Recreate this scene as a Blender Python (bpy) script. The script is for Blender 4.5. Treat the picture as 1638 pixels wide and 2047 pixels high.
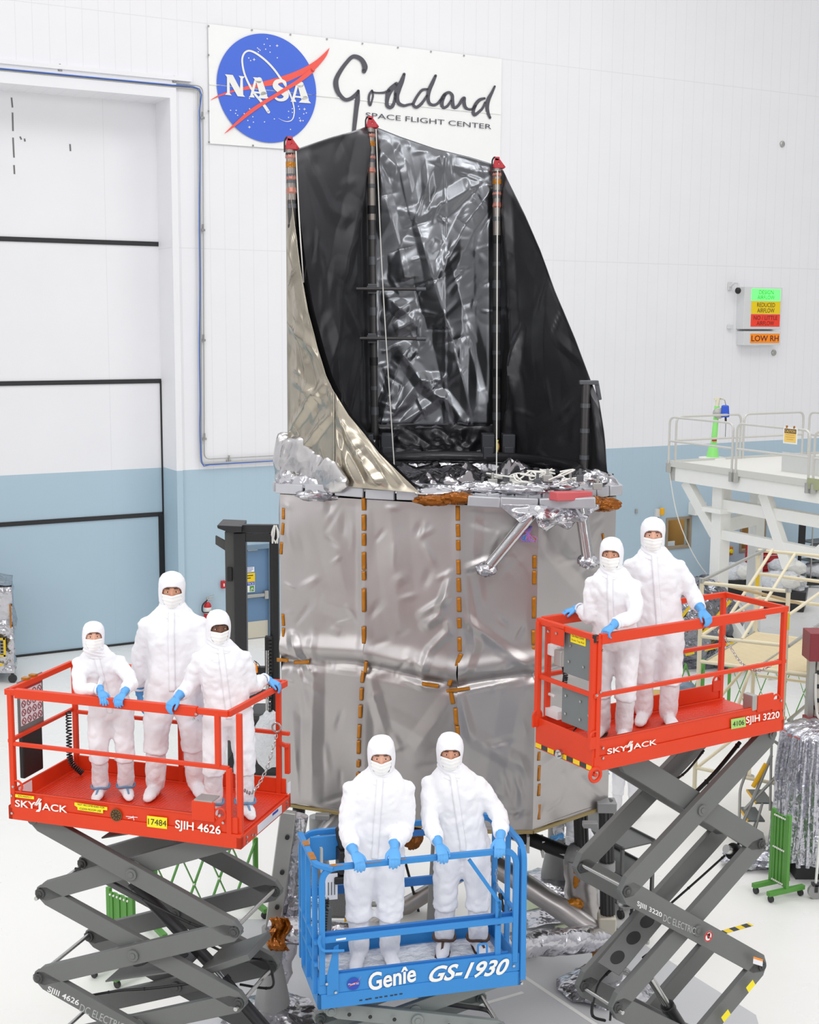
import bpy, bmesh, math, random
import numpy as np
from mathutils import Vector, Matrix, noise as mnoise
random.seed(7)
R = math.radians
for o in list(bpy.data.objects): bpy.data.objects.remove(o)
scene = bpy.context.scene
col = scene.collection

# ------------------------------------------------------------ camera
F, HC, ROLL, CAMZ = 2700.0, 380.0, 0.006, 7.56      # focal length in pixels of the 1638 wide frame, pitch, roll, eye height
PITCH = math.atan(HC / F)
cam_d = bpy.data.cameras.new('camera'); cam = bpy.data.objects.new('camera', cam_d); col.objects.link(cam)
cam_d.sensor_fit = 'HORIZONTAL'; cam_d.sensor_width = 36.0; cam_d.lens = F / 1638 * 36.0; cam_d.clip_end = 300
cam.matrix_world = Matrix.Translation((0, 0, CAMZ)) @ Matrix.Rotation(R(90) - PITCH, 4, 'X') @ Matrix.Rotation(ROLL, 4, 'Z')
scene.camera = cam

# ------------------------------------------------------------ light and exposure
scene.view_settings.view_transform = 'Standard'; scene.view_settings.look = 'None'
scene.view_settings.exposure = -0.1; scene.view_settings.gamma = 1.0; scene.view_settings.use_curve_mapping = False
world = bpy.data.worlds.new('hall_light'); scene.world = world; world.use_nodes = True
wn = world.node_tree; wn.nodes.clear()
w_out = wn.nodes.new('ShaderNodeOutputWorld'); w_bg = wn.nodes.new('ShaderNodeBackground')
w_tc = wn.nodes.new('ShaderNodeTexCoord'); w_sep = wn.nodes.new('ShaderNodeSeparateXYZ'); w_rp = wn.nodes.new('ShaderNodeValToRGB')
wn.links.new(w_tc.outputs['Generated'], w_sep.inputs[0])
w_mr = wn.nodes.new('ShaderNodeMapRange'); w_mr.inputs[1].default_value = -1; w_mr.inputs[2].default_value = 1
wn.links.new(w_sep.outputs[2], w_mr.inputs[0]); wn.links.new(w_mr.outputs[0], w_rp.inputs[0])
er = w_rp.color_ramp.elements
er[0].position = 0.3; er[0].color = (.55, .55, .55, 1)
er[1].position = 0.9; er[1].color = (1, 1, 1, 1)
e = er.new(0.52); e.color = (.42, .42, .43, 1)
e = er.new(0.62); e.color = (.62, .62, .64, 1)
w_bg.inputs[1].default_value = 1.08
wn.links.new(w_rp.outputs[0], w_bg.inputs[0]); wn.links.new(w_bg.outputs[0], w_out.inputs[0])
def area_light(name, loc, target, size, size_y, power, color=(1, 1, 1)):
    d = bpy.data.lights.new(name, 'AREA'); d.shape = 'RECTANGLE'; d.size = size; d.size_y = size_y; d.energy = power; d.color = color
    o = bpy.data.objects.new(name, d); col.objects.link(o); o.location = loc
    o.rotation_euler = (Vector(target) - Vector(loc)).to_track_quat('-Z', 'Y').to_euler(); return o
area_light('ceiling_light', (-3, -3, 15), (0, 15, 4), 12, 3, 850)
area_light('side_lamp_bank', (-14, 5, 9), (0, 17, 7), 4, 9, 420)
area_light('side_lamp_bank', (13, 3, 9), (0, 17, 7), 3, 9, 330)
area_light('ceiling_light', (5, 1, 17), (0, 14, 3), 2.5, 2.5, 420)
area_light('ceiling_light', (-6, 20, 20), (-6, 21, 0), 14, 3, 500)
area_light('ceiling_light', (8, 26, 20), (8, 27, 0), 14, 3, 800)

# ------------------------------------------------------------ pixels to points (the photograph's own camera)
_c, _s, _cr, _sr = math.cos(PITCH), math.sin(PITCH), math.cos(ROLL), math.sin(ROLL)
CAM = Vector((0, 0, CAMZ))
def ray(x, y):
    dx, dy = x - 819, 1023.5 - y
    a = (_cr * dx - _sr * dy) / F; b = (_sr * dx + _cr * dy) / F
    return Vector((a, _c + _s * b, -_s + _c * b))
def PZ(x, y, z=0.0): r = ray(x, y); return CAM + r * ((z - CAMZ) / r.z)
def PY(x, y, Y): r = ray(x, y); return CAM + r * (Y / r.y)
def PV(x, y, p0, p1):                       # on the upright plane through two plan points
    d = Vector((p1[0] - p0[0], p1[1] - p0[1], 0)); n = Vector((d.y, -d.x, 0)); r = ray(x, y)
    return CAM + r * ((Vector((p0[0], p0[1], 0)) - CAM).dot(n) / r.dot(n))
WA = R(29.5); WU = Vector((math.cos(WA), math.sin(WA), 0)); WN = Vector((math.sin(WA), -math.cos(WA), 0))
W0 = PZ(515, 1277); W0.z = 0
def PW(x, y, off=0.0):                      # on the hall's back wall, pulled off it by off: (along, up)
    q = W0 + WN * off; r = ray(x, y); P = CAM + r * ((q - CAM).dot(WN) / r.dot(WN)); return (P - W0).dot(WU), P.z
def WP(s, z, off=0.0): return W0 + WU * s + WN * off + Vector((0, 0, z))

# ------------------------------------------------------------ materials
def lin(c): return tuple(((v / 255) / 12.92 if v / 255 <= .04045 else ((v / 255 + .055) / 1.055) ** 2.4) for v in c) + (1,)
MATS = {}
def mat(name, rgb, rough=.5, metal=0.0, var=0.0, scale=6.0, bump=0.0, bscale=40.0, spec=.5, emit=None, estr=1.0, coat=0.0, bdetail=3.0, rvar=0.0, bdist=.02):
    m = bpy.data.materials.new(name); m.use_nodes = True; nt = m.node_tree; b = nt.nodes['Principled BSDF']
    c = lin(rgb); b.inputs['Base Color'].default_value = c; b.inputs['Roughness'].default_value = rough; b.inputs['Metallic'].default_value = metal
    b.inputs['Specular IOR Level'].default_value = spec; b.inputs['Coat Weight'].default_value = coat
    if emit: b.inputs['Emission Color'].default_value = lin(emit); b.inputs['Emission Strength'].default_value = estr
    tc = nt.nodes.new('ShaderNodeTexCoord')
    if var:
        n = nt.nodes.new('ShaderNodeTexNoise'); n.inputs['Scale'].default_value = scale; n.inputs['Detail'].default_value = 5
        nt.links.new(tc.outputs['Object'], n.inputs['Vector'])
        mx = nt.nodes.new('ShaderNodeMix'); mx.data_type = 'RGBA'
        mx.inputs[6].default_value = tuple(max(0, v * (1 - var)) for v in c[:3]) + (1,); mx.inputs[7].default_value = tuple(min(1, v * (1 + var)) for v in c[:3]) + (1,)
        nt.links.new(n.outputs['Fac'], mx.inputs[0]); nt.links.new(mx.outputs[2], b.inputs['Base Color'])
        if rvar:
            mr = nt.nodes.new('ShaderNodeMapRange'); mr.inputs[1].default_value = .3; mr.inputs[2].default_value = .7; mr.inputs[3].default_value = max(.02, rough - rvar); mr.inputs[4].default_value = rough + rvar
            nt.links.new(n.outputs['Fac'], mr.inputs[0]); nt.links.new(mr.outputs[0], b.inputs['Roughness'])
    if bump:
        n2 = nt.nodes.new('ShaderNodeTexNoise'); n2.inputs['Scale'].default_value = bscale; n2.inputs['Detail'].default_value = bdetail
        nt.links.new(tc.outputs['Object'], n2.inputs['Vector'])
        bp = nt.nodes.new('ShaderNodeBump'); bp.inputs['Strength'].default_value = bump; bp.inputs['Distance'].default_value = bdist
        nt.links.new(n2.outputs['Fac'], bp.inputs['Height']); nt.links.new(bp.outputs[0], b.inputs['Normal'])
    MATS[name] = m; return m
def crumple_mat(name, rgb, rough, metal, s1=2.0, s2=9.0, st=.6, spec=.5, dist=.05, var=.12):
    """crinkled film: folded facets (cell edges warped by noise) in the normal"""
    m = mat(name, rgb, rough, metal, var=var, scale=3.0, spec=spec); nt = m.node_tree; b = nt.nodes['Principled BSDF']
    tc = nt.nodes.new('ShaderNodeTexCoord')
    w = nt.nodes.new('ShaderNodeTexNoise'); w.inputs['Scale'].default_value = s1; w.inputs['Detail'].default_value = 2
    nt.links.new(tc.outputs['Object'], w.inputs['Vector'])
    mv = nt.nodes.new('ShaderNodeMix'); mv.data_type = 'VECTOR'; mv.inputs[0].default_value = .12
    nt.links.new(tc.outputs['Object'], mv.inputs[4]); nt.links.new(w.outputs['Color'], mv.inputs[5])
    prev = None
    for sc, stg, ds in ((s1, st, dist), (s2, st * .7, dist * .25)):
        v = nt.nodes.new('ShaderNodeTexVoronoi'); v.feature = 'F1'; v.inputs['Scale'].default_value = sc
        nt.links.new(mv.outputs[1], v.inputs['Vector'])
        bp = nt.nodes.new('ShaderNodeBump'); bp.inputs['Strength'].default_value = stg; bp.inputs['Distance'].default_value = ds
        nt.links.new(v.outputs['Distance'], bp.inputs['Height'])
        if prev: nt.links.new(prev.outputs[0], bp.inputs['Normal'])
        prev = bp
    nt.links.new(prev.outputs[0], b.inputs['Normal']); return m
def stripe_mat(name, c1, c2, pitch, axis='X', slant=0.0, rough=.5):
    m = mat(name, c1, rough); nt = m.node_tree; b = nt.nodes['Principled BSDF']; tc = nt.nodes.new('ShaderNodeTexCoord'); sp = nt.nodes.new('ShaderNodeSeparateXYZ')
    nt.links.new(tc.outputs['Object'], sp.inputs[0])
    k = nt.nodes.new('ShaderNodeMath'); k.operation = 'MULTIPLY_ADD'; k.inputs[1].default_value = slant
    nt.links.new(sp.outputs['Z'], k.inputs[0]); nt.links.new(sp.outputs[axis], k.inputs[2])
    d = nt.nodes.new('ShaderNodeMath'); d.operation = 'DIVIDE'; d.inputs[1].default_value = pitch; nt.links.new(k.outputs[0], d.inputs[0])
    f = nt.nodes.new('ShaderNodeMath'); f.operation = 'FRACT'; nt.links.new(d.outputs[0], f.inputs[0])
    g = nt.nodes.new('ShaderNodeMath'); g.operation = 'GREATER_THAN'; g.inputs[1].default_value = .5; nt.links.new(f.outputs[0], g.inputs[0])
    mx = nt.nodes.new('ShaderNodeMix'); mx.data_type = 'RGBA'; mx.inputs[6].default_value = lin(c1); mx.inputs[7].default_value = lin(c2)
    nt.links.new(g.outputs[0], mx.inputs[0]); nt.links.new(mx.outputs[2], b.inputs['Base Color']); return m

M_red = mat('orange_red_paint', (218, 62, 26), .42, var=.06, scale=3, spec=.35)
M_blue = mat('blue_paint', (54, 134, 202), .42, var=.06, scale=3, spec=.35)
M_grey = mat('grey_arm_paint', (104, 106, 104), .42, var=.06, scale=4)
M_ggrey = mat('light_grey_arm_paint', (128, 134, 132), .42, var=.06, scale=4)
M_panelgrey = mat('grey_panel', (112, 118, 118), .5, var=.03)
M_black = mat('black_rubber', (26, 26, 27), .5)
M_dark = mat('dark_steel', (48, 48, 50), .42, metal=.2, var=.1)
M_steel = mat('bright_steel', (190, 190, 188), .25, metal=1.0)
M_alu = mat('brushed_aluminium', (178, 178, 174), .4, metal=.7, var=.08)
M_suit = mat('white_coverall_fabric', (238, 238, 242), .75, var=.015, scale=5, bump=.22, bscale=13, bdist=.03, bdetail=2)
M_boot = mat('white_boot_fabric', (232, 231, 234), .7, bump=.3, bscale=18, bdist=.03, bdetail=2)
M_mask = mat('white_mask_fabric', (246, 246, 244), .8, bump=.25, bscale=30, bdist=.008)
M_glove = mat('blue_nitrile', (92, 166, 228), .42, bump=.4, bscale=45, bdist=.006, var=.05)
M_white = mat('white_letters', (238, 236, 230), .5)
M_black_txt = mat('black_letters', (40, 36, 30), .6)
M_yellow = mat('yellow_label', (244, 226, 20), .5)
M_hazard = stripe_mat('hazard_tape', (240, 205, 20), (52, 52, 50), .17, 'Y', .0)
M_kapton = mat('amber_tape', (178, 112, 14), .28, metal=.25, var=.2, scale=18, bump=.5, bscale=25, bdist=.01)
M_kaptondark = crumple_mat('amber_film', (148, 84, 16), .22, .5, 7, 25, .9, dist=.03)
M_foil = crumple_mat('silver_blanket_film', (178, 174, 173), .36, .88, 1.3, 6.0, .05, dist=.02, var=.05)
M_foilc = crumple_mat('crinkled_silver_film', (196, 195, 200), .2, .95, 5, 18, .8, dist=.04)
M_foilw = crumple_mat('warm_silver_film', (178, 170, 155), .27, .9, 2.5, 9, .12, dist=.02, var=.06)
M_film = crumple_mat('black_film', (122, 124, 128), .27, .92, 2.2, 8.0, .05, spec=.8, dist=.02, var=.1)
M_film2 = crumple_mat('dull_black_film', (96, 96, 99), .34, .85, 2.2, 8.0, .08, spec=.8, dist=.02, var=.15)
M_filmd = crumple_mat('dark_film', (46, 46, 50), .3, .5, 4, 14, .25, spec=.8, dist=.03)
M_plastic = mat('clear_sheet', (214, 216, 220), .2, var=.05, bump=.9, bscale=12, bdist=.05)
M_green = mat('green_paint', (86, 150, 62), .45, var=.08)
M_cream = mat('cream_tube_paint', (226, 216, 188), .45, var=.05)
M_whitest = mat('white_steel_paint', (236, 236, 232), .45, var=.02)
M_safety_red = mat('safety_red', (196, 30, 34), .4)
M_maroon = mat('maroon_paint', (134, 44, 52), .45, var=.06)
M_lime = mat('lime_paint', (150, 236, 130), .45)

# ------------------------------------------------------------ geometry
V = Vector
def frame_for(d, up=None):
    d = V(d).normalized(); up = V(up) if up is not None else V((0, 0, 1))
    if abs(d.dot(up.normalized())) > .985: up = V((0, 1, 0)) if abs(d.y) < .9 else V((1, 0, 0))
    x = d.cross(up).normalized(); y = x.cross(d).normalized(); return d, x, y
class MB:
    def __init__(s): s.v = []; s.f = []
    def add(s, vs, fs):
        k = len(s.v); s.v += [tuple(p) for p in vs]; s.f += [tuple(i + k for i in f) for f in fs]; return s
    def box(s, c, size, rot=None, taper=1.0):
        c = V(c); h = V(size) / 2; vs = []
        for z in (-1, 1):
            t = taper if z > 0 else 1.0
            for x, y in ((-1, -1), (1, -1), (1, 1), (-1, 1)):
                p = V((x * h.x * t, y * h.y * t, z * h.z)); vs.append(c + (rot @ p if rot else p))
        return s.add(vs, [(3, 2, 1, 0), (4, 5, 6, 7), (0, 1, 5, 4), (1, 2, 6, 5), (2, 3, 7, 6), (3, 0, 4, 7)])
    def bb(s, a, b): a, b = V(a), V(b); return s.box((a + b) / 2, b - a)
    def beam(s, p0, p1, w, h, up=(0, 0, 1)):
        p0, p1 = V(p0), V(p1); d, x, y = frame_for(p1 - p0, up); x = x * w / 2; y = y * h / 2
        vs = [p + a * x + b * y for p in (p0, p1) for a, b in ((-1, -1), (1, -1), (1, 1), (-1, 1))]
        return s.add(vs, [(3, 2, 1, 0), (4, 5, 6, 7), (0, 1, 5, 4), (1, 2, 6, 5), (2, 3, 7, 6), (3, 0, 4, 7)])
    def sweep(s, pts, sec, scales=None, closed=False, up=None, cap=True):
        pts = [V(p) for p in pts]; n = len(pts); m = len(sec); vs = []; px = None
        for i in range(n):
            a = pts[i - 1] if (i or closed) else pts[0]; b = pts[(i + 1) % n] if (i < n - 1 or closed) else pts[-1]
            d = b - a
            if d.length < 1e-9: d = V((0, 0, 1))
            d.normalize()
            if px is None: _, px, py = frame_for(d, up)
            else:
                px = (px - d * px.dot(d))
                if px.length < 1e-6: _, px, _y = frame_for(d, up)
                px.normalize()
            py = px.cross(d); k = scales[i] if scales else 1.0
            vs += [pts[i] + px * u * k + py * w * k for u, w in sec]
        fs = []
        for i in range(n if closed else n - 1):
            for j in range(m):
                fs.append((i * m + j, i * m + (j + 1) % m, ((i + 1) % n) * m + (j + 1) % m, ((i + 1) % n) * m + j))
        if cap and not closed: fs += [tuple(range(m))[::-1], tuple((n - 1) * m + j for j in range(m))]
        return s.add(vs, fs)
    def tube(s, pts, r, n=10, closed=False, cap=True):
        if isinstance(r, (int, float)): sc = None; k = r
        else: sc = list(r); k = 1.0
        return s.sweep(pts, [(k * math.cos(2 * math.pi * j / n), k * math.sin(2 * math.pi * j / n)) for j in range(n)], sc, closed, cap=cap)
    def bar(s, pts, w, h, closed=False, up=(0, 0, 1)):
        return s.sweep(pts, [(-w / 2, -h / 2), (w / 2, -h / 2), (w / 2, h / 2), (-w / 2, h / 2)], None, closed, up)
    def cyl(s, p0, p1, r, r2=None, n=16): return s.tube([p0, p1], [r, r if r2 is None else r2], n)
    def prism(s, poly, o, ex, ey, depth=0.0):
        o, ex, ey = V(o), V(ex), V(ey); n = ex.cross(ey).normalized() * depth; k = len(poly)
        a = [o + ex * x + ey * y for x, y in poly]
        if not depth: return s.add(a, [tuple(range(k))])
        return s.add(a + [p - n for p in a], [tuple(range(k)), tuple(range(2 * k - 1, k - 1, -1))] + [(i, i + k, (i + 1) % k + k, (i + 1) % k) for i in range(k)])
    def lathe(s, prof, c=(0, 0, 0), n=20, axis=(0, 0, 1)):
        c = V(c); d, x, y = frame_for(axis); vs = []; m = len(prof)
        for r, z in prof:
            for j in range(n):
                t = 2 * math.pi * j / n; vs.append(c + d * z + x * (r * math.cos(t)) + y * (r * math.sin(t)))
        fs = [(i * n + j, i * n + (j + 1) % n, (i + 1) * n + (j + 1) % n, (i + 1) * n + j) for i in range(m - 1) for j in range(n)]
        fs += [tuple(range(n))[::-1], tuple((m - 1) * n + j for j in range(n))]
        return s.add(vs, fs)
    def ell(s, c, r, n=16, m=10, rot=None):
        c = V(c); vs = []; 
        for i in range(1, m):
            p = math.pi * i / m
            for j in range(n):
                t = 2 * math.pi * j / n; q = V((r[0] * math.sin(p) * math.cos(t), r[1] * math.sin(p) * math.sin(t), r[2] * math.cos(p))); vs.append(c + (rot @ q if rot else q))
        tp = V((0, 0, r[2])); k = len(vs); vs += [c + (rot @ tp if rot else tp), c - (rot @ tp if rot else tp)]
        fs = [(i * n + j, (i + 1) * n + j, (i + 1) * n + (j + 1) % n, i * n + (j + 1) % n) for i in range(m - 2) for j in range(n)]
        fs += [(k, j, (j + 1) % n) for j in range(n)] + [(k + 1, (m - 2) * n + (j + 1) % n, (m - 2) * n + j) for j in range(n)]
        return s.add(vs, fs)
    def grid(s, rows):
        m = len(rows[0]); vs = [p for r in rows for p in r]
        return s.add(vs, [(i * m + j, i * m + j + 1, (i + 1) * m + j + 1, (i + 1) * m + j) for i in range(len(rows) - 1) for j in range(m - 1)])
    def rings(s, rings, cap=True):
        m = len(rings[0]); vs = [p for r in rings for p in r]; k = len(rings)
        fs = [(i * m + j, i * m + (j + 1) % m, (i + 1) * m + (j + 1) % m, (i + 1) * m + j) for i in range(k - 1) for j in range(m)]
        if cap: fs += [tuple(range(m))[::-1], tuple((k - 1) * m + j for j in range(m))]
        return s.add(vs, fs)
    def text(s, body, o, ex, ey, bold=0.0, shear=0.0):
        vs, fs = text_shape(body, bold, shear); o, ex, ey = V(o), V(ex), V(ey)
        return s.add([o + ex * x + ey * y for x, y in vs], fs)
    def build(s, name, m, parent=None, smooth=True, bevel=0.0, solid=0.0, fix=True, sharp=38):
        me = bpy.data.meshes.new(name); me.from_pydata(s.v, [], s.f)
        b = bmesh.new(); b.from_mesh(me)
        bmesh.ops.delete(b, geom=[v for v in b.verts if not v.link_faces], context='VERTS')
        if fix: bmesh.ops.recalc_face_normals(b, faces=b.faces)
        b.to_mesh(me); b.free()
        me.materials.append(m); me.update()
        if smooth: me.shade_smooth(); me.set_sharp_from_angle(angle=R(sharp))
        o = bpy.data.objects.new(name, me); col.objects.link(o)
        if parent: o.parent = parent
        if bevel:
            k = o.modifiers.new('bevel', 'BEVEL'); k.width = bevel; k.segments = 2; k.limit_method = 'ANGLE'; k.angle_limit = R(40)
        if solid:
            k = o.modifiers.new('solid', 'SOLIDIFY'); k.thickness = solid; k.offset = 0
        return o
_TX = {}
def text_shape(body, bold=0.0, shear=0.0):
    key = (body, bold, shear)
    if key not in _TX:
        cu = bpy.data.curves.new('t', 'FONT'); cu.body = body; cu.offset = bold; cu.shear = shear; cu.resolution_u = 4
        ob = bpy.data.objects.new('t', cu); me = ob.to_mesh()
        xs = [v.co.x for v in me.vertices]; ys = [v.co.y for v in me.vertices]; x0, x1, y0, y1 = min(xs), max(xs), min(ys), max(ys)
        _TX[key] = ([((v.co.x - x0) / (x1 - x0), (v.co.y - y0) / (y1 - y0)) for v in me.vertices], [tuple(p.vertices) for p in me.polygons])
        ob.to_mesh_clear(); bpy.data.objects.remove(ob); bpy.data.curves.remove(cu)
    return _TX[key]
def spline(pts, n=6, closed=False):
    P = [V(p) if len(p) == 3 else V((p[0], p[1], 0)) for p in pts]; k = len(P); out = []
    for i in range(k if closed else k - 1):
        a, b, c, d = (P[(i - 1) % k] if (i or closed) else P[0]), P[i], P[(i + 1) % k], (P[(i + 2) % k] if (i + 2 < k or closed) else P[-1])
        for j in range(n):
            t = j / n; out.append(.5 * ((2 * b) + (c - a) * t + (2 * a - 5 * b + 4 * c - d) * t * t + (3 * b - a - 3 * c + d) * t ** 3))
    if not closed: out.append(P[-1])
    return out
def fillet(pts, r, n=5, closed=False):
    P = [V(p) for p in pts]; out = []; k = len(P)
    for i in range(k):
        if not closed and i in (0, k - 1): out.append(P[i]); continue
        a, b, c = P[i - 1], P[i], P[(i + 1) % k]; u = (a - b); w = (c - b); q = min(r, u.length * .49, w.length * .49); u.normalize(); w.normalize()
        for j in range(n + 1):
            t = j / n; p0 = b + u * q; p1 = b + w * q; out.append(p0 * (1 - t) ** 2 + b * 2 * t * (1 - t) + p1 * t * t)
    return out
def arc(c, r, a0, a1, n, ex=(1, 0, 0), ey=(0, 1, 0)):
    c, ex, ey = V(c), V(ex), V(ey); return [c + ex * r * math.cos(a0 + (a1 - a0) * i / n) + ey * r * math.sin(a0 + (a1 - a0) * i / n) for i in range(n + 1)]
def ribbon(pts, widths):                    # flat stroke in 2D: polygon outline as quads
    P = [V((p[0], p[1], 0)) for p in pts]; L = []; Q = []
    for i, p in enumerate(P):
        d = (P[min(i + 1, len(P) - 1)] - P[max(i - 1, 0)]); d.normalize(); n = V((-d.y, d.x, 0)) * widths[i] / 2; L.append((p + n)[:2]); Q.append((p - n)[:2])
    return L, Q
def ridge(p, f, seed=0.0):
    return 1 - abs(mnoise.noise(V((p[0] * f + seed, p[1] * f + seed * 1.7, p[2] * f - seed)))) * 2
def nz(p, f, seed=0.0): return mnoise.noise(V((p[0] * f + seed, p[1] * f + seed * 1.3, p[2] * f + seed * .7)))

def tag(o, label, cat, group=None, kind=None):
    o['label'] = label; o['category'] = cat
    if group: o['group'] = group
    if kind: o['kind'] = kind
    return o
def thing(name, label, cat, loc=(0, 0, 0), rz=0.0, group=None):
    o = bpy.data.objects.new(name, None); col.objects.link(o); o.location = loc; o.rotation_euler = (0, 0, rz); o.empty_display_size = .2
    return tag(o, label, cat, group)
def struct(o): o['kind'] = 'structure'; return o
def to_local(root):                         # world point -> the thing's own frame
    m = (Matrix.Translation(root.location) @ root.rotation_euler.to_matrix().to_4x4()).inverted(); return lambda p: m @ V(p)
def copy_tree(o, parent=None):
    c = o.copy(); col.objects.link(c)
    if parent: c.parent = parent
    for ch in [x for x in col.objects if x.parent == o]: copy_tree(ch, c)
    return c
# ============================================================ THE HALL
def wall_paint(name, zline, pitch, hs=()):
    m = mat(name, (236, 237, 240), .55); nt = m.node_tree; b = nt.nodes['Principled BSDF']; L = nt.links
    tc = nt.nodes.new('ShaderNodeTexCoord'); sp = nt.nodes.new('ShaderNodeSeparateXYZ'); L.new(tc.outputs['Object'], sp.inputs[0])
    def math_(op, a, bv, c=None):
        n = nt.nodes.new('ShaderNodeMath'); n.operation = op
        for i, v in enumerate((a, bv) + ((c,) if c is not None else ())):
            if isinstance(v, (int, float)): n.inputs[i].default_value = v
            else: L.new(v, n.inputs[i])
        return n.outputs[0]
    low = math_('LESS_THAN', sp.outputs['Z'], zline)
    mx = nt.nodes.new('ShaderNodeMix'); mx.data_type = 'RGBA'; mx.inputs[6].default_value = lin((238, 238, 241)); mx.inputs[7].default_value = lin((176, 199, 213))
    L.new(low, mx.inputs[0])
    k = math_('ABSOLUTE', math_('SUBTRACT', math_('FRACT', math_('DIVIDE', sp.outputs['X'], pitch), 0), .5), 0)
    seam = math_('MULTIPLY', math_('GREATER_THAN', k, .5 - .0065 / pitch), math_('SUBTRACT', 1, math_('MULTIPLY', low, .7)))
    for h in hs:
        seam = math_('MAXIMUM', seam, math_('LESS_THAN', math_('ABSOLUTE', math_('SUBTRACT', sp.outputs['Z'], h), 0), .01))
    n = nt.nodes.new('ShaderNodeTexNoise'); n.inputs['Scale'].default_value = .8; n.inputs['Detail'].default_value = 4; L.new(tc.outputs['Object'], n.inputs['Vector'])
    dirt = math_('MULTIPLY', n.outputs['Fac'], .06)
    dk = math_('SUBTRACT', 1.02, math_('ADD', math_('MULTIPLY', seam, .10), dirt))
    vm = nt.nodes.new('ShaderNodeVectorMath'); vm.operation = 'SCALE'; L.new(mx.outputs[2], vm.inputs[0]); L.new(dk, vm.inputs['Scale'])
    L.new(vm.outputs[0], b.inputs['Base Color']); return m
Z_BLUE = PW(800, 918)[1]
M_wall = wall_paint('panelled_wall_paint', Z_BLUE, .352, (PW(365, 495.6)[1], PW(400, 45.6)[1]))
M_leaf = wall_paint('door_leaf_paint', PW(320, 935, -.9)[1], 3.2)
M_casing = wall_paint('casing_paint', Z_BLUE, 90)
M_floor = mat('white_epoxy_floor', (240, 239, 236), .3, var=.025, scale=.6, rvar=.08, spec=.4)
fb = MB(); fb.add([(-60, -6, 0), (60, -6, 0), (60, 75, 0), (-60, 75, 0)], [(0, 1, 2, 3)])
struct(fb.build('floor', M_floor))
def wall_obj(name, mb, m, parent=None, **k):
    o = mb.build(name, m, parent, **k)
    if not parent: o.location = W0; o.rotation_euler = (0, 0, WA)
    return o
def wempty(name, label, cat, group=None): return thing(name, label, cat, W0, WA, group)
def wq(x, y, off=0.0): s, z = PW(x, y, off); return V((s, -off, z))
def wrect(mb, a, b, off, th):               # slab on the wall between two (s, z) corners
    return mb.bb((min(a[0], b[0]), -off - th, min(a[1], b[1])), (max(a[0], b[0]), -off, max(a[1], b[1])))

S_OPEN = PW(347, 700)[0]; Z_OPEN = PW(345, 197)[1]
WIN1 = (PW(1335, 1039), PW(1378, 1091)); WIN2 = (PW(1484, 1022), PW(1527, 1096))
DR = (PW(468, 1092)[0], PW(538, 1092)[0], PW(538, 1094)[1])
holes = [(-40, S_OPEN, 0, Z_OPEN), (DR[0], DR[1], 0, DR[2])] + [(min(a[0], b[0]), max(a[0], b[0]), min(a[1], b[1]), max(a[1], b[1])) for a, b in (WIN1, WIN2)]
wb = MB(); ss = sorted({-30, 40} | {h for q in holes for h in q[:2] if h > -30}); zs = sorted({0, 20} | {h for q in holes for h in q[2:]})
for s0, s1 in zip(ss, ss[1:]):
    for z0, z1 in zip(zs, zs[1:]):
        cs, cz = (s0 + s1) / 2, (z0 + z1) / 2
        if any(h[0] < cs < h[1] and h[2] < cz < h[3] for h in holes): continue
        wb.add([(s0, 0, z0), (s1, 0, z0), (s1, 0, z1), (s0, 0, z1)], [(0, 1, 2, 3)])
for h in holes:                              # reveals
    d = 1.0 if h[0] == -40 else .22
    s0 = max(h[0], -30)
    wb.add([(h[1], 0, h[2]), (h[1], d, h[2]), (h[1], d, h[3]), (h[1], 0, h[3])], [(0, 1, 2, 3)])
    wb.add([(s0, 0, h[2]), (s0, d, h[2]), (s0, d, h[3]), (s0, 0, h[3])], [(0, 1, 2, 3)])
    wb.add([(s0, 0, h[3]), (h[1], 0, h[3]), (h[1], d, h[3]), (s0, d, h[3])], [(0, 1, 2, 3)])
    if h[2] > 0: wb.add([(s0, 0, h[2]), (h[1], 0, h[2]), (h[1], d, h[2]), (s0, d, h[2])], [(0, 1, 2, 3)])
struct(wall_obj('wall_back', wb, M_wall, smooth=False, fix=False))
# casing round the hangar door
cb = MB(); cw = PW(359.5, 700)[0] - S_OPEN
cb.bb((S_OPEN, -.07, 0), (S_OPEN + cw, 0, Z_OPEN + .38)); cb.bb((-30, -.07, Z_OPEN), (S_OPEN, 0, Z_OPEN + .38)); cb.bb((-30, -.11, Z_OPEN + .38), (S_OPEN + cw + .35, 0, Z_OPEN + .47))
struct(wall_obj('trim_1', cb, M_casing, smooth=False))
# hangar door: four stacked leaves
d1 = MB(); d1.bb((-30, .97, 0), (S_OPEN + .02, 1.05, Z_OPEN + .1))
door1 = wall_obj('door_1', d1, M_black, smooth=False); struct(door1)
rows = [(204, 484, 327), (493, 757, 328.5), (765, 1023, 324.5), (1031, 1279, 321.5)]
for i, (yt, yb, xr) in enumerate(rows):
    off = -.90 + .0 * i; a = PW(xr, yb, off); t = PW(xr, yt, off); k = MB()
    k.bb((-30, -off, max(.05, a[1]) if i < 3 else .04), (a[0], -off + .06, t[1])); q = k.build('leaf', M_leaf, door1, smooth=False)
    g = MB(); g.bb((a[0], .86, max(.03, a[1] - .02)), (PW(335.5, yb, -.86)[0] - .02 * (i == 0), .98, t[1] + .05)); g.build('edge_seal', M_black, door1, smooth=False)
    g = MB(); g.bb((-30, .875, max(0.005, a[1] - .1) if i < 3 else .004), (a[0], .97, max(.05, a[1]) if i < 3 else .05)); g.build('bottom_seal', M_dark, door1, smooth=False)
M_scuff = mat('scuff_grey', (120, 116, 116), .7)
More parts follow.
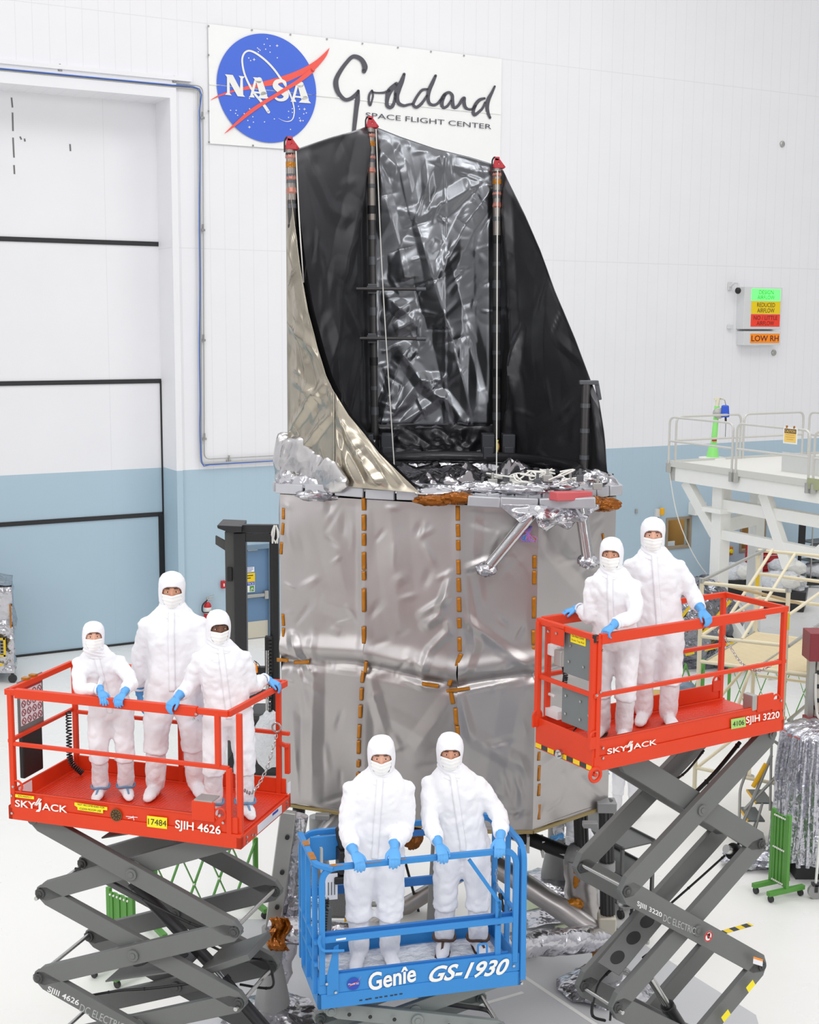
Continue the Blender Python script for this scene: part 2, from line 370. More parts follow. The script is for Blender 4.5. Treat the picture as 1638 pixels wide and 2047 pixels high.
lf = [o for o in col.objects if o.parent == door1 and o.name.startswith('leaf')][0]
for q in (((23, 195), (25, 215)), ((25, 225), (26, 262)), ((26, 275), (28, 315)), ((40, 273), (43, 279)), ((49, 277), (50, 283)), ((140, 288), (141, 302)), ((28, 330), (29, 348))):
    a, b = (V((PW(x, y, -.897)[0], .897, PW(x, y, -.897)[1])) for x, y in q); k = MB(); k.beam(a, b, .035, .004, up=(0, 1, 0)); k.build('scuff_mark', M_scuff, lf, smooth=False)
# blue door behind the lift truck
M_door = mat('blue_door_paint', (104, 136, 170), .45, var=.03)
M_frame = mat('door_frame_paint', (112, 136, 156), .5)
k = MB(); k.bb((DR[0], .06, .01), (DR[1], .11, DR[2])); door2 = wall_obj('door_2', k, M_door, smooth=False); struct(door2)
k = MB(); k.bb((DR[1] - .02, -.05, 0), (DR[1] + .09, .12, DR[2] + .09)); k.bb((DR[0] - .09, -.05, 0), (DR[0] + .02, .12, DR[2] + .09)); k.bb((DR[0], -.05, DR[2] - .02), (DR[1], .12, DR[2] + .09)); k.build('door_frame', M_frame, door2, smooth=False, bevel=.008)
k = MB(); zk = PW(510, 1243)[1]; k.bb((DR[0] + .03, .035, .02), (DR[1] - .03, .06, zk)); k.build('kick_plate', mat('beige_plate', (206, 200, 182), .45), door2, smooth=False)
k = MB(); zb_ = PW(515, 1191)[1]; k.bb((DR[0] + .1, -.04, zb_ - .03), (DR[1] - .1, .03, zb_ + .05)); k.bb((DR[1] - .14, -.06, zb_ - .09), (DR[1] - .04, .06, zb_ + .11)); k.build('push_bar', M_alu, door2, bevel=.01)
k = MB(); zc = PW(500, 1098)[1]; k.bb((DR[0] + .35, .0, zc - .04), (DR[0] + .6, .06, zc + .04)); k.beam((DR[0] + .5, -.02, zc + .02), (DR[1] - .15, -.02, zc + .05), .02, .03); k.build('door_closer', M_alu, door2)
def wall_label(parent, x0, y0, x1, y1, off, m, name, th=.004):
    a, b = PW(x0, y0, off), PW(x1, y1, off); q = MB(); wrect(q, a, b, off, th); return q.build(name, m, parent, smooth=False), a, b
M_paper = mat('white_paper', (240, 240, 236), .7)
M_royal = mat('royal_blue_print', (40, 72, 176), .6)
_, a, b = wall_label(door2, 484, 1135, 508.5, 1143, -.05, M_paper, 'paper_sign')
k = MB()
for i in range(3): k.bb((a[0] + .08, .044, a[1] - .03 - i * .035), (b[0] - .03 - .04 * (i == 2), .046, a[1] - .018 - i * .035))
k.build('print', M_royal, door2)
_, a, b = wall_label(door2, 484, 1147, 510, 1162, -.05, mat('yellow_sign', (244, 206, 20), .5), 'yellow_sign')
k = MB(); k.text('CLEAN ROOM', (a[0] + .05, .044, (a[1] * .45 + b[1] * .55)), (b[0] - a[0] - .1, 0, 0), (0, 0, .045)); k.text('NO EXIT', (a[0] + .1, .044, b[1] + .03), (b[0] - a[0] - .2, 0, 0), (0, 0, .04)) if False else None
for i in range(2): k.bb((a[0] + .09, .044, a[1] - .07 - i * .06), (b[0] - .05 - i * .06, .0455, a[1] - .052 - i * .06))
k = MB()
for i in range(2): k.bb((a[0] + .09, .043, a[1] - .07 - i * .06), (b[0] - .05 - i * .06, .0455, a[1] - .05 - i * .06))
k.build('print', M_black_txt, door2)
_, a, b = wall_label(door2, 484, 1164, 509.5, 1183, -.05, M_paper, 'notice_sign')
k = MB(); wrect(k, (a[0] + .01, a[1] - .01), (b[0] - .01, a[1] - .095), -.046, .004); k.build('notice_header', M_royal, door2, smooth=False)
k = MB(); k.text('NOTICE', (a[0] + .02, .038, a[1] - .082), (b[0] - a[0] - .05, 0, 0), (0, 0, .058), .01); k.build('lettering', M_white, door2)
k = MB(); k.bb((b[0] - .13, .042, b[1] + .02), (b[0] - .02, .045, a[1] - .11)); k.build('green_square', M_green, door2, smooth=False)
k = MB(); k.tube(spline([(b[0] - .1, .04, b[1] + .03), (b[0] - .09, .04, b[1] + .08), (b[0] - .06, .04, b[1] + .1), (b[0] - .05, .04, b[1] + .05)]), .009, 6); k.build('pictogram', M_white, door2)
# windows of the rooms behind the wall
M_wframe = mat('bronze_window_frame', (150, 138, 120), .45)
M_room = mat('warm_room_wall', (196, 172, 132), .7, var=.1, scale=2)
M_glow = mat('room_ceiling_lamp', (255, 236, 200), .6, emit=(255, 226, 170), estr=3.2)
M_glass = bpy.data.materials.new('window_glass'); M_glass.use_nodes = True
gb = M_glass.node_tree.nodes['Principled BSDF']; gb.inputs['Base Color'].default_value = (.85, .9, .95, 1); gb.inputs['Roughness'].default_value = .03; gb.inputs['Transmission Weight'].default_value = 1.0; gb.inputs['IOR'].default_value = 1.02
MATS['window_glass'] = M_glass
for i, (a, b) in enumerate((WIN1, WIN2)):
    s0, s1, z0, z1 = min(a[0], b[0]), max(a[0], b[0]), min(a[1], b[1]), max(a[1], b[1]); w = .055
    k = MB(); k.bb((s0 - w, -.03, z0 - w), (s0 + .02, .1, z1 + w)); k.bb((s1 - .02, -.03, z0 - w), (s1 + w, .1, z1 + w)); k.bb((s0, -.03, z1 - .02), (s1, .1, z1 + w)); k.bb((s0, -.03, z0 - w), (s1, .1, z0 + .02))
    win = wall_obj('window_%d' % (i + 1), k, M_wframe, bevel=.008); struct(win)
    k = MB(); k.bb((s0, .03, z0), (s1, .036, z1)); k.build('pane', M_glass, win, smooth=False)
    k = MB(); k.add([(s0 - .6, 2.4, z0 - .8), (s1 + .6, 2.4, z0 - .8), (s1 + .6, 2.4, z1 + .7), (s0 - .6, 2.4, z1 + .7), (s0 - .6, .23, z0 - .8), (s1 + .6, .23, z0 - .8), (s1 + .6, .23, z1 + .7), (s0 - .6, .23, z1 + .7)], [(0, 1, 2, 3), (0, 4, 7, 3), (1, 5, 6, 2), (3, 2, 6, 7), (0, 1, 5, 4)])
    k.build('room_shell', M_room, win, smooth=False)
    k = MB(); k.bb((s0 - .4, .5, z1 + .62), (s1 + .4, 1.7, z1 + .66)); k.build('room_lamp', M_glow, win, smooth=False)
    k = MB(); k.bb((s0 + .15, 1.9, z0 - .8), (s0 + .75, 2.38, z1 - .15)); k.build('room_screen', M_dark, win, smooth=False)
    k = MB(); k.bb((s1 - .2, 1.2, z0 - .8), (s1 + .05, 1.26, z1 + .6)); k.bb((s1 + .2, 1.6, z0 - .8), (s1 + .3, 1.66, z1 + .6)); k.build('room_partition', M_wframe, win, smooth=False)
    if i == 0: k = MB(); k.bb((s0 + .03, .1, z0), (s0 + .38, .12, z0 + .16)); k.build('room_paper', M_paper, win, smooth=False)
# pipes over and beside the hangar door
cd = wempty('conduit_run', 'grey conduit with blue cable running over and down beside the hangar door', 'conduit')
def wpath(px, off): return [wq(x, y, off) for x, y in px]
k = MB(); k.tube(fillet(wpath([(-60, 134), (398, 178), (402, 928), (600, 917)], .06), .12), .028, 8); k.build('pipe', M_alu, cd)
k = MB(); k.tube(fillet(wpath([(-60, 127), (405.5, 172), (408.5, 918), (600, 908)], .05), .15), .012, 8); k.build('thin_pipe', M_alu, cd)
k = MB(); pts = []
for i, p in enumerate(wpath([(x, 131 + 44 * (x + 60) / 455) for x in range(-60, 390, 45)] + [(399, 178)] + [(399.5 + .7 * math.sin(y / 40), y) for y in range(220, 900, 40)] + [(404, 926), (420, 929)] + [(x, 929 - (x - 420) * .06) for x in range(460, 610, 40)], .1)): pts.append(p)
k.tube(spline(pts, 3), .014, 6); k.build('cable', mat('blue_cable', (70, 108, 190), .5), cd)
for x, y in [(119, 141), (347, 164), (404, 236), (405, 460), (406, 680), (408, 877), (457, 921)]:
    k = MB(); p = wq(x, y, .03); k.box(p, (.1, .08, .05)); k.box(p + V((0, -.03, .06)), (.03, .05, .14)); k.build('clip', M_steel, cd)

# ------------------------------------------------------------ banner
ban = wempty('banner', 'white wall banner with round blue emblem and grey script lettering', 'banner')
TL, BL, TR = PW(415, 48), PW(416, 287), PW(1002, 122)
s0, s1, z0, z1 = TL[0], TR[0], BL[1], TL[1]
k = MB(); k.grid([[(s0 + (s1 - s0) * i / 60, -.035 - .012 * nz((i * .3, j * .3, 0), .9) * (0 < j < 12), z0 + (z1 - z0) * j / 12) for i in range(61)] for j in range(13)])
k.build('sheet', mat('white_vinyl', (243, 243, 242), .45, bump=.25, bscale=2.5, bdist=.06), ban, fix=False)
k = MB(); zm = PW(415, 169)[1]; k.beam((s0, -.052, zm), (s1, -.052, PW(1000, 229)[1]), .012, .02); k.build('seam', M_paper, ban)
for x, y in [(417, 52), (504, 60), (581, 69), (654, 78), (725, 87), (796, 95), (862, 103), (928, 111), (417, 110), (417, 222), (418, 284), (506, 291)]:
    k = MB(); p = wq(x, y, .05); k.cyl(p + V((0, .01, 0)), p - V((0, .006, 0)), .022, n=10); k.build('grommet', M_steel, ban)
def zpt(q, o, sc, off): return wq(o[0] + q[0] * sc, o[1] + q[1] * sc, off)
def stroke(mb, pts, o, sc, off, n=6):       # pts: (x, y, width)
    c = spline([(p[0], p[1], p[2]) for p in pts], n); L, Q = ribbon([(p.x, p.y) for p in c], [max(1.5, p.z) for p in c])
    vs = [zpt(q, o, sc, off) for q in L] + [zpt(q, o, sc, off) for q in Q]; m = len(L)
    mb.add(vs, [(i, i + 1, m + i + 1, m + i) for i in range(m - 1)])
    for e_ in (0, -1):                       # round ends
        p = c[e_]; r = max(1.5, p.z) / 2; mb.add([zpt((p.x + r * math.cos(t * math.pi / 6), p.y + r * math.sin(t * math.pi / 6)), o, sc, off) for t in range(12)], [tuple(range(12))])
LO, LS = (415, 55), 250 / 1638
l, r_, t_, b_ = (PW(415 + x * LS, 55 + y * LS, .045) for x, y in ((118, 735), (1422, 870), (720, 78), (845, 1513)))
ec = ((l[0] + r_[0]) / 2, (t_[1] + b_[1]) / 2); ers, erz = (r_[0] - l[0]) / 2, (t_[1] - b_[1]) / 2
k = MB(); k.add([(ec[0] + ers * math.cos(a * math.pi / 48), -.058, ec[1] + erz * math.sin(a * math.pi / 48)) for a in range(96)], [tuple(range(96))])
M_embl = mat('emblem_blue', (70, 108, 216), .5, var=.05, scale=.5); k.build('emblem_disc', M_embl, ban, smooth=False)
k = MB()
stroke(k, [(800, 1105, 40), (750, 1030, 38), (690, 950, 32), (620, 870, 28), (540, 735, 26), (480, 590, 24), (455, 450, 24), (465, 370, 24), (500, 320, 24), (555, 305, 24), (640, 340, 26), (760, 430, 26), (870, 545, 26), (960, 670, 26), (1040, 790, 24), (1100, 920, 20), (1135, 1060, 16), (1130, 1160, 14), (1100, 1215, 12), (1040, 1232, 9), (980, 1215, 5), (930, 1188, 2)], LO, LS, .068)
k.build('emblem_orbit', M_white, ban, smooth=False)
k = MB(); M_eml = mat('emblem_red', (240, 92, 80), .5)
up = spline([(42, 945), (130, 893), (235, 850), (320, 825), (440, 795), (560, 752), (700, 715), (850, 675), (1000, 630), (1150, 575), (1300, 505), (1420, 430), (1520, 345), (1602, 262)], 4)
lo = spline([(48, 948), (150, 905), (300, 857), (400, 832), (560, 808), (720, 775), (860, 755), (1040, 712), (1180, 650), (1300, 600), (1400, 555), (1480, 475), (1560, 370), (1602, 262)], 4)
k.add([zpt(p, LO, LS, .064) for p in up] + [zpt(p, LO, LS, .064) for p in lo], [(i, i + 1, len(up) + i + 1, len(up) + i) for i in range(len(up) - 1)])
stroke(k, [(228, 1385, 6), (340, 1290, 30), (540, 1120, 50), (720, 995, 48), (900, 885, 48), (1050, 790, 50), (1180, 710, 55), (1300, 620, 60), (1380, 555, 60)], LO, LS, .078)
k.build('emblem_swoosh', M_eml, ban, smooth=False)
k = MB(); k.add([zpt(p, LO, LS, .072) for p in [(228, 612), (332, 622), (425, 800), (432, 665), (408, 632), (488, 642), (462, 672), (468, 880), (492, 908), (395, 900), (290, 715), (292, 860), (318, 890), (230, 880), (255, 855), (255, 650)]], [tuple(range(16))])
for dx, dy in ((0, 0), (545, 58)):
    stroke(k, [(630 + dx, 690 + dy, 32), (575 + dx, 895 + dy, 34)], LO, LS, .072); stroke(k, [(675 + dx, 690 + dy, 80), (735 + dx, 885 + dy, 95)], LO, LS, .072)
    for q in ([(595, 650), (705, 660), (705, 700), (635, 700)], [(540, 912), (618, 918), (605, 885), (572, 880)], [(650, 925), (812, 935), (782, 900), (690, 885)], [(605, 835), (700, 845), (700, 868), (600, 858)]):
        k.add([zpt((x + dx, y + dy), LO, LS, .0725) for x, y in q], [(0, 1, 2, 3)])
stroke(k, [(1030, 760, 18), (1010, 715, 36), (960, 698, 44), (905, 715, 62), (893, 765, 76), (940, 812, 82), (1005, 850, 88), (1030, 898, 72), (1000, 940, 46), (940, 948, 34), (895, 925, 28), (872, 885, 16)], LO, LS, .072)
k.build('emblem_letters', M_white, ban, smooth=False)
k = MB()
for x, y in [(783, 147), (743, 220), (819, 240), (762, 284), (655, 268), (672, 283), (689, 297), (666, 317), (820, 323), (915, 396), (540, 399), (565, 433), (549, 928), (551, 1065), (303, 1085), (376, 1085), (368, 1125), (395, 1150), (481, 1128), (594, 1169), (529, 1218), (602, 1239), (748, 1236), (876, 1197), (1087, 1335), (1062, 1098), (1112, 1063), (1112, 1113), (1062, 1178), (1192, 1032), (1205, 1069), (1295, 1118), (1261, 1130), (1205, 1185), (1252, 1220)]:
    k.add([zpt((x + 8 * math.cos(t * math.pi / 4), y + 8 * math.sin(t * math.pi / 4)), LO, LS, .066) for t in range(8)], [tuple(range(8))])
for x, y in [(912, 238), (611, 420), (549, 1305), (1271, 1069), (1217, 1220)]:
    k.add([zpt((x + (22 if t % 2 == 0 else 7) * math.cos(t * math.pi / 4), y + (22 if t % 2 == 0 else 7) * math.sin(t * math.pi / 4)), LO, LS, .066) for t in range(8)], [tuple(range(8))])
k.build('emblem_star_pattern', M_white, ban, smooth=False)
k = MB(); GO, GS = (660, 100), 340 / 1638
for st in ([(328, 205, 42), (337, 160, 52), (310, 100, 45), (265, 68, 42), (215, 66, 38), (160, 120, 36), (105, 195, 40), (65, 270, 45), (57, 330, 50), (75, 400, 44), (110, 450, 38), (150, 478, 36), (195, 470, 36), (240, 440, 40), (268, 408, 34), (274, 392, 24)],
           [(272, 395, 28), (265, 480, 48), (255, 560, 44), (245, 650, 42), (233, 760, 38), (228, 820, 36)],
           [(405, 390, 20), (380, 430, 22), (374, 490, 22), (386, 530, 24), (400, 500, 20), (415, 440, 18), (408, 395, 18)],
           [(410, 405, 20), (450, 412, 18), (520, 410, 22), (570, 390, 30)],
           [(715, 232, 28), (692, 300, 45), (655, 380, 60), (642, 450, 50), (660, 510, 38), (710, 535, 28), (760, 525, 24), (795, 520, 24)],
           [(640, 325, 36), (575, 395, 56), (552, 470, 40), (550, 530, 36), (575, 552, 34), (602, 540, 34), (622, 490, 28), (632, 420, 24)],
           [(1018, 247, 26), (990, 310, 36), (955, 390, 40), (945, 460, 34), (957, 510, 30), (990, 530, 28), (1030, 520, 26), (1070, 480, 30)],
           [(940, 378, 22), (890, 385, 26), (850, 430, 26), (815, 490, 28), (803, 528, 28), (832, 550, 30), (870, 528, 30), (902, 490, 26), (935, 440, 24)],
           [(1070, 480, 30), (1105, 430, 32), (1147, 408, 26), (1178, 435, 30), (1180, 480, 34), (1185, 530, 34), (1200, 558, 28), (1240, 530, 28), (1277, 472, 30), (1297, 462, 26), (1292, 500, 34), (1302, 545, 32), (1330, 570, 26), (1372, 570, 26), (1400, 540, 28)],
           [(1105, 430, 34), (1078, 500, 38), (1090, 555, 28), (1130, 540, 26), (1168, 485, 20)],
           [(1490, 465, 22), (1440, 482, 32), (1400, 530, 34), (1380, 590, 34), (1393, 625, 28), (1430, 600, 28), (1470, 560, 24), (1495, 505, 22)],
           [(1588, 350, 20), (1560, 410, 28), (1525, 480, 40), (1515, 550, 36), (1525, 610, 30), (1543, 652, 24)]):
    stroke(k, st, GO, GS, .06)
M_script = mat('script_grey_ink', (84, 82, 90), .6); k.build('script_lettering', M_script, ban, smooth=False)
o_, x_, y_ = zpt((345, 650), GO, GS, .06), zpt((1555, 763), GO, GS, .06), zpt((345, 600), GO, GS, .06)
k = MB(); k.text('SPACE FLIGHT CENTER', o_, x_ - o_, y_ - o_); k.build('caption_lettering', M_script, ban, smooth=False)

# ------------------------------------------------------------ small things on the wall
M_box = mat('light_grey_box', (216, 217, 217), .5)
def signbox(name, label, x0, y0, x1, y1, dep): 
    t = wempty(name, label, 'sign'); a, b = PW(x0, y0, dep), PW(x1, y1, dep); k = MB(); wrect(k, a, b, 0.0, dep); k.build('housing', M_box, t, bevel=.012, smooth=False); return t
def sgn(t, x0, y0, x1, y1, off, m, name, lines, tm, bold=.0):
    a, b = PW(x0, y0, off), PW(x1, y1, off); k = MB(); wrect(k, a, b, off, .01); p = k.build(name, m, t, smooth=False)
    k = MB(); n = len(lines); W = b[0] - a[0]; H = a[1] - b[1]
    for i, (tx, fr) in enumerate(lines):
        hh = H * (.62 if n == 1 else .34); zz = b[1] + (H * (n - i) / n - H / n / 2) - hh / 2 + (0 if n == 1 else (.03 * H if i else -.03 * H))
        k.text(tx, (a[0] + W * (1 - fr) / 2, -off - .014, zz), (W * fr, 0, 0), (0, 0, hh), bold)
    k.build('lettering', tm, p, smooth=False)
M_sy = mat('sign_yellow', (240, 208, 0), .5); M_sr = mat('sign_red', (246, 62, 36), .5); M_so = mat('sign_orange', (255, 146, 22), .5)
M_sg = mat('sign_lit_green', (60, 240, 80), .5, emit=(120, 255, 130), estr=1.1); M_sgt = mat('sign_green_text', (20, 140, 30), .5); M_srt = mat('sign_dark_text', (110, 30, 26), .6)
s = signbox('airflow_sign', 'tall grey sign box reading DESIGN REDUCED and NO / LITTLE AIRFLOW in green yellow red', 1490, 573, 1562, 658, .3)
sgn(s, 1503.5, 577, 1560, 601.5, .3, M_sg, 'lit_panel', [('DESIGN', .5), ('AIRFLOW', .6)], M_sgt, .0)
sgn(s, 1503, 602, 1559.5, 628, .3, M_sy, 'caution_panel', [('REDUCED', .62), ('AIRFLOW', .6)], mat('sign_brown_text', (92, 64, 20), .6))
sgn(s, 1502, 628.3, 1558.5, 653, .3, M_sr, 'warning_panel', [('NO / LITTLE', .82), ('AIRFLOW', .6)], M_srt)
s = signbox('humidity_sign', 'low grey sign box with orange panel reading LOW RH', 1488.5, 662, 1561, 690, .3)
sgn(s, 1501, 667, 1558, 685.5, .3, M_so, 'orange_panel', [('LOW RH', .94)], M_srt, .01)
t = wempty('security_camera', 'black dome camera on white arm left of the airflow sign', 'camera')
p = wq(1476, 581, .25); k = MB(); k.ell(p, (.085, .085, .095)); k.build('dome', M_black, t)
k = MB(); k.tube(fillet([p + V((-.12, .2, .12)), p + V((-.1, .02, .24)), p + V((0, 0, .2)), p + V((0, 0, .05))], .1), .035, 8); k.bb(p + V((-.17, .19, .02)), p + V((-.05, .235, .24))); k.build('bracket', M_box, t)
def wallbox(name, label, cat, x0, y0, x1, y1, dep, m=M_box):
    a, b = PW(x0, y0, dep), PW(x1, y1, dep); k = MB(); wrect(k, a, b, 0, dep); return tag(wall_obj(name, k, m, bevel=.01, smooth=False), label, cat)
wallbox('junction_box', 'small grey junction box below the dome camera', 'box', 1458.5, 649, 1467, 657.5, .1)
for nm, lab, x, y in (('wall_sensor', 'round grey wall sensor under the LOW RH sign', 1547, 705), ('wall_sensor', 'round grey wall sensor high above the airflow sign', 1564, 288)):
    p = wq(x, y, 0); k = MB(); k.lathe([(.09, 0), (.09, .03), (.06, .06)], (0, 0, 0), 16, (0, -1, 0)); o = k.build(nm, M_alu); o.location = WP(p.x, p.z); o.rotation_euler = (0, 0, WA); tag(o, lab, 'sensor')
wallbox('wall_speaker', 'white cabinet speaker on blue wall behind the white column', 'speaker', 1391, 1006, 1412, 1029, .3, M_whitest)
t = wempty('warning_beacon', 'yellow warning beacon on blue wall above the office window', 'beacon')
p = wq(1318, 1024, .06); k = MB(); k.box(p + V((-.05, .03, -.02)), (.14, .1, .22)); k.build('box', M_box, t)
k = MB(); k.box(p + V((.07, -.05, .02)), (.12, .1, .2)); k.build('lens', mat('amber_lens', (240, 176, 20), .3), t, bevel=.02)
k = MB(); k.tube([p + V((0, .03, -.1)), p + V((.02, .04, -1.4))], .015, 6); k.build('cord', M_dark, t)
t = wempty('call_box', 'small orange brown call box on blue wall between white columns', 'box')
p = wq(1457, 1101, .1); k = MB(); k.box(p, (.22, .16, .26)); k.build('case', mat('orange_brown', (190, 120, 60), .5), t, bevel=.02); k = MB(); k.cyl(p + V((.02, -.06, 0)), p + V((.02, -.12, 0)), .06); k.build('button', M_yellow, t)
wallbox('wall_outlet', 'tiny grey outlet on blue wall left of the office window', 'outlet', 1272, 1018, 1276, 1026, .05, M_alu)
t = wempty('fire_alarm', 'small red fire alarm pull box on blue wall', 'alarm')
a, b = PW(443.5, 1162, .08), PW(452, 1176, .08); k = MB(); wrect(k, a, b, 0, .08); k.build('case', M_safety_red, t, bevel=.01, smooth=False)
k = MB(); k.beam((a[0] + .05, -.09, a[1] - .06), (b[0] - .05, -.09, a[1] - .06), .02, .02); k.beam(((a[0] + b[0]) / 2, -.09, a[1] - .06), ((a[0] + b[0]) / 2, -.09, b[1] + .05), .025, .02); k.build('pull_handle', M_white, t)
t = wempty('fire_extinguisher', 'red fire extinguisher hanging on blue wall beside black mast', 'fire extinguisher')
p = wq(415.5, 1242, .12); q = wq(416, 1203, .12); h = q.z - p.z
k = MB(); k.lathe([(.02, 0), (.085, .01), (.088, .03), (.088, h * .8), (.075, h * .9), (.03, h)], (p.x, p.y, p.z), 18); k.build('cylinder', M_safety_red, t)
k = MB(); k.lathe([(.0885, 0), (.0885, .14)], (p.x, p.y, p.z + .2), 18); k.build('label_band', M_paper, t)
k = MB(); k.cyl((p.x, p.y, p.z + h), (p.x, p.y, p.z + h + .1), .03); k.beam((p.x - .02, p.y, p.z + h + .1), (p.x + .17, p.y - .02, p.z + h + .15), .03, .02); k.beam((p.x - .02, p.y, p.z + h + .06), (p.x + .15, p.y - .02, p.z + h + .07), .03, .02); k.build('valve_handle', M_steel, t)
k = MB(); k.tube(spline([(p.x - .02, p.y - .05, p.z + h + .05), (p.x - .14, p.y - .06, p.z + h - .05), (p.x - .15, p.y - .08, p.z + h * .55), (p.x, p.y - .12, p.z + h * .5), (p.x + .06, p.y - .12, p.z + h * .45)]), .016, 8); k.cyl((p.x + .07, p.y - .13, p.z + h * .55), (p.x + .06, p.y - .13, p.z - .06), .05, .055); k.build('hose', M_black, t)
# ============================================================ THE WRAPPED SPACE TELESCOPE
tel = thing('space_telescope', 'tall space telescope wrapped in silver blankets under a half ring of black film sails', 'telescope', (0, 0, 0))
BA, BBq, BC, BD, BE, BF, BG, BH = (-1.425, 14.7), (.52, 13.9), (1.345, 13.9), (2.27, 14.7), (2.27, 16.5), (1.4, 17.35), (-.55, 17.35), (-1.425, 16.5)
ZB, ZT, ZM = 2.14, 5.68, 3.74
def fold_field(P, segs):
    """sharp folds: each (x0, z0, x1, z1, height, width) a tent along a line, tapering to its ends"""
    out = np.zeros(len(P))
    for x0, z0, x1, z1, a, w in segs:
        d = np.array([x1 - x0, z1 - z0]); L = max(1e-6, np.hypot(*d)); d = d / L; q = P - np.array([x0, z0]); t = q @ d; e = np.abs(q[:, 0] * -d[1] + q[:, 1] * d[0])
        tc = np.clip(t / L, 0, 1); over = np.maximum(0, np.maximum(-t, t - L)); e = np.hypot(e, over)
        out += a * np.clip(1 - e / w, 0, 1) * (.35 + .65 * np.sin(np.pi * tc) ** .6)
    return out
def lerp2(a, b, t): return (a[0] + (b[0] - a[0]) * t, a[1] + (b[1] - a[1]) * t)
def sst(x): x = max(0., min(1., x)); return x * x * (3 - 2 * x)
def crumple(p, amp, f, seed):
    w = V(p) + .22 * V((nz(p, f * .7, seed + 3), nz(p, f * .7, seed + 5), nz(p, f * .7, seed + 8)))
    return amp * (.62 * ridge(w, f, seed) + .28 * ridge(w, f * 2.3, seed + 11) + .10 * ridge(w, f * 5.1, seed + 23))
def panel(name, m, p0, p1, ztop, zbot, nu, nv, amp, f, seed, parent, edge=.12, fold=0.0, inset=0.0, outward=1, solid=0.0, crease=None, folds=(), rand=(40, .4, .015, .1), sharp=60, fs=1.0):
    d = V((p1[0] - p0[0], p1[1] - p0[1], 0)); L = d.length; n = V((d.y, -d.x, 0)).normalized() * outward; k = MB(); rng = random.Random(int(seed * 977))
    U = np.repeat(np.linspace(0, 1, nu + 1)[None, :], nv + 1, 0); zb_, zt_ = np.array([zbot(u) for u in U[0]]), np.array([ztop(u) for u in U[0]]); T = np.linspace(0, 1, nv + 1)[:, None]; Z = zb_ + (zt_ - zb_) * T
    P = np.stack([U.ravel() * L, Z.ravel()], 1); z0, z1 = Z.min(), Z.max(); segs = []
    for px, a, w in folds:                   # folds seen in the photograph, as pixel paths
        q = [PV(x, y, p0, p1) for x, y in px]; q = [((v.x - p0[0]) * d.x / L + (v.y - p0[1]) * d.y / L, v.z) for v in q]
        segs += [(*q[i], *q[i + 1], a * fs, w) for i in range(len(q) - 1)]
    N, ln, ra, rw = rand
    for _ in range(N):
        x, z, t, l = rng.uniform(0, L), rng.uniform(z0, z1), rng.gauss(1.2, .9), rng.uniform(.3, 1) * ln; segs.append((x - math.cos(t) * l / 2, z - math.sin(t) * l / 2, x + math.cos(t) * l / 2, z + math.sin(t) * l / 2, ra * rng.uniform(.4, 1) * rng.choice((1, 1, -1)), rw * rng.uniform(.5, 1.3)))
    H = fold_field(P, segs)
    ss_ = lambda x: np.clip(x, 0, 1) ** 2 * (3 - 2 * np.clip(x, 0, 1))
    at = (ss_(np.minimum(U, 1 - U) * L / edge) * ss_((Z - zb_) / .1 + .15) * ss_((zt_ - Z) / .1 + .15)).ravel()
    rows = []; i_ = 0
    for j in range(nv + 1):
        r = []
        for i in range(nu + 1):
            u, z = float(U[j, i]), float(Z[j, i]); q = V((p0[0] + d.x * u, p0[1] + d.y * u, z))
            dd = (H[i_] + amp * (nz(q, f, seed) + .35 * nz(q, f * 2.6, seed + 4)) + (fold * math.sin(u * L * 5.2 + 2.2 * nz(q, .55, seed) + seed) * (.4 + .6 * (zt_[i] - z) / (zt_[i] - zb_[i] + .01)) if fold else 0)) * at[i_]
            if crease: dd += crease(u, z)
            r.append(q + n * (dd + inset)); i_ += 1
        rows.append(r)
    k.grid(rows); return k.build(name, m, parent, fix=False, solid=solid, sharp=sharp)
M1 = lerp2(BA, BBq, .487)
def crz(zc, w=.06, a=.05):
    return lambda u, z: -a * math.exp(-((z - zc(u)) / w) ** 2) + a * .9 * math.exp(-((z - zc(u) - .17) / .11) ** 2)
zca = lambda u: PV(565 + 165 * u, 1322 + 10 * u, BA, BBq).z; zcb = lambda u: PV(729 + 185 * u, 1335 + 40 * u, BA, BBq).z
zcc = lambda u: PV(915 + 157 * u, 1372 - 22 * u, BBq, BC).z; zcd = lambda u: zcc(1.0) + .05 * u
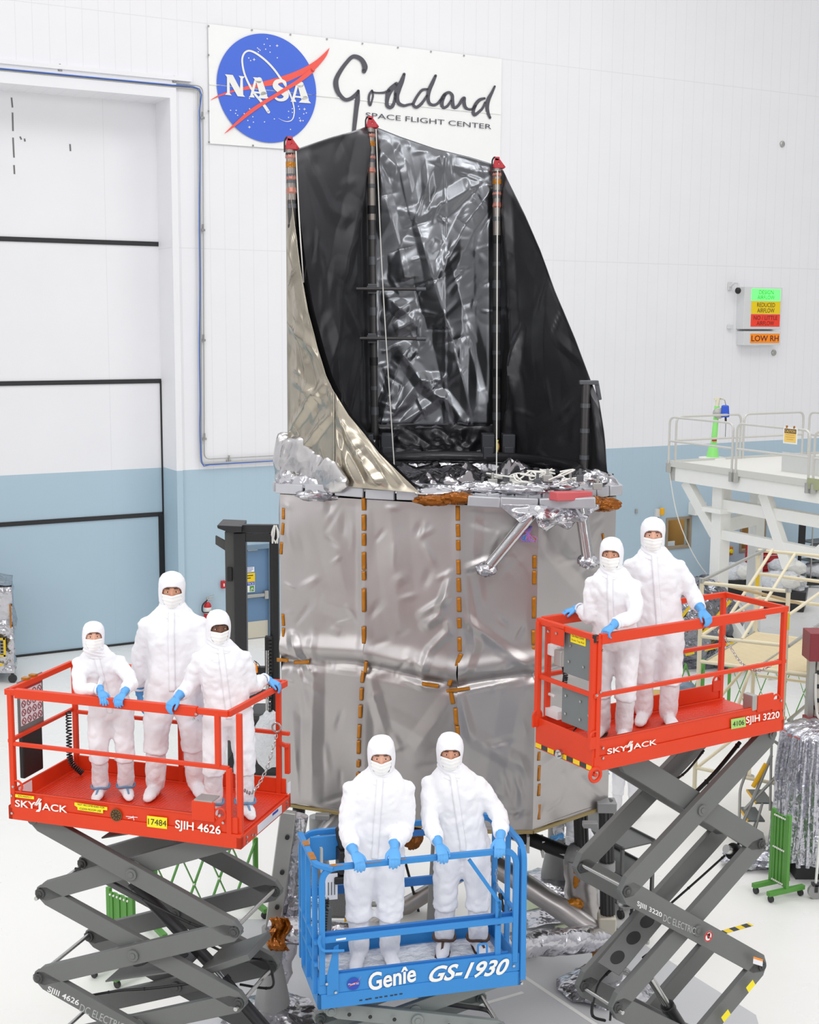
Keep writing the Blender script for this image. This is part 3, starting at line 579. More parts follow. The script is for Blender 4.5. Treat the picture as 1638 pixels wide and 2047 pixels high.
FF = {0: (([(570, 1300), (610, 1322), (660, 1330), (728, 1336)], .03, .07), ([(585, 1270), (600, 1315), (622, 1340)], .04, .08), ([(640, 1200), (720, 1225)], .012, .15), ([(628, 1330), (624, 1610)], .035, .14), ([(600, 1345), (615, 1420)], .02, .08), ([(585, 1420), (600, 1610)], .02, .1), ([(650, 1010), (690, 1180)], .01, .2)),
      1: (([(730, 1340), (790, 1350), (850, 1372), (912, 1372)], .03, .06), ([(735, 1345), (770, 1470)], .02, .1), ([(905, 1150), (880, 1230), (850, 1250)], .025, .08), ([(905, 1190), (840, 1230)], .02, .06), ([(900, 1260), (860, 1300), (840, 1370)], .02, .07), ([(912, 1280), (895, 1240)], .02, .06), ([(780, 1010), (800, 1250)], .01, .2), ([(905, 1400), (830, 1500)], .015, .15), ([(745, 1420), (900, 1500)], .012, .15)),
      2: (([(920, 1150), (950, 1290), (930, 1340)], .025, .09), ([(920, 1230), (1000, 1290), (1068, 1340)], .02, .08), ([(925, 1140), (980, 1120)], .03, .07), ([(950, 1020), (945, 1130)], .02, .1), ([(930, 1380), (1068, 1352)], .03, .06), ([(980, 1050), (1060, 1150)], .015, .15), ([(920, 1400), (940, 1470)], .02, .08), ([(940, 1470), (1060, 1540)], .015, .12), ([(1040, 1400), (1000, 1600)], .012, .2)),
      3: (([(1080, 1060), (1200, 1200)], .02, .15), ([(1080, 1350), (1220, 1330)], .03, .07), ([(1085, 1530), (1150, 1480)], .02, .1), ([(1080, 1600), (1070, 1640)], .02, .08), ([(1150, 1540), (1215, 1500)], .03, .1), ([(1160, 1550), (1200, 1600)], .025, .08), ([(1150, 1150), (1200, 1030)], .02, .12))}
for i_, (p0, p1, zc, nu, s) in enumerate(((BA, M1, zca, 60, 1.0), (M1, BBq, zcb, 60, 4.2), (BBq, BC, zcc, 52, 9.1), (BC, BD, zcd, 64, 13.7))):
    panel('foil_blanket', M_foil, p0, p1, lambda u: ZT, lambda u: ZB + .03 * math.sin(u * 6), nu, 190, .02, .9, s, tel, crease=crz(zc), fold=.006, folds=FF[i_], rand=(34, .35, .010, .06))
for p0, p1, s in ((BD, BE, 3.1), (BE, BF, 5.5), (BF, BG, 6.6), (BG, BH, 7.7), (BH, BA, 8.8)):
    panel('foil_blanket', M_foil, p0, p1, lambda u: ZT, lambda u: ZB, 20, 40, .03, 1.0, s, tel)
k = MB(); k.add([(p[0], p[1], ZB + .05) for p in (BA, BBq, BC, BD, BE, BF, BG, BH)], [tuple(range(8))]); k.build('bus_floor', M_dark, tel, smooth=False)
k = MB()
for p0, p1 in ((BA, BBq), (BBq, BC), (BC, BD)): k.beam((p0[0], p0[1], ZB), (p1[0], p1[1], ZB), .05, .03)
k.build('lower_edge_strip', mat('honey_strip', (150, 132, 84), .5), tel)
# amber tape along the seams
TPO = (540, 960); TSC = 700 / 1638
def tape(x0, y0, x1, y1, w, pl, off=.055):
    off *= .42; w *= .85
    a = PV(TPO[0] + x0 * TSC, TPO[1] + y0 * TSC, *pl); b = PV(TPO[0] + x1 * TSC, TPO[1] + y1 * TSC, *pl)
    d = V((pl[1][0] - pl[0][0], pl[1][1] - pl[0][1], 0)).normalized(); n = V((d.y, -d.x, 0))
    ax = (b - a); pr = ax.normalized().cross(n).normalized() * w / 2; rows = []
    for i in range(7):
        q = a + ax * i / 6; rows.append([q + pr * s + n * (off + .006 * nz(q * 9 + pr * s * 30, 1, 2) - (.012 if abs(s) == 1 else 0)) for s in (-1, -.6, 0, .6, 1)])
    k = MB(); k.grid(rows); return k.build('amber_tape_piece', M_kapton, tel, solid=.004, fix=False)
PL1, PL3, PL4 = (BA, BBq), (BBq, BC), (BC, BD)
for a, b in ((80, 140), (160, 235), (248, 305), (335, 418), (423, 467), (505, 615), (683, 762)): tape(440, a, 441, b, .055, PL1)
for a, b, xa, xb in ((845, 898, 452, 448), (890, 945, 438, 432), (970, 1028, 430, 428), (1050, 1110, 425, 423), (1142, 1205, 420, 417), (1215, 1278, 417, 416), (1308, 1340, 416, 415), (1365, 1420, 414, 412)): tape(xa, a, xb, b, .05, PL1)
for a, b in ((120, 188), (205, 265), (280, 328), (372, 440), (458, 522), (548, 615), (645, 692), (735, 800)): tape(877 + a * .012, a, 877 + b * .014, b, .055, PL1, .03)
for q in ((895, 810, 872, 868), (864, 895, 838, 960), (845, 980, 858, 1045), (868, 1065, 874, 1145), (876, 1148, 878, 1205)): tape(*q, .055, PL1 if q[0] < 870 else PL3, .045)
tape(825, 985, 935, 972, .04, PL3, .05)
for a, b in ((352, 412), (422, 487), (545, 645), (700, 770), (775, 820)): tape(1243 - a * .014, a, 1243 - b * .014, b, .055, PL3, .03)
for a, b in ((1270, 1310), (1333, 1405), (1420, 1475), (1515, 1585)): tape(1259, a, 1256, b, .055, PL4, .03)
for a, b in ((130, 182), (200, 255), (290, 345), (625, 680), (690, 745)): tape(56 + 8 * math.sin(a / 90), a, 56 + 8 * math.sin(b / 90), b, .045, PL1, .03)
for q in ((36, 838, 92, 842), (116, 851, 188, 849), (715, 950, 792, 962), (50, 54, 95, 52)): tape(*q, .05, PL1, .06)
for a, b in ((250, 290), (310, 350), (380, 430)): tape(1562 + 6 * math.sin(a), a, 1560, b, .04, PL4, .03)
# deck
DKZ = 5.80
def off_poly(P, d):
    c = (sum(p[0] for p in P) / len(P), sum(p[1] for p in P) / len(P)); return [(c[0] + (p[0] - c[0]) * (1 + d), c[1] + (p[1] - c[1]) * (1 + d)) for p in P]
DP = off_poly([BA, BBq, BC, BD, BE, BF, BG, BH], .025)
k = MB()
for i in range(8):
    a, b = DP[i], DP[(i + 1) % 8]; n_ = 6
    for j in range(n_):
        p, q = lerp2(a, b, j / n_ + .006), lerp2(a, b, (j + 1) / n_ - .006); k.beam((p[0], p[1], DKZ - .05 + .008 * ((j * 7 + i) % 3)), (q[0], q[1], DKZ - .05 + .008 * ((j * 5 + i) % 3)), .05, .11)
k.build('deck_rim', mat('foil_edge_grey', (186, 187, 192), .35, metal=.5, var=.1), tel, bevel=.01)
CX, CY, AR = .52, 15.42, 1.36
rows = []; NA = 96
def deck_rad(a):
    best = 9
    for i in range(8):
        p, q = DP[i], DP[(i + 1) % 8]; dx, dy = math.cos(a), math.sin(a); ex, ey = q[0] - p[0], q[1] - p[1]; den = dx * ey - dy * ex
        if abs(den) < 1e-6: continue
        t = ((p[0] - CX) * ey - (p[1] - CY) * ex) / den; u = ((p[0] - CX) * dy - (p[1] - CY) * dx) / den
        if t > 0 and -.001 <= u <= 1.001: best = min(best, t)
    return best
for j in range(10):
    r = []
    for i in range(NA + 1):
        a = 2 * math.pi * i / NA; rr = AR + (max(deck_rad(a), AR + .05) - AR) * j / 9; q = V((CX + rr * math.cos(a), CY + rr * math.sin(a), DKZ + .02))
        q.z += .05 * crumple(q, 1, 2.6, 2.0) * (0 < j < 9) + .03 - (.13 if j == 0 else .08 if j == 9 else 0); r.append(q)
    rows.append(r)
k = MB(); k.grid(rows); k.build('deck_film', M_foilc, tel, fix=False, sharp=60)
rng_ = random.Random(5); seg_ = []
for _ in range(110): x, y, t, l_ = rng_.uniform(-AR, AR), rng_.uniform(-AR, AR), rng_.uniform(0, 3.1), rng_.uniform(.2, .8); seg_.append((x, y, x + l_ * math.cos(t), y + l_ * math.sin(t), rng_.uniform(.03, .10), rng_.uniform(.06, .16)))
gx = np.array([(AR * j / 40 * math.cos(2 * math.pi * i / 144), AR * j / 40 * math.sin(2 * math.pi * i / 144)) for j in range(41) for i in range(145)]); gh = fold_field(gx, seg_)
rows = [[V((CX + gx[j * 145 + i][0], CY + gx[j * 145 + i][1], DKZ - .06 + gh[j * 145 + i] * (1 if j < 40 else .3))) for i in range(145)] for j in range(41)]
k = MB(); k.add([(p[0], p[1], DKZ - .09) for p in off_poly([BA, BBq, BC, BD, BE, BF, BG, BH], .01)], [tuple(range(8))]); k.build('deck_core', M_dark, tel, smooth=False)
k = MB(); k.grid(rows); k.build('aperture_cover', crumple_mat('mirror_film', (150, 146, 150), .12, .97, 3, 11, .7, dist=.05, var=.35), tel, fix=False, sharp=60)
k = MB(); k.tube([V((CX, CY, DKZ + .1)) + V((AR + .03, 0, 0)) * math.cos(t) + V((0, AR + .03, 0)) * math.sin(t) for t in [R(-32 + i * 4) for i in range(57)]], .07, 10); k.build('aperture_ring', M_filmd, tel)
# sails
SM1, SM2, SM3, SR1 = (-1.37, 15.3), (-.49, 17.2), (1.08, 17.2), (2.30, 15.15)
SF1, SF2 = (-.79, 14.42), (.13, 13.86)
def edge_fn(px, p0, p1):
    P = [PV(x, y, p0, p1) for x, y in px]; d = V((p1[0] - p0[0], p1[1] - p0[1], 0)); L = d.length_squared
    us = [((q.x - p0[0]) * d.x + (q.y - p0[1]) * d.y) / L for q in P]; z = [q.z for q in P]; o = np.argsort(us); us = np.array(us)[o]; z = np.array(z)[o]
    return lambda u: float(np.interp(u, us, z))
e_left = edge_fn([(578, 302), (590, 299), (660, 275), (700, 264), (742, 250)], SM1, SM2)
e_back = edge_fn([(742, 250), (752, 254), (800, 273), (870, 297), (940, 314), (993, 330)], SM2, SM3)
e_right = edge_fn([(993, 328), (1005, 338), (1050, 430), (1080, 500), (1110, 582), (1150, 677), (1180, 757), (1198, 800), (1209, 870), (1214, 945)], SM3, SR1)
e_f1 = edge_fn([(568, 300), (578, 345), (590, 430), (602, 525), (620, 625), (640, 700), (655, 750), (672, 785)], SM1, SF1)
e_f2 = edge_fn([(672, 785), (700, 830), (730, 866), (760, 905), (800, 945), (842, 985)], SF1, SF2)
bk = lambda u: DKZ + .06
FL = [([(738, 262), (712, 400), (676, 560), (648, 760)], .10, .30), ([(735, 300), (730, 600), (735, 860)], -.06, .2), ([(600, 330), (640, 520), (640, 700)], .03, .3), ([(690, 600), (720, 680), (700, 800)], .04, .12), ([(655, 640), (690, 900)], .05, .14), ([(610, 310), (660, 420), (700, 440)], .03, .16)]
FB = [([(748, 285), (770, 390), (800, 500), (812, 560)], .10, .22), ([(760, 300), (800, 340), (822, 440)], .05, .14), ([(828, 442), (985, 352)], .05, .16), ([(828, 442), (870, 330), (880, 300)], .04, .14), ([(828, 442), (760, 560), (755, 700)], -.06, .25), ([(835, 450), (868, 560), (905, 680), (950, 860)], .14, .26), ([(985, 375), (930, 450), (888, 535)], .09, .14), ([(905, 330), (940, 340), (985, 345)], .02, .08), ([(890, 275), (890, 540)], .015, .03), ([(890, 540), (890, 865)], .012, .03), ([(975, 400), (978, 620), (985, 865)], .08, .18), ([(920, 480), (925, 640), (960, 780)], -.05, .18), ([(755, 870), (800, 720), (822, 690)], .07, .12), ([(755, 870), (840, 760), (888, 760)], .06, .11), ([(800, 700), (850, 770), (888, 800)], .06, .12), ([(888, 790), (945, 868)], .06, .1), ([(888, 790), (770, 868)], .05, .1), ([(888, 790), (905, 868)], .04, .07), ([(775, 595), (830, 640), (790, 660)], .05, .12), ([(760, 640), (830, 600)], .04, .1), ([(940, 640), (935, 820)], .03, .1), ([(850, 300), (862, 420)], .03, .08), ([(800, 280), (830, 420)], .03, .1)]
FR = [([(1012, 370), (1022, 600), (1040, 860)], .07, .14), ([(1042, 660), (1030, 760), (1012, 875)], .07, .10), ([(1030, 420), (1120, 600), (1160, 760)], -.03, .25), ([(1120, 680), (1160, 720)], .03, .1), ([(1100, 500), (1090, 800)], .03, .3), ([(1050, 880), (1180, 780)], .02, .15), ([(1185, 770), (1200, 930)], .04, .1)]
FS1 = [([(575, 420), (600, 600), (650, 770)], .03, .12), ([(578, 640), (640, 700)], .05, .1), ([(600, 620), (632, 830)], .05, .12), ([(585, 860), (660, 760)], .05, .1), ([(590, 760), (655, 800)], .04, .07), ([(610, 900), (665, 830)], .05, .08)]
FS2 = [([(680, 820), (720, 900), (760, 970)], .08, .12), ([(676, 880), (720, 975)], .05, .1), ([(690, 850), (680, 970)], -.03, .08), ([(730, 880), (800, 970)], .03, .08)]
panel('black_sail', M_film2, SM1, SM2, e_left, bk, 90, 160, .04, .8, 21., tel, edge=.15, solid=.006, folds=FL, rand=(40, .5, .02, .1))
panel('black_sail', M_film, SM2, SM3, e_back, lambda u: DKZ + .42, 120, 210, .05, .75, 33., tel, edge=.12, solid=.006, folds=FB, fs=.72, rand=(120, .35, .014, .05))
panel('black_sail', M_film2, SM3, SR1, e_right, bk, 100, 160, .04, .8, 47., tel, edge=.12, solid=.006, folds=FR, rand=(50, .4, .016, .08))
panel('black_skirt', M_filmd, (SM2[0] - .02, SM2[1] - .02), (SM3[0] + .02, SM3[1] - .02), lambda u: DKZ + .48, lambda u: DKZ, 60, 30, .05, 1.6, 51., tel, edge=.1, solid=.006, rand=(40, .6, .03, .06))
panel('silver_sail', M_foilw, SM1, SF1, e_f1, bk, 60, 180, .04, .9, 61., tel, edge=.06, inset=.02, solid=.006, folds=FS1, rand=(70, .4, .02, .07))
panel('silver_sail', M_foilw, SF1, SF2, e_f2, lambda u: DKZ + .01, 60, 90, .05, .9, 71., tel, edge=.06, inset=.02, solid=.006, folds=FS2, rand=(14, .3, .012, .07))
panel('sail_lining', M_filmd, SM1, SF1, lambda u: e_f1(u) - .01, bk, 24, 40, .04, .9, 61., tel, inset=-.06)
panel('sail_lining', M_filmd, SF1, SF2, lambda u: e_f2(u) - .01, bk, 24, 30, .04, .9, 71., tel, inset=-.06)
# crumpled silver bulge where the sail meets the deck
rows = []
for i in range(41):
    t = i / 40; c = V((-1.50, 15.55, 5.92)).lerp(V((-.66, 14.22, 5.86)), t); rr = np.interp(t, [0, .12, .35, .6, .85, 1], [.12, .27, .25, .20, .13, .03]); r = []
    for j in range(40):
        a = 2 * math.pi * j / 40; q = c + V((-.62 * math.cos(a) * rr * .75, -.6 * math.cos(a) * rr * .75, max(-.1, math.sin(a) * rr * 1.25))); e_ = (q - c).normalized() if (q - c).length > 1e-6 else V((0, 0, 1))
        r.append(q + e_ * rr * (.30 * ridge(q, 2.1, 5.) + .16 * ridge(q, 5.2, 9.)))
    rows.append(r)
k = MB(); k.rings(rows); k.build('foil_bulge', crumple_mat('bulge_film', (204, 202, 202), .22, .92, 4, 13, .7, dist=.04), tel, sharp=70)
# masts
M_mast = mat('mast_dark_tube', (76, 74, 74), .35, metal=.4, var=.15, scale=8); M_mast2 = mat('mast_pale_tube', (150, 142, 136), .3, metal=.6, var=.15, scale=8)
M_band = mat('mast_band', (96, 98, 102), .35, metal=.4); M_copper = mat('copper_wrap', (186, 126, 112), .4, metal=.4, var=.3, scale=20)
M_redcap = mat('red_cap', (186, 44, 56), .45)
def mast(px_top, px_bot, Y, zlo, pale_px, rad=.047):
    a, b = PY(*px_bot, Y), PY(*px_top, Y); a.z = zlo
    k = MB(); k.cyl(a, b, rad, n=14); m_ = k.build('mast', M_mast, tel)
    mid = a.lerp(b, (PY(px_bot[0], pale_px, Y).z - a.z) / (b.z - a.z))
    k = MB(); k.cyl(mid, b - V((0, 0, .02)), rad * 1.04, n=14); k.build('pale_sleeve', M_mast2, m_)
    n = 13
    for i in range(n):
        t = (i + .6) / n; q = a.lerp(b, t); k = MB(); k.cyl(q, q + (b - a).normalized() * (.1 if i % 2 else .05), rad * 1.12, n=14); k.build('mast_band', M_band if i % 3 else M_black, m_)
    for t in (.965, .9, .86):
        q = a.lerp(b, t); k = MB(); k.lathe([(rad * 1.05, 0), (rad * 1.25, .02), (rad * 1.12, .05), (rad * 1.05, .07)], q, 10); k.build('copper_wrap', M_copper, m_, sharp=10)
    q = a.lerp(b, .94); k = MB(); k.cyl(q, q + V((0, 0, .06)), rad * 1.16, n=14); k.build('amber_tape_piece', M_kapton, m_)
    k = MB(); k.beam(b + V((-.025, 0, -.02)), b + V((.0, 0, .10)), .06, .06); k.beam(b + V((.0, 0, .10)), b + V((.09, -.02, -.02)), .04, .04); k.box(b + V((.02, 0, .0)), (.12, .1, .05)); k.box(b + V((.0, 0, .09)), (.06, .06, .05)); k.build('red_cap', M_redcap, m_, bevel=.008)
    k = MB(); k.tube(fillet([b + V((-.06, 0, -.05)), b + V((-.06, 0, .08)), b + V((-.03, 0, .12)), b + V((.0, 0, .09))], .03), .01, 8); k.build('lifting_hook', M_dark, m_); return a, b
m1 = mast((580, 295), (600, 930), 15.25, 5.9, 400); m2 = mast((741, 252), (750, 905), 17.05, 5.9, 440); m3 = mast((994, 333), (993, 905), 17.05, 5.9, 480)
for y in (577, 676):
    a, b = PY(681, y, 16.8), PY(851, y + 1, 17.02); k = MB(); k.cyl(a, b, .022, n=10); o = k.build('cross_bar', M_mast, tel)
    for q, d in ((a, 1), (b, -1)): k = MB(); k.cyl(q, q + (b - a).normalized() * .12 * d, .028, n=10); k.build('bar_end', M_band, o)
    q = PY(744, y, 16.95); k = MB(); k.cyl(q - V((.06, 0, 0)), q + V((.06, 0, 0)), .04, n=10); k.box(q + V((0, .06, 0)), (.1, .12, .12)); k.build('bar_clamp', M_band, o)
M_cord = mat('white_cord', (228, 226, 220), .7)
for q in ([(592, 302, 15.1), (598, 430, 15.1), (607, 565, 15.1)], [(752, 258, 16.9), (765, 560, 16.6), (790, 955, 15.9)], [(995, 340, 16.9), (994, 640, 16.2), (993, 975, 15.2)]):
    k = MB(); k.tube(spline([PY(*p) for p in q], 6), .007, 6); k.build('cord', M_cord, tel)
M_hinge = mat('hinge_grey', (66, 68, 74), .45, metal=.2)
for mx in (751, 993):
    for dx, w in ((-17, 22), (24, 26)):
        a = PY(mx + dx, 908, 16.75); k = MB(); k.box(a + V((0, .1, .10)), (.16, .3, .30)); k.box(a + V((0, -.02, .02)), (.13, .12, .16)); h_ = k.build('hinge_box', M_hinge, tel, bevel=.012)
    for i in range(5):
        a = PY(mx + random.uniform(-8, 8), 880, 16.8); k = MB(); k.tube(spline([a, a + V((random.uniform(-.04, .04), -.05, -.08)), a + V((random.uniform(-.05, .05), -.03, -.2)), a + V((random.uniform(-.06, .06), 0, -.26))], 4), .008, 6); k.build('wire', random.choice([M_cord, M_copper, M_yellow, M_dark]), tel)
a, b = PY(1168, 935, 15.5), PY(1172, 768, 15.5); k = MB(); k.cyl(a, b, .05, n=14); o = k.build('short_mast', M_mast, tel)
for t in (.1, .42, .72): q = a.lerp(b, t); k = MB(); k.cyl(q, q + V((0, 0, .05)), .058, n=14); k.build('mast_band', M_band, o)
k = MB(); k.box(b + V((.03, 0, .02)), (.22, .1, .05)); k.beam(b + V((.12, 0, .02)), b + V((.16, 0, -.18)), .05, .05); k.build('mast_bracket', M_band, o, bevel=.01)
# front clutter of the deck
def crumpled(name, c, r, m, parent, amp=.4, f=2.2, seed=1., n=26):
    c = V(c); k = MB(); rows = []
    for i in range(1, n // 2):
        p = math.pi * i / (n // 2); rr = []
        for j in range(n):
            t = 2 * math.pi * j / n; d = V((math.sin(p) * math.cos(t), math.sin(p) * math.sin(t), math.cos(p))); g = 1 + amp * (ridge(d * f, 1, seed) + .4 * ridge(d * f * 2.4, 1, seed + 4)) * .6
            rr.append(c + V((d.x * r[0], d.y * r[1], d.z * r[2])) * g)
        rows.append(rr)
    k.rings(rows); return k.build(name, m, parent, sharp=50)
for x, y, Y, r, s in ((868, 1000, 13.85, (.16, .07, .045), 1), (915, 996, 13.8, (.14, .06, .05), 2), (1205, 1008, 14.35, (.16, .08, .06), 3), (1185, 1003, 14.2, (.08, .05, .05), 4)): crumpled('amber_film_wad', PY(x, y, Y), r, M_kaptondark, tel, .6, 2.5, s)
for x, y, Y, r, s in ((960, 975, 13.95, (.2, .1, .05), 11), (1040, 978, 13.9, (.25, .1, .05), 12), (1110, 968, 14.1, (.2, .12, .05), 13), (1180, 955, 14.6, (.16, .2, .07), 14), (580, 965, 14.75, (.12, .1, .1), 18), (640, 990, 14.5, (.2, .1, .05), 19), (880, 985, 13.95, (.2, .08, .05), 20)):
    crumpled('foil_wad', PY(x, y, Y), r, M_foilc, tel, .6, 2.4, s)
rows = []; sg = random.Random(3); seg_ = [(sg.uniform(0, 1.1), sg.uniform(0, .35), sg.uniform(0, 1.1), sg.uniform(0, .35), .05, .05) for _ in range(30)]
for j in range(19):
    r = []
    for i in range(61):
        x = 1003 + 195 * i / 60; yb = float(np.interp(x, [1003, 1022, 1040, 1066, 1075, 1092, 1112, 1135, 1150, 1170, 1198], [1014, 1030, 1044, 1026, 1050, 1062, 1046, 1058, 1040, 1030, 1016])); r.append(PY(x, 1008 + (yb - 1008) * j / 18, 13.74 + max(0, x - 1080) / 118 * .35))
    rows.append(r)
hh = fold_field(np.array([((p.x - rows[0][0].x), 5.7 - p.z) for r in rows for p in r]), seg_)
rows = [[p + V((0, -hh[j * 61 + i] - .02, 0)) for i, p in enumerate(r)] for j, r in enumerate(rows)]
k = MB(); k.grid(rows); k.build('foil_drape', M_foilc, tel, fix=False, solid=.004, sharp=60)
for i, (xa, ya, xb, yb) in enumerate(((935, 1000, 1000, 1004), (1000, 1003, 1075, 1006), (1078, 1006, 1190, 1004))):
    a, b = PY(xa, ya, 13.78), PY(xb, yb, 13.78); k = MB(); k.beam(a, b, .12, .11); k.build('front_ledge', MATS['foil_edge_grey'], tel, bevel=.012)
a, b = PY(1106, 992, 13.66), PY(1177, 990, 13.9); k = MB(); k.beam(a, b, .14, .09); k.build('red_cover', mat('pink_red_cover', (204, 92, 96), .5), tel, bevel=.01)
for i, x in enumerate((965, 985, 1012, 1060, 1075, 1095, 1120, 1140, 1160, 1195)):
    a = PY(x, 972 - 8 * (i % 3), 13.95 + .05 * (i % 4)); k = MB(); k.box(a, (.07 + .03 * (i % 2), .06, .07)); k.cyl(a + V((0, 0, .02)), a + V((0, 0, .1)), .015); k.build('deck_fitting', M_alu if i % 2 else M_band, tel, bevel=.006)
for i in range(16):
    a = PY(1000 + 10 * i, 972 - random.uniform(0, 22), 13.95 + random.uniform(0, .3)); k = MB(); k.tube(spline([a + V((random.uniform(-.15, .15), random.uniform(-.06, .06), random.uniform(-.02, .07))) for _ in range(5)], 5), .009, 6); k.build('harness_wire', M_cord, tel)
for q0, q1, Y0, Y1, r in (((1066, 1024), (973, 1138), 13.72, 13.72, .06), ((1161, 1014), (1177, 1122), 13.95, 13.95, .065)):
    a, b = PY(*q0, Y0), PY(*q1, Y1); k = MB(); k.cyl(a, b, r, n=18); o = k.build('wrapped_strut', mat('smooth_foil_%d' % int(r * 1000), (196, 196, 198), .2, metal=.92, bump=.2, bscale=8), tel)
    crumpled('strut_foot_wrap', b, (.085, .06, .06), M_foilc, o, .6, 2.0, Y0)
M_purp = mat('violet_wire', (170, 110, 190), .5)
for i in range(14):
    a = PY(1058 + random.uniform(-7, 7), 1052, 13.78); k = MB(); k.tube(spline([a, a + V((random.uniform(-.06, .06), -.03, -.05)), a + V((random.uniform(-.08, .08), -.04, -.12)), a + V((random.uniform(-.05, .05), -.02, -.16))], 4), .006, 5); k.build('wire_bundle_strand', M_purp if i % 3 else random.choice([M_kapton, M_blue]), tel)

# ------------------------------------------------------------ stand under the telescope
st = thing('telescope_stand', 'grey and foil wrapped tube stand carrying the silver wrapped telescope', 'stand', (0, 0, 0))
M_ped = mat('pedestal_grey', (150, 150, 150), .45, metal=.3, var=.1)
M_clear = M_plastic
def pedestal(p, h, cone=True):
    k = MB(); k.lathe([(.36, 0), (.36, .03), (.2, .06), (.19, .22), (.13, .55), (.11, .6), (.11, h)], (p.x, p.y, 0), 20); o = k.build('pedestal', M_ped, st)
    crumpled('foot_wrap', (p.x, p.y - .05, .05), (.42, .38, .1), M_foilc, o, .5, 2.8, p.x); return o
pl = PZ(545, 2035); pr_ = PY(1214, 1885, 14.6); ZR = 1.05
pedestal(pl, ZR); pedestal(V((pr_.x, pr_.y, 0)), pr_.z); pedestal(V((-1.2, 17.2, 0)), ZR); pedestal(V((2.0, 17.4, 0)), ZR)
def wrapped(name, a, b, r, m, seed=1., amp=.25, n=16, seg=14):
    a, b = V(a), V(b); d, x, y = frame_for(b - a); k = MB(); rows = []
    for i in range(seg + 1):
        c = a.lerp(b, i / seg); rows.append([c + (x * math.cos(t) + y * math.sin(t)) * r * (1 + amp * ridge(c * 3 + x * math.cos(t) * .6 + y * math.sin(t) * .6, 1.4, seed)) for t in [2 * math.pi * j / n for j in range(n)]])
    k.rings(rows); return k.build(name, m, st, sharp=50)
top_l = PY(577, 1622, 13.95)
k = MB(); k.beam((pl.x, pl.y, ZR - .1), top_l, .17, .12, up=(0, 1, 0)); o = k.build('upright_plate', M_alu, st, bevel=.01)
for t in (.2, .5, .8): q = V((pl.x, pl.y, ZR)).lerp(top_l, t); k = MB(); k.cyl(q + V((.03, -.06, 0)), q + V((.03, -.09, 0)), .025, n=10); k.build('bolt', M_dark, o)
wrapped('foil_tube', PY(598, 1630, 14.15), PY(563, 1860, 14.15), .085, M_foilc, 3.)
wrapped('foil_tube', PY(612, 1690, 14.3), PY(556, 1960, 14.0), .1, M_foilc, 5., .5)
wrapped('wrapped_brace', PY(690, 1622, 14.6), PY(575, 1745, 14.6), .095, M_foil, 7., .1)
k = MB(); k.cyl(PY(598, 1615, 15.0), PY(592, 1700, 15.0), .075); k.build('dark_upright', M_filmd, st)
for x, yb, Y in ((1160, 1712, 15.0), (1212, 1885, 14.6)):
    a = PY(x, 1600, Y); b = PY(x + 4, yb, Y); k = MB()
    k.sweep([a, b], [(.085 * (1 if j % 2 else .86) * math.cos(math.pi * j / 12), .085 * (1 if j % 2 else .86) * math.sin(math.pi * j / 12)) for j in range(24)]); o = k.build('dark_upright', mat('fluted_black', (44, 44, 44), .35, metal=.2), st)
    k = MB(); k.box(PY(x, 1612 + (0 if x < 1200 else -2), Y), (.22, .2, .12)); k.build('upright_bracket', M_ped, o, bevel=.01)
    if x > 1200: k = MB(); k.cyl(PY(x + 1, 1722, Y), PY(x + 1, 1740, Y), .1); k.build('upright_collar', M_ped, o)
nd = PY(1158, 1714, 15.0); crumpled('node_joint', nd, (.16, .14, .16), M_ped, st, .25, 1.4, 3.)
k = MB(); k.cyl(PY(985, 1648, 15.4), nd, .085); o = k.build('black_cross_tube', M_black, st)
k = MB(); k.tube([PY(985, 1664, 15.3), PY(1060, 1690, 15.2), PY(1140, 1712, 14.95), PY(1155, 1700, 14.9)], .012, 6); k.build('tube_cable', M_cord, o)
for x in (1055, 1085): k = MB(); q = PY(x, 1678 + (x - 1040) * .3, 15.2); k.box(q, (.03, .22, .2)); k.build('cable_tie', M_cord, o)
wrapped('foil_leg', nd, PY(1170, 1862, 15.0), .15, M_foil, 11., .3)
for q in ((1152, 1735), (1160, 1748), (1152, 1760)): crumpled('amber_film_wad', PY(*q, 14.85), (.03, .03, .08), M_kapton, st, .5, 2, q[1])
crumpled('amber_film_wad', PY(1150, 1808, 14.8), (.08, .05, .05), M_kapton, st, .6, 2.4, 9.)
wrapped('wrapped_brace', PY(985, 1725, 15.3), PY(1206, 1872, 14.55), .12, M_foil, 13., .12)
wrapped('wrapped_brace', PY(1000, 1700, 16.5), PY(660, 1900, 16.3), .1, M_foil, 15., .12)
fr = V((.45, 13.35, ZR)); pn = PY(1212, 1875, 14.6)
wrapped('foil_ring_tube', fr, pn, .13, M_foilc, 17., .22, seg=22); wrapped('foil_ring_tube', V((pl.x, pl.y, ZR)), fr, .13, M_foilc, 19., .22, seg=22)
k = MB(); k.box(pn + V((0, -.02, .08)), (.2, .2, .42)); k.build('corner_block', mat('block_beige', (196, 190, 176), .45, metal=.3), st, bevel=.02)
crumpled('amber_film_wad', pn + V((-.1, -.12, -.05)), (.06, .05, .16), M_kapton, st, .5, 2.2, 21.)
k = MB(); rows = []
for i in range(13):
    t = i / 12; rows.append([PY(538 + 38 * u + 6 * math.sin(t * 7), 1832 + 66 * t, 13.7) + V((0, -.05 * ridge((u * 3, t * 3, 0), 1.2, 3.), .0)) for u in [j / 10 for j in range(11)]])
k.grid(rows); k.build('amber_film_flap', M_kaptondark, st, solid=.004, fix=False)
k = MB(); k.cyl(PY(880, 1640, 15.6), PY(868, 1840, 15.6), .09); k.build('grey_upright', M_ped, st)
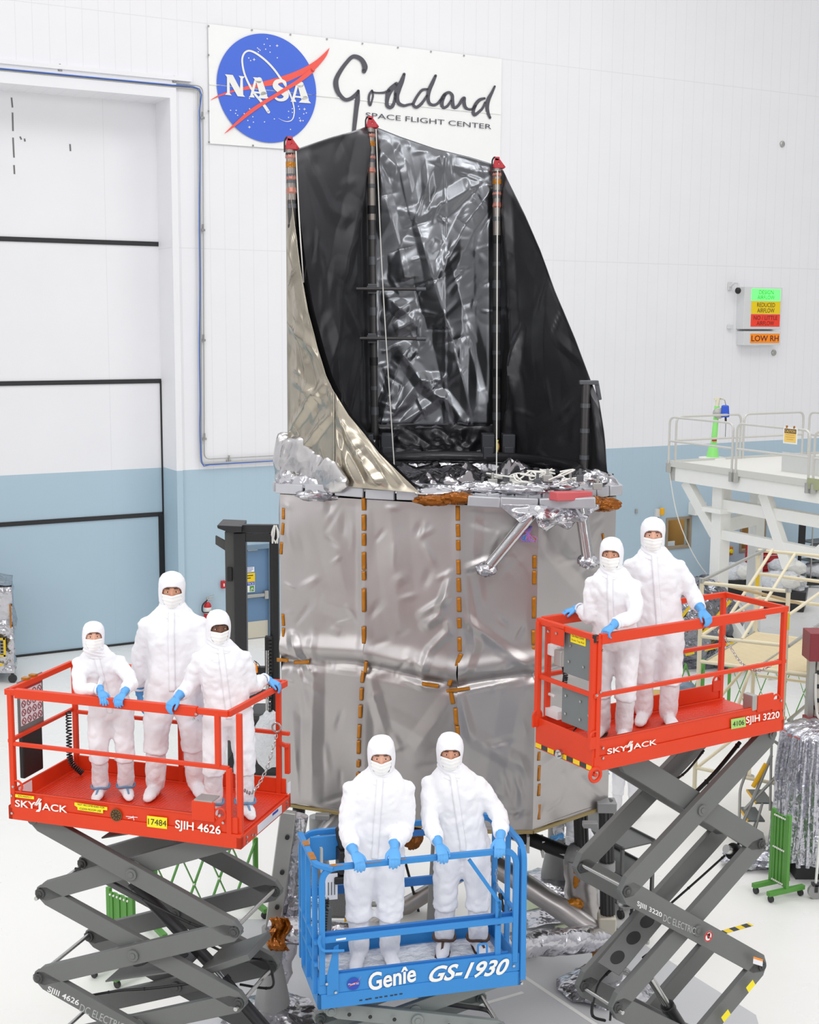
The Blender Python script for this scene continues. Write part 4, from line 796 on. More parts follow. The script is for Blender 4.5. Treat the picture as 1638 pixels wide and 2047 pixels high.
crumpled('amber_film_wad', PY(825, 1672, 14.9), (.1, .06, .12), M_kaptondark, st, .5, 2.2, 25.)
for x in (645, 735, 1078, 1180): q = PY(x, 1632 if x < 800 else 1648, 14.4 if x < 800 else 14.1); k = MB(); k.box(q, (.16, .1, .06)); k.build('foot_bracket', M_ped, st, bevel=.008)
# ============================================================ THE SCISSOR LIFTS
class Lift:
    def __init__(s, name, label, X, Y, yaw, zb, zt, l, w):
        s.X, s.Y, s.yaw, s.zb, s.zt, s.l, s.w = X, Y, yaw, zb, zt, l, w; s.dz = zb + .115
        s.u = V((math.cos(yaw), math.sin(yaw), 0)); s.v = V((-math.sin(yaw), math.cos(yaw), 0)); s.o = V((X, Y, 0))
        s.root = thing(name, label, 'scissor lift', (X, Y, 0), yaw)
    def lp(s, x, y, b=0.0):                  # pixel on the lift's own long upright plane at depth b -> local (a, b, z)
        c = s.o + s.v * b; r = ray(x, y); P = CAM + r * ((c - CAM).dot(s.v) / r.dot(s.v)); return V(((P - c).dot(s.u), b, P.z))
    def ep(s, x, y, a):                      # same on the short end plane at length a
        c = s.o + s.u * a; r = ray(x, y); P = CAM + r * ((c - CAM).dot(s.u) / r.dot(s.u)); return V((a, (P - c).dot(s.v), P.z))
    def world(s, a, b, z): return s.o + s.u * a + s.v * b + V((0, 0, z))
    def part(s, mb, name, m, parent=None, **k): return mb.build(name, m, parent or s.root, **k)
    def bars(s, name, m, segs, sec=.038, h=None, bevel=.004):
        out = []
        for p, q in segs:
            k = MB(); k.beam(p, q, sec, h or sec); out.append(s.part(k, name, m, bevel=bevel, smooth=False))
        return out
    def plate_text(s, body, x0, y0, x1, y1, xt, yt, m, parent, name, bold=0.0, shear=0.0, b=-.004):
        o, ex, ey = s.lp(x0, y0, b), s.lp(x1, y1, b), s.lp(xt, yt, b); k = MB(); k.text(body, o, ex - o, ey - o, bold, shear); return s.part(k, name, m, parent, smooth=False)
    def quad(s, pts, m, parent, name, b=-.003):
        k = MB(); k.add([s.lp(x, y, b) for x, y in pts], [tuple(range(len(pts)))]); return s.part(k, name, m, parent, smooth=False)
    def arm(s, p0, p1, h, th, b, m, name='scissor_arm'):
        d = V((p1[0] - p0[0], p1[1] - p0[1])); L = d.length; d.normalize(); n = V((-d[1], d[0]))
        prof = [(-.05, -h * .2), (.07, -h * .5), (L - .07, -h * .5), (L + .05, -h * .2), (L + .05, h * .22), (L - .03, h * .5), (.03, h * .5), (-.05, h * .22)]
        k = MB(); k.prism([(p0[0] + d[0] * t + n[0] * q, p0[1] + d[1] * t + n[1] * q) for t, q in prof], (0, b, 0), (1, 0, 0), (0, 0, 1), th); o = s.part(k, name, m, smooth=False, bevel=.006)
        for t in (0.0, L / 2, L):
            q = (p0[0] + d[0] * t, p0[1] + d[1] * t); k = MB(); k.cyl((q[0], b - .018, q[1]), (q[0], b + .002, q[1]), .045 if t != L / 2 else .05, n=18); k.cyl((q[0], b - .026, q[1]), (q[0], b - .016, q[1]), .025, n=14); s.part(k, 'pin', m, o, bevel=.003)
        return o
    def stack(s, zt, z_levels, aL, aR, h, th, m, inset, flip=False, gap=.075):
        """zig-zag of crossed arms: z_levels run from the platform down"""
        arms = []; zs = [zt] + z_levels
        for side in (0, 1):
            b_out = inset if side == 0 else s.w - inset; b_in = inset + gap if side == 0 else s.w - inset - gap
            for i in range(len(zs) - 1):
                top, bot = zs[i], zs[i + 1]; f = (i % 2 == 0) != flip
                for k_, b in ((0, b_out), (1, b_in)):
                    lr = f if k_ == 0 else not f; dz = .02 if k_ else -.02
                    p0, p1 = ((aL, top + dz), (aR, bot + dz)) if lr else ((aR, top + dz), (aL, bot + dz)); arms.append((side, i, k_, s.arm(p0, p1, h, th, b, m)))
        for i in range(1, len(zs)):
            for a in (aL, aR):
                for dz in (.02,):
                    k = MB(); k.cyl((a, inset, zs[i]), (a, s.w - inset, zs[i]), .018, n=12); s.part(k, 'cross_rod', M_steel)
        return arms
    def chassis(s, m, ztop):
        k = MB(); k.bb((-.05, .08, .16), (s.l + .05, s.w - .08, ztop)); o = s.part(k, 'chassis', m, smooth=False, bevel=.02)
        for a in (.2, s.l - .2):
            for b in (.04, s.w - .04): k = MB(); k.lathe([(.12, -.05), (.17, -.05), (.17, .05), (.12, .05)], (a, b, .17), 24, (0, 1, 0)); s.part(k, 'wheel', M_black)
M_plate = mat('diamond_plate_red', (214, 54, 24), .34, spec=.45); nt = M_plate.node_tree; tc = nt.nodes.new('ShaderNodeTexCoord'); vo = nt.nodes.new('ShaderNodeTexVoronoi'); vo.inputs['Scale'].default_value = 34; vo.inputs['Randomness'].default_value = .12
bp = nt.nodes.new('ShaderNodeBump'); bp.inputs['Strength'].default_value = .9; bp.inputs['Distance'].default_value = .01; nt.links.new(tc.outputs['Object'], vo.inputs['Vector']); nt.links.new(vo.outputs['Distance'], bp.inputs['Height']); nt.links.new(bp.outputs[0], nt.nodes['Principled BSDF'].inputs['Normal'])
M_sheet = mat('plain_sheet_print', (232, 232, 236), .5)
def bolts(L, pts, parent=None, axis='b'):
    for p in pts:
        p = V(p); d = V((0, -.012, 0)) if axis == 'b' else V((.012, 0, 0)) if axis == '+a' else V((-.012, 0, 0)); k = MB(); k.cyl(p, p + d, .011, n=8); L.part(k, 'bolt', M_steel, parent)
def chain(L, pts, name='chain', r=.016):
    c = spline(pts, 8); k = MB(); acc = 0
    d = [c[0]]
    for p in c[1:]:
        if (p - d[-1]).length > r * 1.9: d.append(p)
    for i in range(len(d) - 1):
        a, b = d[i], d[i + 1]; t, x, y = frame_for(b - a); w = x if i % 2 else y; m_ = (a + b) / 2
        k.tube([m_ + t * math.cos(q) * r * 1.45 + w * math.sin(q) * r * .8 for q in [2 * math.pi * j / 10 for j in range(10)]], r * .28, 5, closed=True)
    return L.part(k, name, M_steel)
def coil(L, pts, r=.022, turns=26, name='coiled_cord'):
    c = spline(pts, 20); n = turns * 10; P = []
    for i in range(n):
        f = i / (n - 1) * (len(c) - 1); j = min(int(f), len(c) - 2); q = c[j].lerp(c[j + 1], f - j); _, x, y = frame_for(c[j + 1] - c[j]); t = 2 * math.pi * i / 10; P.append(q + x * r * math.cos(t) + y * r * math.sin(t))
    k = MB(); k.tube(P, .0065, 6); return L.part(k, name, M_black)
def skyjack_body(L, near_top, fold):
    l, w, zb, dz = L.l, L.w, L.zb, L.dz
    k = MB(); k.bb((.02, .02, dz - .03), (l - .02, w - .02, dz)); L.part(k, 'deck_plate', M_plate, smooth=False)
    k = MB(); k.bb((0, 0, zb), (l, .05, zb + fold)); near = L.part(k, 'side_beam', M_red, smooth=False, bevel=.006)
    k = MB(); k.bb((.035, .012, zb + fold), (l - .035, .03, zb + near_top)); tb = L.part(k, 'toe_board', M_red, smooth=False, bevel=.005)
    k = MB(); k.bb((.035, .004, zb + near_top - .012), (l - .3, .035, zb + near_top)); L.part(k, 'toe_board_lip', M_red, tb, smooth=False, bevel=.003)
    k = MB(); k.bb((0, w - .05, zb), (l, w, zb + fold)); L.part(k, 'side_beam', M_red, smooth=False, bevel=.006)
    k = MB(); k.bb((.035, w - .03, zb + fold), (l - .035, w - .012, zb + near_top)); L.part(k, 'toe_board', M_red, smooth=False, bevel=.005)
    return near, tb
def rail_ring(L, zs, skip=(), sec=.036, a0=.02, a1=None, b0=.02, b1=None):
    a1 = a1 or L.l - .02; b1 = b1 or L.w - .02
    P = {'near': ((a0, b0), (a1, b0)), 'far': ((a0, b1), (a1, b1)), 'left': ((a0, b0), (a0, b1)), 'right': ((a1, b0), (a1, b1))}
    for z, sides in zs:
        for sd in sides:
            p, q = P[sd]; L.bars('rail', M_red, [((p[0], p[1], z), (q[0], q[1], z))], sec)

# ------------------------------------------------------------ the longer orange lift
LL = Lift('scissor_lift', 'orange scissor lift marked SJIH 4626 carrying three people in white coveralls', -3.357, 10.884, -.306, 3.402, 4.5, 2.135, 1.028)
near, tb = skyjack_body(LL, .25, .12); zt = LL.zt; zm = LL.lp(22, 1486, .02).z
k = MB(); k.bb((0, .0, LL.zb), (.045, LL.w, LL.zb + .12)); LL.part(k, 'end_beam', M_red, smooth=False, bevel=.006)
k = MB(); k.bb((.012, .05, LL.zb + .1), (.03, LL.w - .05, LL.zb + .25)); LL.part(k, 'toe_board', M_red, smooth=False, bevel=.004)
k = MB(); k.bb((LL.l - .045, .0, LL.zb), (LL.l, LL.w, LL.zb + .1)); rend = LL.part(k, 'end_beam', M_red, smooth=False, bevel=.006)
ac = LL.lp(457, 1444, .02).x; B1 = LL.w - .02
LL.bars('rail', M_red, [((.0, .02, zt), (ac, .02, zt)), ((ac, .02, zt), (LL.l - .03, B1, zt)), ((.02, B1, zt), (LL.l - .03, B1, zt)), ((.02, .02, zt), (.02, B1, zt))], .036, .05)
LL.bars('rail_sleeve', M_red, [((.1, .016, zt - .004), (LL.lp(395, 1430, .02).x, .016, zt - .004)), ((.1, B1 + .004, zt - .004), (1.6, B1 + .004, zt - .004))], .05, .078)
k = MB(); k.bb((.14, B1 - .03, zt - .26), (.16, B1 + .03, zt)); k.bb((.14, B1 - .16, zt - .27), (.16, B1 + .03, zt - .2)); LL.part(k, 'rail_bracket', M_red, smooth=False, bevel=.004)
LL.bars('mid_rail', M_red, [((.02, .02, zm), (ac, .02, zm)), ((.02, B1, zm), (LL.l, B1, zm)), ((.02, .02, zm + .02), (.02, B1, zm + .02)), ((LL.l - .1, B1, zm - .09), (LL.l, B1 - .06, zm - .09))], .032)
a436, a476, a458 = LL.lp(436, 1490, .02).x, LL.lp(476, 1500, .02).x, LL.lp(459, 1590, .02).x
LL.bars('post', M_red, [((.045, .02, LL.zb + .1), (.045, .02, zt)), ((a436, .02, zm), (a436, .02, zt)), ((a476, .05, LL.zb + .1), (a476, .05, zt)), ((a458, .02, LL.zb + .1), (a458, .02, zm)), ((.045, B1, LL.zb + .1), (.045, B1, zt)), ((1.1, B1, LL.zb + .1), (1.1, B1, zt)), ((LL.l - .1, B1, LL.zb + .1), (LL.l - .1, B1, zt)), ((LL.l - .02, B1, LL.zb + .3), (LL.l - .02, B1, zm - .09)), ((-.02, .12, LL.zb + .1), (-.02, .12, zm))], .042)
bolts(LL, [LL.lp(x, y, .0) for x, y in [(27, 1572), (25, 1625), (24, 1590), (395, 1440), (388, 1437), (393, 1427), (447, 1644), (440, 1630)]])
for x, y in ((34, 1572), (440, 1628)): c = LL.lp(x, y, .012); k = MB(); k.tube(arc(c, .05, R(-60), R(240), 14, (1, 0, 0), (0, 0, 1)), .009, 6); LL.part(k, 'hook_loop', M_red)
k = MB(); p = LL.lp(402, 1640, .0); q = LL.lp(425, 1612, .0); k.bb((p.x - .08, -.006, LL.zb + .2), (p.x + .12, .02, LL.zb + .36)); LL.part(k, 'latch_plate', M_red, smooth=False, bevel=.006)
k = MB(); k.bb((p.x - .06, .0, LL.zb + .36), (p.x + .1, .14, LL.zb + .372)); LL.part(k, 'latch_tray', M_alu, smooth=False)
# boards and cords on the left end
c0 = LL.ep(47, 1400, .0); k = MB(); k.bb((-.012, c0.y - .08, zt - .42), (.0, c0.y + .30, zt + .03)); bd = LL.part(k, 'warning_board', M_panelgrey, smooth=False, bevel=.01)
k = MB(); k.bb((.0, c0.y - .05, zt - .36), (.004, c0.y + .27, zt - .06)); sh = LL.part(k, 'printed_sheet', M_sheet, bd, smooth=False)
k = MB(); k.bb((.0, c0.y - .05, zt - .055), (.005, c0.y + .27, zt - .0)); LL.part(k, 'red_header', M_safety_red, bd, smooth=False)
M_pic = mat('pictogram_red', (150, 50, 60), .6)
for i in range(4):
    for j in range(4):
        cc = V((.008, c0.y - .01 + .08 * i, zt - .1 - .075 * j)); k = MB(); k.tube(arc(cc, .028, 0, 2 * math.pi, 14, (0, 1, 0), (0, 0, 1))[:-1], .0035, 4, closed=True); k.beam(cc + V((0, -.018, .018)), cc + V((0, .018, -.018)), .004, .004); LL.part(k, 'prohibition_pictogram', M_pic, sh)
for y in (.02, .13): k = MB(); k.bb((-.03, c0.y + y, zt + .02), (.03, c0.y + y + .05, zt + .045)); LL.part(k, 'amber_tape_piece', M_kapton, bd, smooth=False)
k = MB(); k.bb((-.03, c0.y - .05, zm - .38), (.02, c0.y + .24, zm + .02)); o = LL.part(k, 'manual_box', M_black, smooth=False, bevel=.012)
k = MB(); k.bb((-.02, c0.y - .03, zm + .02), (.01, c0.y + .22, zm + .03)); LL.part(k, 'manual_edge', mat('card_edge', (190, 160, 110), .7), o, smooth=False)
coil(LL, [LL.ep(137, 1422, .05), LL.ep(138, 1470, .06), LL.ep(141, 1520, .1), V((.2, LL.ep(142, 1530, .06).y - .04, LL.dz + .03))])
k = MB(); q = LL.ep(49, 1538, .03); k.bb((.0305, q.y - .1, LL.zb + .14), (.033, q.y + .1, LL.zb + .24)); LL.part(k, 'paper_label', M_sheet, smooth=False)
# chain across the entrance and labels on the end beam
chain(LL, [V((a476 + .03, .06, zm - .18)), V((LL.l - .05, .35, zm - .3)), V((LL.l - .08, .7, zm - .22)), V((LL.l - .1, B1 - .03, zm + .02))])
k = MB(); c = V((LL.l - .1, B1 - .05, zm + .06)); k.tube(arc(c, .04, 0, 2 * math.pi, 14, (1, 0, 0), (0, 0, 1))[:-1], .009, 6, closed=True); LL.part(k, 'snap_hook', M_steel)
k = MB(); k.bb((LL.l, .32, LL.zb + .015), (LL.l + .003, .82, LL.zb + .085)); LL.part(k, 'paper_label', M_sheet, smooth=False)
k = MB(); k.bb((LL.l + .003, .62, LL.zb + .06), (LL.l + .005, .74, LL.zb + .08)); LL.part(k, 'blue_print', M_royal, smooth=False)
k = MB(); k.bb((LL.l, B1 - .05, LL.zb + .13), (LL.l + .003, B1 + .01, LL.zb + .23)); LL.part(k, 'paper_label', M_sheet, smooth=False)
bolts(LL, [(LL.l, .1, LL.zb + .03), (LL.l, .1, LL.zb + .07), (LL.l, .2, LL.zb + .05), (LL.l, .93, LL.zb + .03), (LL.l, .93, LL.zb + .07), (LL.l, .26, LL.zb + .03)], rend, '+a')
def sky_logo(L, P, parent):                  # P: lower-left, lower-right, upper-left pixels of the word
    o = L.part(MB().text('SKY', L.lp(*P[0], -.002), (L.lp(*P[1], -.002) - L.lp(*P[0], -.002)) * .40, L.lp(*P[2], -.002) - L.lp(*P[0], -.002), .018), 'brand_lettering', M_white, parent, smooth=False)
    a, b, c = L.lp(*P[0], -.002), L.lp(*P[1], -.002), L.lp(*P[2], -.002); ex, ey = b - a, c - a
    k = MB(); k.text('ACK', a + ex * .52, ex * .48, ey, .018); L.part(k, 'brand_lettering', M_white, parent, smooth=False)
    k = MB()
    for d in (0, .018): k.add([a + ex * (.37 + d) + ey * .55, a + ex * (.405 + d) + ey * .5, a + ex * (.50 + d) + ey * (1.55 - d * 3), a + ex * (.455 + d) + ey * (1.6 - d * 3)], [(0, 1, 2, 3)])
    k.add([a + ex * q[0] + ey * q[1] for q in ((.455, 1.0), (.51, 1.05), (.50, .0), (.47, -.32), (.40, -.36), (.42, -.12), (.455, .02))], [tuple(range(7))]); L.part(k, 'brand_mark', M_white, parent, smooth=False)
sky_logo(LL, [(30.5, 1612), (135, 1625), (30.5, 1598)], near)
for o in [x for x in col.objects if x.parent == near]: o.location.y = -.004
k_ = LL.plate_text('SJIH 4626', 350, 1660.5, 441, 1673.5, 350.5, 1638.5, M_white, near, 'model_lettering', .018)
yl = LL.quad([(294, 1630.5), (334, 1635), (334, 1657.5), (294, 1652.5)], M_yellow, near, 'asset_label', -.004)
LL.plate_text('17484', 296, 1648, 332.5, 1652.5, 296, 1636, M_black_txt, yl, 'lettering', b=-.006)
y1_ = LL.quad([(149, 1604), (214.5, 1613.5), (214.5, 1620), (206, 1619), (206, 1626), (155, 1619), (155, 1614), (149, 1610)], M_yellow, near, 'yellow_notice', -.004)
LL.plate_text('NOT RECOMENDED FOR', 155, 1609.5, 209, 1616.8, 155, 1605.8, M_black_txt, y1_, 'lettering', b=-.006); LL.plate_text('CLEAN ROOM USE', 159, 1618, 202, 1623.6, 159, 1614, M_black_txt, y1_, 'lettering', b=-.006)
y2_ = LL.quad([(30.5, 1587.5), (68, 1592), (68, 1598), (30.5, 1593.5)], M_yellow, near, 'yellow_notice', -.004); LL.plate_text('079-MAP517', 36, 1592.6, 63, 1595.8, 36, 1589.6, M_black_txt, y2_, 'lettering', b=-.006)
c = LL.lp(232, 1629.5, -.004); k = MB(); k.add([c + V((.053 * math.cos(t * math.pi / 14), 0, .053 * math.sin(t * math.pi / 14))) for t in range(28)], [tuple(range(28))]); se = LL.part(k, 'round_seal', mat('seal_brown', (120, 84, 30), .5, var=.4, scale=60), near, smooth=False)
k = MB()
for i in range(10): t = i * math.pi / 5; k.beam(c + V((.01 * math.cos(t), -.002, .01 * math.sin(t))), c + V((.04 * math.cos(t), -.002, .04 * math.sin(t))), .002, .006)
k.tube(arc(c + V((0, -.002, 0)), .044, 0, 2 * math.pi, 24, (1, 0, 0), (0, 0, 1))[:-1], .002, 4, closed=True); LL.part(k, 'seal_print', M_black_txt, se)
k = MB()
for (xa, ya, xb, yb) in ((252, 1632, 275, 1634), (256, 1636, 268, 1634), (266, 1631, 268, 1640)): k.beam(LL.lp(xa, ya, -.003), LL.lp(xb, yb, -.003), .002, .005)
LL.part(k, 'scratch_marks', M_sheet, near)
zL = [LL.lp(473, 1856, .12).z, LL.lp(68, 1946, .12).z]; zL += [zL[1] - (zL[0] - zL[1]), zL[1] - 2 * (zL[0] - zL[1])]
ztop = LL.lp(94, 1664, .12).z + .13
armsL = LL.stack(ztop, [zL[0], zL[1], zL[2], .6], .17, 2.02, .165, .06, M_grey, .10)
LL.chassis(M_grey, .52)
for z, sl, a0 in ((ztop - .16, .2, .75), (zL[1] - .02, .22, .75)):      # perforated cross plates
    k = MB(); p0, p1 = V((a0, .22, z)), V((a0 + .75, .22, z + sl)); k.add([p0, p1, p1 + V((0, LL.w - .44, 0)), p0 + V((0, LL.w - .44, 0))], [(0, 1, 2, 3)]); o = LL.part(k, 'cross_plate', M_grey, smooth=False, solid=.012)
    nn = (p1 - p0).cross(V((0, 1, 0))).normalized() * -1
    for t in (.25, .5, .75):
        c = p0.lerp(p1, t) + V((0, (LL.w - .44) * .5, 0)); k = MB(); k.cyl(c - nn * .009, c + nn * .009, .075, n=20); LL.part(k, 'plate_opening', M_black, o)
def ram(L, p0, p1, split, r=.055, b=.5):
    a, c = V(p0), V(p1); m_ = a.lerp(c, split); k = MB(); k.cyl(a, m_, r * .6, n=16); o = L.part(k, 'ram_rod', M_steel); k = MB(); k.cyl(m_, c, r, n=18); k.cyl(m_, m_ + (c - a).normalized() * .05, r * 1.15, n=18); L.part(k, 'ram_barrel', M_dark)
ram(LL, LL.lp(252, 1748, .5), LL.lp(425, 1930, .5), .08)
ram(LL, LL.lp(395, 1900, .5), LL.lp(560, 2090, .5), .3)
k = MB(); k.beam(LL.lp(420, 1925, .5), LL.lp(520, 1890, .5), .45, .06); LL.part(k, 'ram_mount', M_grey, smooth=False, bevel=.01)
def cable(L, px, b, r=.011, ties=True):
    c = spline([L.lp(x, y, b) for x, y in px], 6); k = MB(); k.tube(c, r, 6); o = L.part(k, 'cable', M_black)
    if ties:
        for q in c[4::7]: k = MB(); k.cyl(q - V((.006, 0, 0)), q + V((.006, 0, 0)), r * 1.25, n=8); k.tube([q, q + V((.0, -.01, .018))], .003, 4); L.part(k, 'cable_tie', M_black, o)
cable(LL, [(150, 1736), (215, 1758), (300, 1805), (380, 1845), (430, 1862)], .28); cable(LL, [(180, 1990), (240, 1980), (300, 1976), (380, 1966)], .3)
cable(LL, [(420, 1890), (470, 1912), (530, 1920), (545, 1950), (540, 1975), (480, 1968)], .7); cable(LL, [(250, 2030), (320, 2026), (400, 2022)], .3)
for (p0, p1, pt, bold, t, x) in (((93, 1984.5), (155.5, 2014), (97, 1970.5), .015, 'SJIII 4626', 0), ((158, 2021), (246, 2062), (162, 2006.5), -.005, 'DC ELECTRIC', 1)):
    LL.plate_text(t, *p0, *p1, *pt, mat('arm_lettering_%d' % x, (226, 226, 224) if not x else (170, 172, 170), .5), armsL[4][3], 'model_lettering', bold, b=.034)

# ------------------------------------------------------------ the shorter orange lift
LR = Lift('scissor_lift', 'orange scissor lift marked SJIH 3220 carrying two people in white coveralls', 1.519, 10.6, .568, 3.933, 5.049, 2.2185, .779)
near, tb = skyjack_body(LR, .27, .125); l, w, zt, zb, dz = LR.l, LR.w, LR.zt, LR.zb, LR.dz
zm = LR.lp(1197, 1390, .02).z
k = MB(); k.bb((-.012, .01, zb - .0), (.012, w - .01, zb + .27)); end = LR.part(k, 'end_panel', M_red, smooth=False, bevel=.005)
k = MB(); k.bb((-.016, .02, zb + .012), (-.0125, w - .02, zb + .05)); LR.part(k, 'hazard_tape', M_hazard, end, smooth=False)
q = LR.ep(1122, 1507, -.012); k = MB(); k.cyl(q, q + V((-.03, 0, 0)), .04, n=20); k.cyl(q + V((-.03, 0, 0)), q + V((-.05, 0, 0)), .022, n=6); LR.part(k, 'end_bolt', M_steel, end)
k = MB(); k.tube(arc((0, 0, 0), .055, 0, 2 * math.pi, 18, (1, 0, 0), (0, 0, 1))[:-1], .016, 8, closed=True); k.cyl((0, -.01, 0), (0, .03, 0), .018); o = LR.part(k, 'roller', M_red); o.location = (.01, .0, zb - .02)
k = MB(); k.bb((l - .04, 0, zb), (l, w, zb + .11)); LR.part(k, 'end_beam', M_red, smooth=False, bevel=.005)
LR.bars('rail', M_red, [((.0, .02, zt), (l, .02, zt)), ((.0, w - .02, zt), (l, w - .02, zt)), ((l - .02, .02, zt), (l - .02, w - .02, zt)), ((.0, .0, zt + .002), (.0, w, zt + .002))], .036, .05)
LR.bars('rail_sleeve', M_red, [((.04, .014, zt - .01), (LR.lp(1528, 1230, .02).x, .014, zt - .01)), ((.04, w - .014, zt - .01), (1.5, w - .014, zt - .01))], .046, .085)
LR.bars('mid_rail', M_red, [((.0, .02, zm), (l, .02, zm)), ((.0, w - .02, zm), (l, w - .02, zm)), ((.0, .0, zm), (.0, w, zm))], .034)
LR.bars('post', M_red, [((.03, .02, zb + .1), (.03, .02, zt)), ((-.012, .035, zb + .2), (-.012, .035, zt)), ((-.012, w - .03, zb + .2), (-.012, w - .03, zt)), ((.1, w - .02, zb + .1), (.1, w - .02, zt)), ((l - .04, .02, zb + .1), (l - .04, .02, zt)), ((l - .04, w - .02, zb + .1), (l - .04, w - .02, zt)), ((1.15, w - .02, zb + .1), (1.15, w - .02, zt))], .044)
k = MB(); k.bb((-.03, .0, zt - .03), (.01, .03, zt + .03)); LR.part(k, 'rail_cap', M_black, smooth=False)
pe = lambda x, y: LR.ep(x, y, .03)
p0, p1 = pe(1130, 1275), pe(1180, 1362); k = MB(); k.bb((.02, p1.y, p1.z), (.032, p0.y, zt - .03)); o = LR.part(k, 'control_panel_cover', M_panelgrey, smooth=False, bevel=.012)
lb = LR.part(MB().bb((.014, p1.y + .05, zt - .10), (.02, p1.y + .24, zt - .02)), 'yellow_label', M_yellow, o, smooth=False)
k = MB(); k.text('Do Not Climb', (.012, p1.y + .22, zt - .052), (0, -.15, 0), (0, 0, .02)); k.text('From Top Rail', (.012, p1.y + .225, zt - .09), (0, -.16, 0), (0, 0, .022)); LR.part(k, 'lettering', mat('label_brown_text', (150, 70, 10), .6), lb, smooth=False)
p0, p1 = pe(1126, 1368), pe(1183, 1470); k = MB(); k.bb((.02, p1.y, p1.z + .02), (.032, p0.y, zm - .02)); o2 = LR.part(k, 'lower_cover', M_panelgrey, smooth=False, bevel=.012)
for oo, pts in ((o, [(1141, 1322), (1170, 1333), (1144, 1290)]), (o2, [(1135, 1390), (1164, 1402), (1134, 1426), (1163, 1438), (1181, 1430), (1181, 1465)])): bolts(LR, [pe(*q) - V((.01, 0, 0)) for q in pts], oo, '-a')
q = LR.ep(1113, 1285, -.02); k = MB(); k.bb((-.03, q.y - .1, zt - .15), (-.018, q.y + .07, zt + .01)); k.bb((-.03, q.y - .1, zt - .01), (.02, q.y + .12, zt + .03)); LR.part(k, 'rail_bracket', M_red, smooth=False, bevel=.006)
k = MB(); q = LR.ep(1108, 1300, .1); k.box(q, (.05, .13, .1)); LR.part(k, 'control_box', M_box, smooth=False, bevel=.01)
k = MB(); q = LR.ep(1122, 1315, .1); k.box(q, (.08, .1, .14)); LR.part(k, 'control_mount', M_alu, smooth=False, bevel=.01)
k = MB(); q = LR.ep(1138, 1272, .12); k.cyl(q - V((0, 0, .1)), q + V((0, 0, .05)), .022); LR.part(k, 'joystick', M_black)
coil(LR, [LR.ep(1128, 1330, .12), LR.ep(1131, 1350, .14), LR.ep(1131, 1380, .14), V((.2, w * .6, dz + .02))], .018, 18)
k = MB(); q = LR.ep(1112, 1425, .12); k.box(q, (.1, .17, .07)); q2 = LR.ep(1093, 1400, .1); k.tube(spline([q + V((0, .06, 0)), q + V((0, .12, .03)), q2, q2 + V((0, -.01, .06)), q + V((0, .02, .14))], 6), .014, 8); LR.part(k, 'outlet_box', M_box)
for pts, ax in (([LR.lp(1205, 1300, .0), LR.lp(1205, 1495, 0), LR.lp(1205, 1515, 0), LR.lp(1530, 1231, 0), LR.lp(1561, 1400, 0), LR.lp(1566, 1420, 0), LR.lp(1200, 1383, 0)], 'b'), ([LR.ep(1098, 1262, -.03), LR.ep(1114, 1266, -.03), LR.ep(1195, 1390, -.03)], '-a')): bolts(LR, pts, None, ax)
for a, b in ((l - .04, w - .02), (l - .05, .02), (.06, .02), (.04, w - .03)): k = MB(); k.tube(arc((a - .06, b - .012, zb + .3), .045, R(0), R(200), 12, (1, 0, 0), (0, 0, 1)), .01, 6); k.bb((a - .11, b - .02, zb + .2), (a - .01, b, zb + .3)); LR.part(k, 'hook_loop', M_red)
k = MB(); p = LR.lp(1533, 1425, 0); k.bb((p.x - .12, -.005, zb + .22), (p.x + .08, .02, zb + .37)); LR.part(k, 'latch_plate', M_red, smooth=False, bevel=.006)
k = MB(); k.bb((p.x - .18, .0, zb + .24), (p.x - .12, .12, zb + .38)); LR.part(k, 'latch_tray', M_alu, smooth=False, bevel=.008)
chain(LR, [V((l - .05, w - .05, zm + .1)), V((l - .04, w * .65, zm - .12)), V((l - .03, w * .35, zm - .14)), V((l - .03, .06, zm + .02))], r=.015)
sky_logo(LR, [(1214, 1508), (1313, 1488), (1214, 1497)], near)
for o in [x for x in col.objects if x.parent == near]: o.location.y = -.004
LR.plate_text('SJIH 3220', 1492, 1450.5, 1559, 1439, 1492, 1432.5, M_white, near, 'model_lettering', .018)
g_ = LR.quad([(1462, 1438), (1490.5, 1433), (1492, 1452.5), (1462.5, 1458)], mat('green_label', (164, 206, 110), .5), near, 'asset_label', -.003); LR.plate_text('4106', 1466, 1453, 1488.5, 1448.5, 1466, 1443, M_black_txt, g_, 'lettering', b=-.006)
zR = [LR.lp(1255, 1775, .1).z, LR.lp(1230, 2029, .1).z]; ztop = zb - .03
armsR = LR.stack(ztop, [zR[0], zR[1], max(.45, 2 * zR[1] - zR[0])], .47, 2.17, .2, .06, M_grey, .09, flip=True)
LR.chassis(M_grey, .42)
k = MB(); p0, p1 = LR.lp(1238, 1950, .25), LR.lp(1330, 1838, .25); k.add([p0, p1, p1 + V((0, w - .5, 0)), p0 + V((0, w - .5, 0))], [(0, 1, 2, 3)]); o = LR.part(k, 'cross_plate', M_grey, smooth=False, solid=.012)
nn = (p1 - p0).cross(V((0, 1, 0))).normalized()
for t in (.2, .55, .85): c = p0.lerp(p1, t) + V((0, (w - .5) * .5, 0)); k = MB(); k.cyl(c - nn * .009, c + nn * .009, .07, n=20); LR.part(k, 'plate_opening', M_black, o)
ram(LR, LR.lp(1300, 1955, .4), LR.lp(1375, 2075, .4), .45, .06)
ram(LR, LR.lp(1452, 1697, .4), LR.lp(1492, 1712, .4), .3, .07)
cable(LR, [(1385, 1590), (1430, 1545), (1480, 1484)], .35, .02); cable(LR, [(1350, 1560), (1375, 1540), (1408, 1500)], .62)
